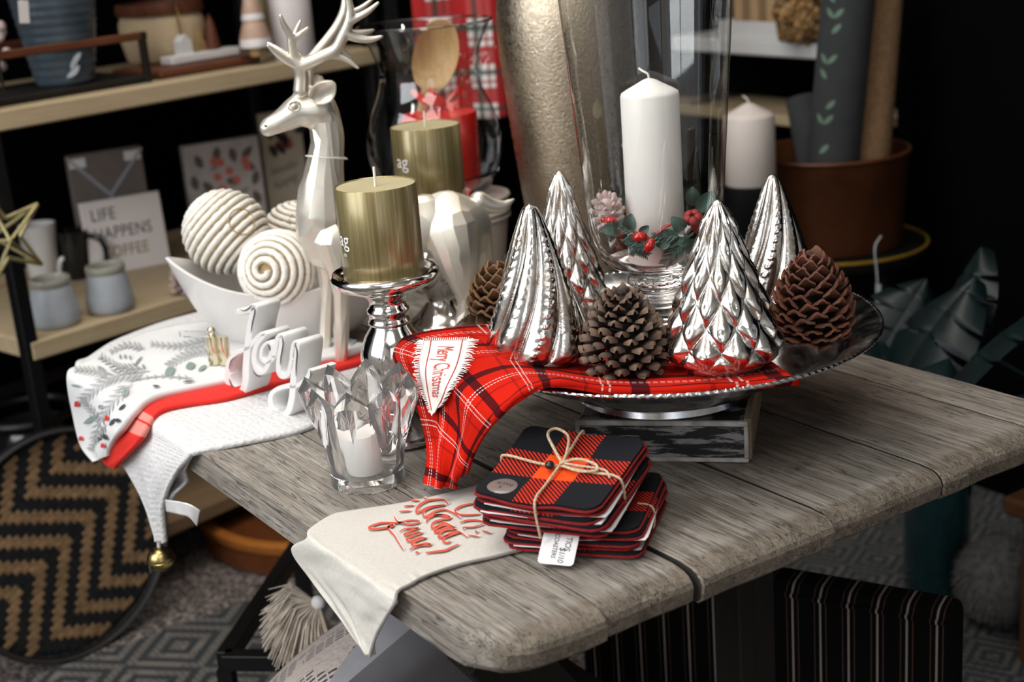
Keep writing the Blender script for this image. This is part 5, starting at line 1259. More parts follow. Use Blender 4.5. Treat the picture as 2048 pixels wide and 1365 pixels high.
def spx(x, y, o=0.0): return onp(x, y, s0 + sf * (0.010 + o), sf) - s0
for pts in ([(892, 205), (868, 190), (858, 180), (866, 200), (888, 212)], [(892, 205), (915, 180), (926, 186), (918, 204), (898, 212)], [(892, 208), (878, 222), (868, 226)], [(890, 205), (850, 200), (822, 182)], [(894, 208), (908, 218), (912, 228)]):
    P = spline([spx(x, y, 0.004 * (i % 2)) for i, (x, y) in enumerate(pts)], 16); r_ = MB(); ids = []
    for i, p in enumerate(P): ids.append((r_.add(p + sd * .006 * (0.5 + 0.5 * sin(PI * i / 16))), r_.add(p - sd * .006 * (0.5 + 0.5 * sin(PI * i / 16)))))
    for (a, c), (d, e) in zip(ids, ids[1:]): r_.f.append((a, c, e, d))
    obj('bow_loop', r_, MT['ribbon'], sp, True, 180)
wrp = MB(); rw = random.Random(2)
def wrapf(u, v):
    a = spx(905 + u * 95, 215 - 100 * v - 30 * u * v); return a + sf * (0.02 * noise.noise(V((u * 5, v * 5, 2.2))) + 0.012 * noise.noise(V((u * 13, v * 13, 5)))) - sf * 0.03
wrp.grid(lambda u, v: wrapf(u * (0.15 + 0.85 * v), v), 20, 20)
b = NB('clear_cellophane'); g_ = b.node('ShaderNodeBsdfGlossy'); b.put(g_.inputs['Roughness'], 0.12); b.put(g_.inputs['Color'], (0.9, 0.9, 0.9)); tr_ = b.node('ShaderNodeBsdfTransparent')
lw = b.node('ShaderNodeFresnel'); lw.inputs[0].default_value = 1.7; mx = b.node('ShaderNodeMixShader'); b.put(mx.inputs[0], lw.outputs[0]); b.t.links.new(tr_.outputs[0], mx.inputs[1]); b.t.links.new(g_.outputs[0], mx.inputs[2]); b.t.links.new(mx.outputs[0], b.out.inputs[0])
obj('cellophane', wrp, b.m, sp, True, 180)

# ---------------------------------------------------------------- shelf on the left
ZL, ZU, LS = 0.551, 0.944, 0.87
su = thing('shelf_unit', 'black steel shelf unit with pale wood boards along the left wall', 'shelf', (SA.x, SA.y, 0), SROT)
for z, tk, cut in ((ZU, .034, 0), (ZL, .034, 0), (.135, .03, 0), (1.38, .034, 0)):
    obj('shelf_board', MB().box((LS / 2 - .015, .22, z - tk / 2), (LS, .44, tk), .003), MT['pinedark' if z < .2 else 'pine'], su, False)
for x in (-.016, LS - .03):
    for y in (.018, .425): obj('post', MB().box((x + .004, y - 0.003, .70), (.026, .026, 1.40), .002), MT['blackmetal'], su, False)
obj('back_ledge', MB().box((.40, .428, ZL + .012), (.80, .012, .024), .003), MT['pine'], su, False)
obj('cross_rail', MB().box((.40, .431, .34), (.80, .008, .025)), MT['blackmetal'], su, False)

# lower shelf
MT['frosted'] = pm('grey_frosted_glass', (0.36, 0.385, 0.42), 0.42, var=0.06, scale=40)
MT['olive'] = pm('olive_glass_rim', (0.30, 0.29, 0.24), 0.3)
def votive(label, p, k):
    t = thing('frosted_votive', label, 'candle holder', p, group='frosted votives'); t.scale = (k, k, k)
    obj('cup', MB().lathe([(0, 0), (.034, 0), (.040, .004), (.0425, .014), (.041, .030), (.037, .052), (.0335, .070), (.0320, .074), (.0300, .074), (.0315, .068), (.036, .045), (.039, .02), (.036, .008), (0, .006)], 40), MT['frosted'], t, True, 60)
    obj('rim', MB().lathe([(.0330, .0705), (.0345, .074), (.0345, .0835), (.0335, .085), (.0315, .085), (.0305, .083), (.0305, .074)], 40), MT['olive'], t, True, 60); return t
votive('grey frosted glass votive left of its twin on the lower shelf', on(115, 650, ZL), 1.02)
votive('grey frosted glass votive right of its twin, before the coffee sign', on(224, 622, ZL), 1.02)
M0 = on(92, 565, ZL)
wm = thing('mug', 'white mug with heart shaped handle behind the frosted votives', 'mug', M0)
obj('body', MB().lathe([(0, 0), (.026, 0), (.0285, .003), (.032, .06), (.0375, .118), (.0375, .1195), (.0345, .1195), (.029, .06), (.025, .008), (0, .006)], 36), MT['white'], wm, True, 60)
hh = [M0 + (onp(x, y, M0 + V((0.012, 0, 0)), (0.9, -0.3, 0)) - M0) - M0 for x, y in ((118, 540), (128, 556), (145, 552), (158, 536), (156, 522), (146, 518), (140, 526), (134, 516), (122, 520))]
obj('handle', MB().tube(spline(hh + [hh[0]], 32)[:-1], .0048, 8, True), MT['white'], wm)
M1 = on(160, 556, ZL)
bm_ = thing('mug', 'glossy black mug beside the white mug, left of the coffee sign', 'mug', M1)
MT['blackglaze'] = pm('black_glaze', (0.008, 0.008, 0.009), 0.12)
obj('body', MB().lathe([(0, 0), (.022, 0), (.025, .003), (.028, .05), (.030, .098), (.0275, .098), (.024, .05), (.021, .008), (0, .006)], 36), MT['blackglaze'], bm_, True, 60)
obj('handle', MB().tube(spline([rgt * .028 + V((0, 0, .085)), rgt * .052 + V((0, 0, .075)), rgt * .060 + V((0, 0, .045)), rgt * .048 + V((0, 0, .012)), rgt * .024 + V((0, 0, .010))], 20), .0055, 8), MT['blackglaze'], bm_)

def board_at(name, label, cat, bl, br, topy, thick, mat, z0, lean=0.0, extra=None):
    a, c = on(*bl, z0), on(*br, z0); e = (c - a); W = e.length; e.normalize(); back = V((-e.y, e.x, 0))
    mid = (a + c) / 2; lo, hi = 0.0, 1.0
    for _ in range(40):
        h_ = (lo + hi) / 2
        if proj(mid + V((0, 0, h_)))[1] > topy: lo = h_
        else: hi = h_
    t = thing(name, label, cat, a, rot=(-lean, 0, atan2(e.y, e.x)))
    obj('panel', MB().box((W / 2, thick / 2, h_ / 2), (W, thick, h_), 0.0015), mat, t, False)
    return t, W, h_
MT['signface'] = pm('white_sign_face', (0.66, 0.60, 0.58), 0.6, var=0.02)
sg, W, Hs = board_at('coffee_sign', 'white plaque reading Life Happens Coffee, leaning on the lower shelf', 'sign', (186, 556), (343, 526), 396, 0.014, MT['signface'], ZL + .0005, 0.10)
for s_, fx, fy, sz, cm in (('LIFE', .26, .80, .034, MT['ink']), ('HAPPENS', .47, .545, .034, MT['ink']), ('COFFEE', .46, .285, .034, None)):
    tmb = text_mb(s_, sz, 0, 1.08); wd_ = max(v[0] for v in tmb.v) * 2; k = {'LIFE': .30, 'HAPPENS': .72, 'COFFEE': .58}[s_] * W / wd_
    obj('lettering', mapped(tmb, lambda p: V((W * fx + p.x * k, -0.0007, Hs * fy + p.y * 1.0))), cm or pm('olive_gold_print', (0.22, 0.17, 0.07), 0.7), sg, False)
tn, W, Hs = board_at('lattice_packet', 'grey-brown packet with white lattice lines behind the coffee sign', 'packet', (172, 545), (316, 517), 302, 0.02, pm('taupe_packet', (0.17, 0.14, 0.125), 0.45, var=0.1), ZL + .0005)
for a, c in (((.0, .98), (.5, .62)), ((.5, .62), (1, .98)), ((.5, .62), (.5, .45)), ((.5, .45), (.0, .1)), ((.5, .45), (1, .1))):
    obj('white_line', MB().beam((a[0] * W, -.001, a[1] * Hs), (c[0] * W, -.001, c[1] * Hs), .002, .006, 0), MT['frosted'], tn, False)
for fx in (.12, .86): obj('glossy_corner', MB().box((W * fx, -.0012, Hs * .93), (W * .22, .001, Hs * .08)), MT['paper'], tn, False)
fp, W, Hs = board_at('floral_packet', 'packet printed with taupe leaves and coral berries on the lower shelf', 'packet', (392, 490), (540, 462), 282, 0.022, pm('floral_packet_paper', (0.50, 0.46, 0.45), 0.5), ZL + .0005)
def flat_leaf(mb, x, z, an, L, w, y=-.0006):
    n = 8; up_ = [];
    for i in range(2 * n):
        t = i / n if i <= n else 2 - i / n; s_ = 1 if i <= n else -1; wv = w * sin(PI * t) ** .8 / 2 * s_
        up_.append(mb.add((x + L * t * cos(an) - wv * sin(an), y, z + L * t * sin(an) + wv * cos(an))))
    mb.f.append(tuple(up_))
LG, LD, LR = MB(), MB(), MB(); r5 = random.Random(9)
for i in range(16): flat_leaf(LG, W * r5.uniform(.08, .85), Hs * r5.uniform(.1, .85), r5.uniform(0, 6.28), .030, .012)
for x, z, a in ((.15, .9, -1.2), (.25, .5, -2.2), (.62, .92, -1.4), (.75, .75, -.6), (.85, .45, -1.2), (.9, .9, -2.4), (.12, .28, .4), (.7, .3, -1), (.55, .2, .8), (.3, .15, 1), (.08, .7, -1.4), (.45, .95, -1.8), (.5, .6, -.3), (.93, .65, -1.9), (.2, .62, -.9)): flat_leaf(LD, W * x, Hs * z, a, .034, .018, -.0008)
for x, z in ((.34, .84), (.42, .82), (.52, .72), (.36, .68), (.74, .80), (.76, .74), (.6, .62), (.4, .55)): flat_leaf(LR, W * x, Hs * z, -.8, .021, .019, -.001)
for nm, m_, mt_ in (('pale_leaf_print', LG, pm('pale_taupe_print', (0.30, 0.27, 0.25), .7)), ('leaf_print', LD, pm('dark_taupe_print', (0.13, 0.10, 0.09), .7)), ('berry_print', LR, pm('coral_print', (0.60, 0.16, 0.12), .7))):
    tag(obj(nm, m_, mt_, fp, False), kind='stuff')
cd, W, Hs = board_at('greeting_card', 'cream card with teal script and orange leaves left of the deer neck', 'card', (545, 452), (625, 436), 222, 0.012, pm('cream_card', (0.60, 0.53, 0.42), 0.6, var=0.04), ZL + .0005)
tk_ = pm('teal_print', (0.10, 0.17, 0.17), .7)
for s_, fz, sz in (('beautiful', .50, .026), ('NAME', .36, .030)):
    obj('lettering', mapped(text_mb(s_, sz, .2), lambda p: V((W * .45 + p.x * .75, -.0007, Hs * fz + p.y + p.x * .12))), tk_, cd, False)
q_ = MB(); q2_ = MB()
for i in range(9): flat_leaf(q_, W * r5.uniform(.1, .8), Hs * r5.uniform(.68, .9), r5.uniform(0, 6), .03, .014)
for i in range(7): flat_leaf(q2_, W * r5.uniform(.1, .8), Hs * r5.uniform(.6, .95), r5.uniform(0, 6), .035, .016, -.0009)
tag(obj('orange_leaf_print', q_, pm('orange_print', (0.45, 0.09, 0.05), .7), cd, False), kind='stuff'); tag(obj('dark_leaf_print', q2_, MT['ink'], cd, False), kind='stuff')
mv = thing('mauve_cone', 'small mauve glittered cone on the lower shelf under the bowl tip', 'ornament', on(364, 590, ZL))
for i in range(26):
    u = i / 26; a = i * 2.4; r_ = .016 * sin(PI * (.15 + .8 * u)) + .001
    o = put('scale', FS, None, mv); o.matrix_local = M.Translation((r_ * .3 * cos(a), r_ * .3 * sin(a), .003 + .038 * u)) @ M.Rotation(a, 4, 'Z') @ M.Rotation(-.2 - .9 * u, 4, 'Y') @ M.Scale(.9, 4)
obj('core', MB().lathe([(0, 0), (.008, .002), (.010, .02), (0, .042)], 10), pm('mauve_core', (0.12, 0.06, 0.06), .7), mv)

# gold star and glitter branch at the far left
gs0 = onp(2, 478, sh(0, -0.05, 0), SB)
gs = thing('gold_star', 'gold glitter wire star hanging at the far left of the shelf', 'ornament', gs0)
MT['glitter'] = metal_mat('gold_glitter', (0.62, 0.55, 0.30), 0.35, 0.4, (0.3, 0.24, 0.1), 200, 0.8, 900)
R1, R2 = .085, .034; P_ = []
for k in range(10):
    a = PI / 2 + k * PI / 5 + 0.2; r_ = R1 if k % 2 == 0 else R2; P_.append(SD * (r_ * cos(a)) + V((0, 0, r_ * sin(a))))
for k in range(10):
    obj('rod', MB().tube([P_[k], P_[(k + 1) % 10]], .0035, 6), MT['glitter'], gs)
    if k % 2 == 0:
        for s_ in (1, -1): obj('rod', MB().tube([P_[k], SB * (.03 * s_)], .003, 6), MT['glitter'], gs)
obj('hanger', MB().tube([P_[0], sh(0, -.05, ZU - .04) * 0 + P_[0] + V((0, 0, .12)), V((0, 0, ZU - gs0.z - .01))], .0006, 4), MT['wick'], gs)
gb0 = on(25, 592, ZL)
gb = thing('glitter_branch', 'dark glittered fir branch on white stem in the shelf corner', 'branch', gb0)
obj('stem', MB().tube([(0, 0, 0), SD * .006 + V((0, 0, .08)), SD * -.004 + V((0, 0, .23))], .003, 6), MT['frosted'], gb)
nd = MB(); r6 = random.Random(4)
for i in range(90):
    z = r6.uniform(.09, .23); d = V((r6.uniform(-1, 1), r6.uniform(-1, 1), r6.uniform(.2, 1.2))).normalized(); p = SD * -.002 + V((0, 0, z)); nd.tube([p, p + d * r6.uniform(.015, .04)], [.0012, .0006], 4)
tag(obj('needles', nd, pm('dark_glitter_needle', (0.05, 0.07, 0.065), .35, .3), gb), kind='stuff')

# upper shelf
cr_ = thing('wooden_crate', 'dark open crate with red-brown rail holding the blue planter', 'crate', sh(-.005, .03, ZU + .0005), SROT)
obj('base_board', MB().box((.165, .11, .007), (.345, .20, .012), .002), MT['darkwood'], cr_, False)
for y in (.012, .208): obj('rail', MB().box((.165, y, .083), (.345, .010, .014), .002), MT['redwood'], cr_, False)
for x in (.002, .328):
    for y in (.012, .208): obj('corner_post', MB().box((x, y, .045), (.012, .012, .088), .001), MT['darkwood'], cr_, False)
pl0 = on(212, 172, ZU + .014) + SB * .125
pn = thing('blue_planter', 'slate blue ribbed ceramic planter standing in the dark crate', 'planter', pl0)
MT['slate'] = pm('slate_blue_glaze', (0.045, 0.062, 0.078), .35, var=.35, scale=14)
obj('body', MB().lathe([(0, 0), (.046, 0), (.049, .004)] + [(.049 + .028 * (k / 40) ** .8 + .0008 * sin(k * 1.9), .004 + .176 * k / 40) for k in range(1, 41)] + [(.080, .182), (.080, .192), (.074, .192), (.046, .02), (0, .018)], 48), MT['slate'], pn, True, 60)
for i, (dx, dz, a) in enumerate(((.015, .03, .7), (.022, .042, .9), (.004, .028, .5), (.03, .05, .8))):
    an0 = atan2(-pl0.y, -pl0.x) + dx * 8; rr3 = .0545 + dz * .15
    lf = MB(); flat_leaf(lf, 0, 0, a, .026, .009, 0); o = obj('leaf_relief', lf, MT['frosted'], pn, False, loc=(rr3 * cos(an0), rr3 * sin(an0), dz - 0.012), rot=(0, 0, an0 + PI / 2))
tg0 = onp(48, 24, sh(0, -.02, 0), SB)
pt_ = thing('paper_tag', 'white paper tag on string hanging before the upper shelf', 'tag', tg0)
obj('card', MB().box((0, 0, 0), (.018, .001, .036), .0004), MT['signface'], pt_, False, rot=(0, .1, SROT))
obj('string', MB().tube([(0, 0, .017), (0, 0, 1.345 - tg0.z)], .0006, 4), MT['wick'], pt_)
cg0 = on(10, 196, ZU)
cg = thing('cotton_sprig', 'white fluffy sprig in the dark corner of the upper shelf', 'branch', cg0)
obj('stem', MB().tube([(0, 0, 0), (0, 0, .12)], .003, 6), MT['darkwood'], cg)
for i in range(9): obj('tuft', MB().sphere((r6.uniform(-.02, .02), r6.uniform(-.02, .02), .05 + r6.uniform(0, .09)), .010, 8, 6), MT['frost'], cg)
wb0 = on(455, 143, ZU)
wb = thing('serving_board', 'red-brown wooden board under the white house scene', 'board', sh(.355, .025, ZU + .0005), SROT)
obj('plank', MB().box((.115, .10, .008), (.235, .16, .014), .004), MT['redwood'], wb, False)
ZB = ZU + .0165
bk0 = on(398, 122, ZB) + SB * .105
cb = thing('cream_basket', 'cream round basket with brown rim behind the little white house', 'basket', bk0)
obj('body', MB().lathe([(0, 0), (.066, 0), (.074, .006), (.083, .045), (.082, .075), (.076, .090), (.072, .088), (.076, .06), (.066, .01), (0, .008)], 40), pm('cream_basket_side', (0.52, 0.40, 0.25), .6, var=.08), cb, True, 60)
obj('rim', MB().lathe([(.074, .090), (.083, .090), (.085, .096), (.083, .112), (.074, .112), (.073, .1)], 40), MT['redwood'], cb, True, 50)
hs0 = sh(.36, 0, 0)
ha, hb_ = on(347, 131, ZB), on(482, 108, ZB); he = (hb_ - ha); hw_ = he.length; he.normalize(); hr = atan2(he.y, he.x)
sn = thing('house_scene', 'white plank ornament with little house, twigs and gold cord', 'ornament', ha, hr)
obj('plank', MB().box((hw_ / 2, .02, .0075), (hw_, .036, .015), .002), MT['whitepaint'], sn, False)
obj('house', MB().prism([(-.014, 0), (.014, 0), (.014, .024), (0, .038), (-.014, .024)], -.01, .01, M.Translation((.045, .02, .015)) @ M.Rotation(PI / 2, 4, 'X')), MT['whitepaint'], sn, False)
for dx, L_, t_ in ((.075, .035, .3), (.083, .045, .1), (.092, .038, -.15), (.10, .03, -.4)): obj('twig', MB().tube([(dx, .02, .014), (dx + L_ * .3 * t_, .02, .014 + L_ * .6), (dx + L_ * t_, .02, .014 + L_)], .0018, 5), MT['spoonwood'], sn)
obj('gold_cord', MB().tube([(.045, .02, .05), (.042, .02, .09), (.032, .02, .15)], .003, 6), MT['gold'], sn)
obj('dark_tree', MB().lathe([(0, .014), (.016, .016), (.013, .04), (.009, .065), (0, .085)], 10, (.118, .022, 0)), MT['redwood'], sn)
nt0 = on(515, 112, ZB)
nt = thing('wooden_tree', 'stacked wooden tree ornament with white snow bands beside the house', 'ornament', nt0)
wz = lambda a, r, z: (r, z - .006 * abs(sin(3 * a)) if z > 0 else z)
obj('trunk', MB().lathe([(0, 0), (.013, 0), (.013, .018), (0, .018)], 20), MT['spoonwood'], nt, True, 50)
MT['snow'] = pm('painted_snow', (0.70, 0.66, 0.66), .5)
MT['natwood'] = pm('natural_wood_tier', (0.50, 0.33, 0.24), .5, var=.1)
for z0, r0_, r1_, nm, mt_ in ((.018, .031, .0295, 'snow_band', 'snow'), (.034, .029, .019, 'tier', 'natwood'), (.068, .0215, .020, 'snow_band', 'snow'), (.080, .0195, .013, 'tier', 'natwood')):
    hh_ = .016 if nm == 'snow_band' and z0 < .05 else (.012 if nm == 'snow_band' else .034)
    obj(nm, MB().lathe([(0, z0), (r0_, z0), (r0_ + .0006, z0 + .002), (r1_, z0 + hh_), (0, z0 + hh_)], 28), MT[mt_], nt, True, 50)
obj('tier', MB().lathe([(.017, .114), (.018, .116), (.004, .15), (0, .152)], 24), MT['natwood'], nt, True, 50)
gn, W, Hs = board_at('olive_card', 'olive green card standing behind the wooden tree', 'card', (535, 105), (592, 94), -40, 0.008, pm('olive_card_paper', (0.20, 0.17, 0.085), .6, var=.15, scale=40), ZB)
wv0 = on(628, 118, ZU) + SB * .055
wv_ = thing('white_canister', 'plain white cylinder canister behind the deer antlers', 'canister', wv0)
obj('body', MB().lathe([(0, 0), (.039, 0), (.041, .003), (.041, .150), (.0385, .153), (0, .153)], 40), pm('white_canister_glaze', (0.62, 0.56, 0.56), .5, var=.03), wv_, True, 50)
obj('lid', MB().lathe([(0, .153), (.0425, .153), (.0425, .172), (.038, .176), (0, .176)], 40), MT['redwood'], wv_, True, 50)

# hanging plaid towel behind the vase
rk0 = onp(915, 40, (-2.42, 1.56, 0), (0.86, -0.5, 0)); rd = V((0.5, 0.86, 0))
rk = thing('towel_rack', 'black steel towel rack behind the glass vase', 'rack', (rk0.x, rk0.y, 0))
obj('post', MB().box((rd * -.13).to_tuple()[:2] + (.66,), (.02, .02, 1.32)), MT['blackmetal'], rk, False)
obj('post', MB().box((rd * .13).to_tuple()[:2] + (.66,), (.02, .02, 1.32)), MT['blackmetal'], rk, False)
obj('bar', MB().beam(rd * -.13 + V((0, 0, 1.31)), rd * .13 + V((0, 0, 1.31)), .014, .014), MT['blackmetal'], rk, False)
obj('foot', MB().beam(rd * -.16 + V((0, 0, .012)), rd * .16 + V((0, 0, .012)), .12, .02), MT['blackmetal'], rk, False)
b = NB('red_white_green_check'); x = b.xyz(b.coord('UV')); P_ = .074
c = b.mix(b.band(x[0], P_, .0, .42), (0.70, 0.66, 0.64), (0.33, 0.012, 0.012))
cz = b.mix(b.band(x[1], P_, .0, .42), c, b.mix(b.band(x[0], P_, .0, .42), (0.42, 0.05, 0.05), (0.36, 0.008, 0.008)))
for ax in (x[0], x[1]):
    cz = b.mix(b.math('MULTIPLY', b.band(ax, P_, .56, .68), .8), cz, (0.012, 0.05, 0.035)); cz = b.mix(b.math('MULTIPLY', b.band(ax, P_, .82, .88), .8), cz, (0.30, 0.02, 0.02))
MT['check'] = b.set(col=cz, rough=.9).m
fro = V((rd.y, -rd.x, 0))
HT = Loft([[V((rk0.x, rk0.y, 1.316)) + rd * sx__ + fro * (.018) + V((0, 0, -dz_)) for sx__ in (-.088, -.03, .03, .088)] for dz_ in (0, .12, .24, .40, .52)])
ht = thing('check_towel', 'red white and green checked towel hanging behind the glass vase', 'towel', (0, 0, 0))
obj('cloth', HT.sheet(30, 40, .003, lambda u, v: .012 * sin(u * 9 + .4) * (.4 + v), 1 if HT.nrm(.5, .5).dot(fro) > 0 else -1), MT['check'], ht, True, 180)
obj('fold_over_bar', MB().beam(V((rk0.x, rk0.y, 1.3205)) - rd * .088 , V((rk0.x, rk0.y, 1.3205)) + rd * .088, .036, .004), MT['check'], ht, False)

# ---------------------------------------------------------------- bottom left: wooden bowl, woven tray, carpets, pillow bench
wbz = on(668, 1040, 0)
wo = thing('wooden_drum', 'round orange-brown wooden drum on the floor below the lowest shelf', 'drum', wbz)
obj('body', MB().lathe([(0, 0), (.262, 0), (.270, .006), (.270, .044), (.262, .048), (.248, .049), (.246, .062), (0, .064)], 64), wood_mat('red_brown_drum_side', (0.06, 0.016, 0.006), (0.12, 0.036, 0.011), (0.17, 0.055, 0.016), 0, .6, .4, .1), wo, True, 50)
obj('rim', MB().lathe([(.255, .0482), (.272, .0482), (.275, .052), (.275, .066), (.270, .070), (.255, .070), (.250, .064), (.250, .052)], 64), wood_mat('orange_drum_rim', (0.22, 0.065, 0.012), (0.36, 0.12, 0.022), (0.45, 0.16, 0.035), 0, .6, .35, .1), wo, True, 50)
wt0 = on(172, 1303, 0) - SB * .012
RWV = .203
ln = radians(5)
wv2 = thing('woven_tray', 'round black rimmed tray woven in tan and black zigzags leaning on the shelf', 'tray', wt0 + V((0, 0, 0.002)), rot=(-ln, 0, SROT))
MT['bamboo'] = pm('tan_bamboo_strip', (0.27, 0.16, 0.078), .55, var=.3, scale=90, vrand=.5)
MT['bambooblack'] = pm('black_bamboo_strip', (0.010, 0.011, 0.013), .5, var=.3, scale=90)
obj('backing', MB().lathe([(0, -.003), (RWV - .008, -.003), (RWV - .008, 0), (0, 0)], 48), MT['bambooblack'], wv2, False, loc=(0, .010, RWV), rot=(PI / 2, 0, 0))
def torus(R, r, seg=64): return MB().tube([(R * cos(2 * PI * k / seg), 0, RWV + R * sin(2 * PI * k / seg)) for k in range(seg)], r, 8, True)
obj('rim', torus(RWV - .002, .0065), MT['blackmetal'], wv2, loc=(0, .004, 0)); obj('rim_binding', torus(RWV - .002, .0040), pm('black_cane', (0.028, 0.026, 0.026), .5), wv2, loc=(0, -.0055, 0))
tie_a = radians(133)
obj('white_tie', MB().tube([((RWV + .007 * cos(t)) * cos(tie_a) , -.001 + .010 * sin(t), RWV + (RWV + .007 * cos(t)) * sin(tie_a)) for t in [k * PI / 8 for k in range(16)]], .0022, 6, True), MT['paper'], wv2)
cpw, qper = .0108, .060; slm = MB().box((0, 0, 0), (cpw * .93, .0022, qper * .5), .0006).mesh('strip', False); slm.materials.append(MT['bamboo'])
blk = MB(); cnt = 0; PC_, PS_ = cos(radians(20)), sin(radians(20))
for i in range(-20, 21):
    p_ = (i + .5) * cpw; tp = (p_ / .226) % 1.0; tri = abs(2 * tp - 1) * .113
    for k in range(-8, 8):
        for half in (0, 1):
            q = k * qper + half * qper / 2 + tri + qper / 4; x = (p_ + q) / sqrt(2); z = (-p_ + q) / sqrt(2); x, z = x * PC_ + z * PS_, -x * PS_ + z * PC_
            if x * x + z * z > (RWV - .016) ** 2: continue
            m = M.Translation((x, 0.007, RWV + z)) @ M.Rotation(PI / 4 + radians(20), 4, 'Y') @ M.Rotation(.06 * (-1) ** i, 4, 'X')
            if half == 0: o = put('strip', slm, None, wv2); o.matrix_local = m; cnt += 1
            else: blk.merge(MB().box((0, 0, 0), (cpw * .93, .0022, qper * .5), 0), m)
tag(obj('black_strips', blk, MT['bambooblack'], wv2, False), kind='stuff')
def rug_mat(name, dark, light, sc):
    b = NB(name); x = b.xyz(b.coord('Object')); U, Vv = b.math('DIVIDE', x[0], sc), b.math('DIVIDE', x[1], sc)
    u = b.math('ABSOLUTE', b.math('SUBTRACT', b.math('FRACT', U), .5)); v = b.math('ABSOLUTE', b.math('SUBTRACT', b.math('FRACT', Vv), .5))
    d = b.math('ADD', u, v); s_ = b.math('FRACT', b.math('MULTIPLY', d, 5.0)); m1 = b.math('GREATER_THAN', s_, .52)
    kn = b.math('MULTIPLY', b.band(x[0], .0105, 0, .62), b.band(x[1], .0105, 0, .7))
    kk = b.math('MULTIPLY', b.math('GREATER_THAN', b.noise(b.coord('Object'), 16, 2), .44), kn)
    m = b.math('MAXIMUM', m1, b.math('MULTIPLY', kk, .75)); n = b.noise(b.coord('Object'), 260, 3)
    b.set(col=b.mix(m, b.mix(n, light, tuple(k * .55 for k in light)), b.mix(n, dark, tuple(k * 2.4 for k in dark))), rough=.95, nor=b.bump(b.math('ADD', n, m), .6, .003)); return b.m
rg = thing('patterned_rug', 'black and cream diamond patterned rug on the floor at the lower left', 'rug', (-1.72, .40, 0), 0)
obj('pile', MB().box((0, 0, .004), (1.15, 1.40, .007), .002), rug_mat('diamond_rug', (0.014, 0.016, 0.018), (0.19, 0.165, 0.145), .20), rg, False)
rg2 = thing('patterned_rug', 'grey and cream fretwork rug on the floor beyond the table on the right', 'rug', (-1.35, 2.05, 0), -.35)
obj('pile', MB().box((0, 0, .004), (1.2, .95, .007), .002), rug_mat('fretwork_rug', (0.016, 0.022, 0.026), (0.15, 0.135, 0.12), .125), rg2, False)

ZS = .30
b0, b1 = on(447, 1306, ZS), on(592, 1086, ZS); bd0 = (b1 - b0); bl_ = bd0.length; bd0.normalize(); bx = V((bd0.y, -bd0.x, 0)); B2 = b0 + bx * .42; 
bn = thing('metal_bench', 'black steel frame bench carrying the tasselled pillow under the table', 'bench', (b0.x, b0.y, 0), atan2(bx.y, bx.x))
bl_ = max(bl_, .34)
for p, q in (((0, 0), (.44, 0)), ((0, 0), (0, bl_)), ((.44, 0), (.44, bl_)), ((0, bl_), (.44, bl_))):
    obj('rail', MB().beam((*p, ZS - .011), (*q, ZS - .011), .022, .022, .001), MT['blackmetal'], bn, False)
for p in ((0, 0), (.44, 0), (.44, bl_), (0, bl_)): obj('leg', MB().box((*p, (ZS - .022) / 2), (.02, .02, ZS - .022)), MT['blackmetal'], bn, False)
for k in range(4): obj('slat', MB().box((.16 + k * .075, bl_ / 2, ZS - .008), (.03, bl_, .012)), MT['blackmetal'], bn, False)

def cushion(mb, sx, sy, sz, n=20):
    def f(u, v, s_):
        x, y = u * 2 - 1, v * 2 - 1; e = max(0, (1 - abs(x) ** 2.6) * (1 - abs(y) ** 2.6)) ** .5
        k = 1 - .07 * (1 - abs(x * y)) * (max(abs(x), abs(y)) ** 4)
        return (V((x * sx / 2 * k, y * sy / 2 * k, s_ * sz / 2 * e)), (x * sx / 2, y * sy / 2))
    mb.grid(lambda u, v: f(u, v, 1), n, n); mb.grid(lambda u, v: f(u, v, -1), n, n, flip=True); return mb
b = NB('woven_cream_stripe'); x = b.xyz(b.coord('UV'))
d_ = b.math('ADD', b.math('MULTIPLY', x[0], .82), b.math('MULTIPLY', x[1], .57)); e_ = b.math('SUBTRACT', b.math('MULTIPLY', x[1], .82), b.math('MULTIPLY', x[0], .57))
ln_ = b.math('MULTIPLY', b.band(d_, .0092, 0, .42), b.band(d_, .086, 0, .58)); br = b.band(e_, .013, 0, .82)
msk = b.math('MULTIPLY', ln_, b.math('GREATER_THAN', b.noise(b.map(b.coord('UV'), (6, 6, 6)), 3, 1), .40)); msk = b.math('MULTIPLY', msk, br)
n = b.noise(b.coord('Object'), 150, 3)
MT['wovenpillow'] = b.set(col=b.mix(msk, b.mix(n, (0.50, 0.43, 0.39), (0.36, 0.30, 0.28)), (0.03, 0.032, 0.036)), rough=.95, nor=b.bump(b.math('ADD', n, b.math('MULTIPLY', msk, -.6)), .8, .003)).m
PC = on(672, 1372, .385)
pw = thing('woven_pillow', 'cream woven pillow with black dashes and corner tassel under the runner tip', 'pillow', PC, rot=(.62, .06, -1.02))
obj('cover', cushion(MB(), .275, .275, .10), MT['wovenpillow'], pw, True, 180)
tp_ = on(636, 1206, .43)
ts = thing('pillow_tassel', None, None); bpy.data.objects.remove(ts)
tas = MB(); r8 = random.Random(12); inv = (M.Translation(PC) @ M.Rotation(-1.02, 4, 'Z') @ M.Rotation(.06, 4, 'Y') @ M.Rotation(.62, 4, 'X')).inverted()
vr = V((0.545, 0.839, 0)); vt = V((0.84, -0.54, 0))
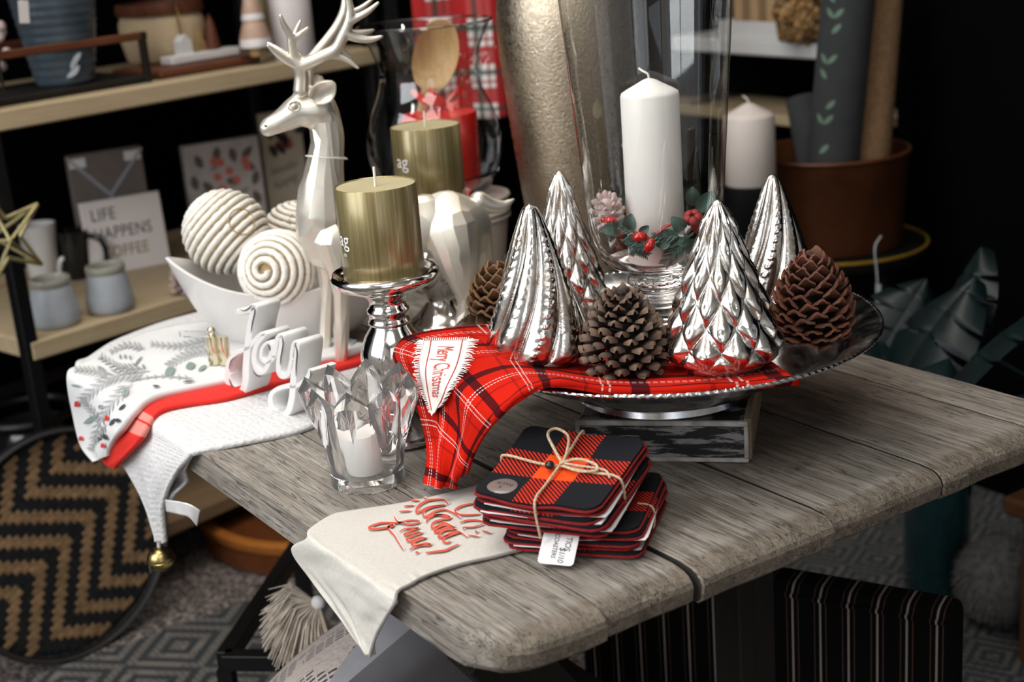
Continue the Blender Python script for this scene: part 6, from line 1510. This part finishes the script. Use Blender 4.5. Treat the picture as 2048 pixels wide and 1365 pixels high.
for i in range(300):
    a = r8.uniform(-3.3, -.75) - .55; L = r8.uniform(.045, .074); d = vr * cos(a) + V((0, 0, 1)) * sin(a); o = vt * r8.uniform(-.012, .018)
    tas.tube([tp_ + d * .006, tp_ + d * L * .55 + o * .6 + V((0, 0, .002)), tp_ + d * L + o + V((0, 0, -.022 - .02 * r8.random()))], [.0012, .0015, .0005], 4, caps=False)
tas = mapped(tas, lambda p: inv @ p)
tag(obj('tassel', tas, pm('cream_tassel_yarn', (0.52, 0.45, 0.37), .95, var=.2, scale=90), pw, True, 180), kind='stuff')
obj('tassel_knot', MB().sphere(inv @ tp_, (.007, .010, .009), 12, 8), MT['paper'], pw)
GP = on(850, 1340, .385)
gp = thing('grey_cushion', 'plain grey cushion behind the woven pillow', 'cushion', GP, rot=(1.05, .25, -1.35))
obj('cover', cushion(MB(), .34, .30, .11), pm('grey_cushion_cloth', (0.27, 0.262, 0.28), .9, var=.06), gp, True, 180)
SP_ = on(925, 1345, .30)
sc_ = thing('satin_cloth', 'crumpled pinkish satin cloth beside the grey cushion', 'cloth', SP_)
obj('cloth', MB().sphere((0, 0, 0), (.07, .05, .045), 24, 16), pm('pink_satin', (0.42, 0.34, 0.32), .3, var=.1), sc_, True, 180)
bc0 = on(8, 845, 0.33) - SB * .10
bc = thing('black_planter', 'round black planter at the far left edge beyond the shelf post', 'planter', (bc0.x, bc0.y, 0))
obj('body', MB().lathe([(0, .18), (.05, .18), (.072, .22), (.078, .28), (.070, .34), (.064, .35), (.058, .34), (0, .33)], 40), MT['blackglaze'], bc, True, 60)
obj('ring', MB().tube([(.085 * cos(k * PI / 16), .085 * sin(k * PI / 16), .37) for k in range(32)], .008, 8, True), MT['blackmetal'], bc)
for k in range(3):
    a = k * 2.094 + .4; obj('leg', MB().beam((.085 * cos(a), .085 * sin(a), .37), (.095 * cos(a), .095 * sin(a), .008), .012, .012), MT['blackmetal'], bc, False)
obj('cradle', MB().lathe([(0, .165), (.05, .165), (.05, .18), (0, .18)], 20), MT['blackmetal'], bc)

# ---------------------------------------------------------------- back right
YB = 2.34
def bx2(px, py, y=YB): return onp(px, py, (0, y, 0), (0, 1, 0))
zt_ = bx2(1530, 82).z; zb_ = bx2(1530, 113).z
s2 = thing('white_shelf', 'white painted shelf on the back wall above the white candle', 'shelf', (-2.35, YB, zb_))
obj('board', MB().box((-.02, .14, (zt_ - zb_) / 2), (.80, .28, zt_ - zb_), .004), MT['whitepaint'], s2, False)
for x in (-.35, .33): obj('bracket', MB().box((x, .24, -.06), (.02, .50, .10)), MT['blackmetal'], s2, False)
zp = bx2(1500, 245).z; zq = bx2(1500, 224).z
s3 = thing('pine_shelf', 'narrow pale wood shelf below the white shelf behind the candle', 'shelf', (-2.40, YB, zp))
obj('board', MB().box((-.1, .10, (zq - zp) / 2), (.70, .2, zq - zp), .003), MT['pine'], s3, False)
for x in (-.35, .15): obj('bracket', MB().box((x, .24, -.04), (.02, .5, .06)), MT['blackmetal'], s3, False)
wa, wb2 = bx2(1430, 78), bx2(1602, 86)
wx = thing('white_crate', 'shallow white crate of pale wood blocks on the white shelf', 'crate', (wa.x, YB + .02, zt_ + .0005))
cw = (wb2.x - wa.x)
for c_, d_2 in (((cw / 2, 0, .02), (cw, .012, .04)), ((cw / 2, .15, .02), (cw, .012, .04)), ((0, .075, .02), (.012, .15, .04)), ((cw, .075, .02), (.012, .15, .04)), ((cw / 2, .075, .004), (cw, .15, .008))):
    obj('side', MB().box(c_, d_2, .001), MT['whitepaint'], wx, False)
for k in range(5):
    t = thing('wood_block', ['leftmost pale wood block in the white crate', 'second pale wood block from the left end of the white crate', 'middle pale wood block of the row in the white crate', 'fourth pale wood block from the left end of the white crate', 'rightmost pale wood block in the white crate, beside the hydrangea'][k], 'block', (wa.x + .025 + k * (cw - .04) / 4.4, YB + .09, zt_ + .009), 0, 'wood blocks in the white crate'); obj('block', MB().box((0, 0, .045), (.026, .08, .09), .002), wood_mat('pale_block', (0.35, 0.2, 0.1), (0.5, 0.32, 0.18), (0.58, 0.42, 0.27), 2, .6, .5, .1) if k == 0 else bpy.data.materials['pale_block'], t, False)
hy0 = bx2(1602, 112, YB - .02)
hy = thing('dried_hydrangea', 'dried brown hydrangea head leaning at the end of the white shelf', 'flower', V((hy0.x, YB + .03, zt_)))
MT['dry'] = pm('dried_petal', (0.30, 0.17, 0.06), .7, var=.4, scale=60)
ptl = MB(); r2 = random.Random(6)
for i in range(230):
    d = V((r2.gauss(0, 1), r2.gauss(0, 1), r2.gauss(0, 1))).normalized(); c_ = V((0, -.05, .055)) + d * r2.uniform(.045, .062); e1 = d.orthogonal().normalized(); e2 = d.cross(e1)
    s_ = r2.uniform(.008, .013); ids = [ptl.add(c_ + e1 * s_ * cos(k * PI / 3) + e2 * s_ * sin(k * PI / 3) + d * (.004 if k % 2 else 0)) for k in range(6)]; cc_ = ptl.add(c_ - d * .003)
    for k in range(6): ptl.f.append((cc_, ids[k], ids[(k + 1) % 6]))
tag(obj('petals', ptl, MT['dry'], hy, False), kind='stuff'); obj('stem', MB().tube([(0, .03, .006), (0, 0, .02), (0, -.05, .05)], .003, 6), MT['spoonwood'], hy)

BK = bx2(1662, 483, 2.0); BKc = V((BK.x, 2.0 + .0, BK.z))
rb = bx2(1662, 300, 2.0); ra_ = abs(bx2(1787, 300, 2.0).x - bx2(1543, 300, 2.0).x) / 2 * .93
bt = thing('round_side_table', 'black round side table with brass rim under the brown bucket', 'table', (BK.x, BK.y, 0))
zt2_ = BK.z - .002
obj('top', MB().lathe([(0, zt2_ - .02), (ra_ * 1.22, zt2_ - .02), (ra_ * 1.24, zt2_ - .015), (ra_ * 1.24, zt2_), (0, zt2_)], 56), MT['blackmetal'], bt, True, 50)
obj('brass_rim', MB().tube([(ra_ * 1.245 * cos(k * PI / 32), ra_ * 1.245 * sin(k * PI / 32), zt2_ + .002) for k in range(64)], .0035, 6, True), pm('yellow_brass', (0.40, 0.25, 0.03), .4, .6), bt)
for k in range(3): a = k * 2.094; obj('leg', MB().beam((ra_ * .9 * cos(a), ra_ * .9 * sin(a), zt2_ - .02), (ra_ * 1.1 * cos(a), ra_ * 1.1 * sin(a), .004), .02, .02), MT['blackmetal'], bt, False)
hb2 = rb.z - BK.z
bu = thing('brown_bucket', 'brown copper bucket holding rolls of cloth on the round side table', 'bucket', V((BK.x, BK.y, zt2_ + .0005)))
MT['bucket'] = pm('brown_bucket_metal', (0.10, 0.032, 0.012), .42, .25, var=.3, scale=12)
obj('body', MB().lathe([(0, 0), (ra_ * .90, 0), (ra_ * .92, .003), (ra_, hb2), (ra_ * 1.02, hb2 + .003), (ra_ * .985, hb2 + .003), (ra_ * .9, .01), (0, .008)], 56), MT['bucket'], bu, True, 50)
obj('rim', MB().tube([(ra_ * 1.01 * cos(k * PI / 32), ra_ * 1.01 * sin(k * PI / 32), hb2) for k in range(64)], .004, 8, True), MT['bucket'], bu)
def roll(name, label, a, c, r, mat):
    t = thing(name, label, 'fabric roll', a); d = c - a; L = d.length; q = d.to_track_quat('Z', 'Y').to_matrix()
    o = obj('cloth', mapped(MB().lathe([(0, 0), (r, 0), (r, L), (r * .8, L + .001), (r * .6, L - .002), (r * .3, L), (0, L)], 32), lambda p: q @ p), mat, t, True, 50)
    return t, q, L
MT['charcoal'] = pm('charcoal_cloth', (0.030, 0.033, 0.034), .95, var=.1, bump=.4, bscale=900)
MT['burlap'] = pm('brown_burlap', (0.22, 0.125, 0.062), .95, var=.2, scale=120, bump=.6, bscale=500)
zi = zt2_ + .010
ro1 = onp(1672, 262, (0, 1.955, 0), (0, 1, 0)); ro1b = onp(1702, -60, (0, 1.985, 0), (0, 1, 0)); dd = (ro1b - ro1).normalized(); a_ = ro1 + dd * ((zi - ro1.z) / dd.z)
t1, q1, L1 = roll('cloth_roll', 'charcoal cloth roll with pale green leaf print in the brown bucket', a_, ro1b, .048, MT['charcoal'])
gp_ = pm('pale_green_print', (0.12, 0.19, 0.14), .8); vdir = atan2(*( (q1.inverted() @ V((0.62, -0.78, 0))).to_tuple()[1::-1] ))
lp_ = MB()
for i in range(13):
    zc = L1 - .03 - i * .027
    for s_ in {0: (1, -1), 1: (-1,), 2: (1, -1), 3: (1,), 5: (1, -1), 6: (-1,), 8: (1,), 9: (-1, 1), 11: (1,)}.get(i, ()):
        lf = MB(); flat_leaf(lf, 0, 0, 1.57 - s_ * .8, .026, .010, 0)
        lp_.merge(mapped(lf, lambda p: q1 @ V(((.0486) * cos(vdir - .45 + p.x / .052 + .05 * sin(i)), .0486 * sin(vdir - .45 + p.x / .052 + .05 * sin(i)), zc + p.z))))
tag(obj('leaf_print', lp_, gp_, t1, False), kind='stuff')
ro2 = onp(1738, 285, (0, 2.03, 0), (0, 1, 0)); ro2b = onp(1765, -60, (0, 2.08, 0), (0, 1, 0)); dd = (ro2b - ro2).normalized(); a_ = ro2 + dd * ((zi - ro2.z) / dd.z)
roll('cloth_roll', 'brown burlap roll standing at the right in the brown bucket', a_, ro2b, .041, MT['burlap'])
ro3 = onp(1618, 262, (0, 2.03, 0), (0, 1, 0)); ro3b = onp(1606, 196, (0, 2.04, 0), (0, 1, 0)); dd = (ro3b - ro3).normalized(); a_ = ro3 + dd * ((zi - ro3.z) / dd.z)
roll('cloth_roll', 'short charcoal cloth roll low in the brown bucket', a_, ro3b, .034, MT['charcoal'])
wcb = bx2(1501, 366, 1.78); r_c = abs(bx2(1541, 300, 1.78).x - bx2(1461, 300, 1.78).x) / 2 * .88
ps = thing('black_candle_stand', 'black column candle stand beside the brown bucket', 'candle holder', (wcb.x, wcb.y, 0))
obj('column', MB().lathe([(0, 0), (.075, 0), (.075, .012), (.03, .03), (.026, .1), (.026, wcb.z - .12), (r_c * 1.05, wcb.z - .10), (r_c * 1.12, wcb.z - .002), (0, wcb.z - .002)], 32), MT['blackmetal'], ps, True, 50)
w2 = thing('pillar_candle', 'white pillar candle with pointed top on the black stand at the back', 'candle', V((wcb.x, wcb.y, wcb.z - .0015)))
hc = bx2(1497, 204, 1.78).z - wcb.z
obj('wax', MB().lathe(pillar(r_c, hc, .022), 40), pm('pale_pink_white_wax', (0.70, 0.62, 0.57), .5, var=.02), w2, True, 60)
obj('wick', MB().tube(spline([(0, 0, hc - .002), (-.002, 0, hc + .006), (-.010, -.004, hc + .012)], 8), .0012, 6), MT['wick'], w2)
sg0 = bx2(1748, 484, 1.86)
sgl = sg0 - V((BK.x, BK.y, 0)); stg = obj('tag_string', MB().tube([sgl + p for p in spline([V((-.002, .02, .006)), V((.002, 0, -.01)), V((.006, 0, -.05)), V((.008, 0, -.075))], 12)], .0018, 5), MT['frosted'], bt)
obj('tag', MB().box(sgl + V((.010, 0, -.10)), (.012, .001, .05)), MT['frosted'], stg, False)
# black cabinet closing the view at the right
cbx = bx2(1790, 300, 2.2).x
bc2 = thing('black_cabinet', 'tall black cabinet filling the dark right side behind the plant', 'cabinet', (cbx, 2.2, 0))
obj('carcass', MB().box((.5, .2, 1.0), (1.0, .38, 2.0), .004), MT['darkwall'], bc2, False)
for k in range(2):
    dr = obj('door', MB().box((.25 + k * .5, .004, 1.02), (.485, .018, 1.9), .003), MT['darkwall'], bc2, False)
    obj('handle', MB().box((.46 + k * .08, -.012, 1.1), (.012, .014, .16), .002), MT['blackmetal'], dr, False)
# monstera
MT['monstera'] = pm('dark_monstera_leaf', (0.003, 0.010, 0.011), .42, var=.3, scale=20, spec=.3)
mo0 = V((-0.80, 2.0, 0))
mo = thing('monstera_plant', 'dark teal monstera plant with split leaves beyond the table corner', 'plant', mo0)
obj('pot', MB().lathe([(0, 0), (.075, 0), (.08, .005), (.095, .16), (.095, .165), (.088, .165), (.08, .02), (0, .15)], 32), MT['blackglaze'], mo, True, 50)
def monstera(L, W, seed):
    rm = random.Random(seed); mb = MB(); n = 44; half = []
    for s_ in (1, -1):
        rows_ = []
        for i in range(n + 1):
            t = i / n; wv = W / 2 * (sin(PI * min(1, .10 + t * .90)) ** .75) * (1.12 - .3 * t)
            ph = (t * 4.6 + seed * .13) % 1.0; cut = 1.0
            if 0.25 < t < .9 and ph > .88: cut = .5
            rows_.append([(s_ * wv * cut * k / 5, L * t - .18 * L * (k / 5) * (1 - t) - .02 * L, -.22 * L * (t - .3) ** 2 - .14 * L * (k / 5 * cut) ** 2 + .03 * L * sin(k / 5 * 3)) for k in range(6)])
        ids = [[mb.add(p) for p in r] for r in rows_]
        for a, c in zip(ids, ids[1:]):
            for k in range(5): mb.f.append((a[k], a[k + 1], c[k + 1], c[k]) if s_ > 0 else (a[k], c[k], c[k + 1], a[k + 1]))
    return mb
for i, (x, y, yy, L, rx, ry, rz) in enumerate(((1868, 650, 1.60, .17, .95, .15, -.2), (1975, 690, 1.52, .17, .75, -.5, -.7), (1800, 640, 1.66, .15, 1.1, .5, .5), (1765, 720, 1.60, .13, .55, .3, 1.0), (2010, 800, 1.40, .17, .35, -.25, -.95), (1925, 585, 1.70, .14, 1.2, -.2, -.3), (1850, 770, 1.5, .13, .5, .1, .2))):
    c_ = onp(x, y, (0, yy, 0), (0, 1, 0)) - mo0; mm_ = monstera(L, L * .92, i).mesh('leaf', True, 180)
    R_ = M.Rotation(rz, 4, 'Z') @ M.Rotation(ry, 4, 'Y') @ M.Rotation(rx, 4, 'X'); o = put('leaf', mm_, MT['monstera'], mo); o.matrix_local = M.Translation(c_) @ R_ @ M.Translation((0, -L * .45, 0))
    base = c_ + R_ @ V((0, -L * .47, 0)); obj('stalk', MB().tube(spline([V((0, 0, .15)), V((base.x * .4, base.y * .4, base.z * .6)), base], 14), [.004] * 10 + [.003] * 5, 6), MT['monstera'], mo)
# striped chair under the table
s_a, s_b = V((-1.345, .945, 0)), V((-.918, 1.147, 0)); se = (s_b - s_a); sw = se.length; se.normalize()
b = NB('black_striped_ticking'); x = b.xyz(b.coord('Object')); P_ = .0335
c = b.mix(b.band(x[0], P_, .46, .535), (0.0035, 0.003, 0.003), (0.24, 0.20, 0.18)); c = b.mix(b.band(x[0], P_, .27, .31), c, (0.06, 0.035, 0.027)); c = b.mix(b.band(x[0], P_, .68, .715), c, (0.075, 0.04, 0.03))
MT['stripe'] = b.set(col=c, rough=.95, spec=.08, nor=b.bump(b.noise(b.coord('Object'), 700, 2), .4, .0008)).m
scn = thing('striped_chair', 'black upholstered chair with pale pinstripes tucked under the table', 'chair', s_a, atan2(se.y, se.x))
bkm = MB().box((sw / 2, .026, .275), (sw, .050, .30), .014, None, 3)
obj('backrest', bkm, MT['stripe'], scn, True, 60)
obj('seat', MB().box((sw / 2 - .06, .16, .13), (sw - .14, .22, .10), .02, None, 3), MT['stripe'], scn, True, 60)
obj('piping', MB().tube([(.012, -.0005, .412), (sw - .012, -.0005, .412)], .0035, 6), MT['stripe'], scn)
for x in (.04, sw - .04):
    for y in (.03, .24): obj('leg', MB().box((x - (.08 if x > .2 and y > .1 else 0), y, .065), (.03, .03, .13)), MT['darkwood'], scn, False)
# right edge: teal vase, fluffy cushion on a low wooden stool
tv0 = on(1872, 1188, 0)
tv = thing('teal_vase', 'dark teal glass cylinder vase on the rug beyond the table', 'vase', tv0 + V((0, 0, .0085)))
obj('body', MB().lathe([(0, 0), (.054, 0), (.056, .003), (.056, .24), (.053, .24), (.053, .01), (0, .009)], 36), pm('teal_glass', (0.006, 0.035, 0.040), .08, var=.2, coat=.5), tv, True, 50)
obj('lip', MB().tube([(.0545 * cos(k * PI / 16), .0545 * sin(k * PI / 16), .241) for k in range(32)], .003, 6, True), bpy.data.materials['teal_glass'], tv)
pf0 = on(2000, 1250, 0)
pf = thing('fluffy_cushion', 'round grey fluffy cushion at the right edge beside the wooden stool', 'cushion', pf0 + V((0, 0, .084)))
fur = MB().sphere((0, 0, 0), (.074, .074, .074), 32, 22); rf2 = random.Random(3)
for i in range(1500):
    d = V((rf2.gauss(0, 1), rf2.gauss(0, 1), rf2.gauss(0, 1))).normalized(); p = d * .072; e = p + (d + V((0, 0, -.6)) + d.orthogonal() * rf2.uniform(-.4, .4)).normalized() * .013
    s_ = d.cross(V((.3, .5, 1))).normalized() * .0016; k = [fur.add(p - s_), fur.add(p + s_), fur.add(e)]; fur.f.append(tuple(k))
tag(obj('fur', fur, pm('grey_fur', (0.13, 0.125, 0.125), .95, var=.3, scale=80), pf, True, 180))
ws0 = on(2062, 1330, 0)
ws = thing('wooden_stool', 'orange-brown wooden stool cut by the right edge of the view', 'stool', ws0)
MT['stoolwood'] = wood_mat('orange_stool_wood', (0.06, 0.024, 0.01), (0.12, 0.05, 0.02), (0.18, 0.08, 0.034), 2, .8, .5, .15)
obj('seat', MB().box((.10, .14, .275), (.27, .36, .03), .006), MT['stoolwood'], ws, False)
for x, y in ((0, 0), (.20, 0), (0, .28), (.20, .28)): obj('leg', MB().box((x, y, .13), (.028, .028, .26), .002), MT['stoolwood'], ws, False)
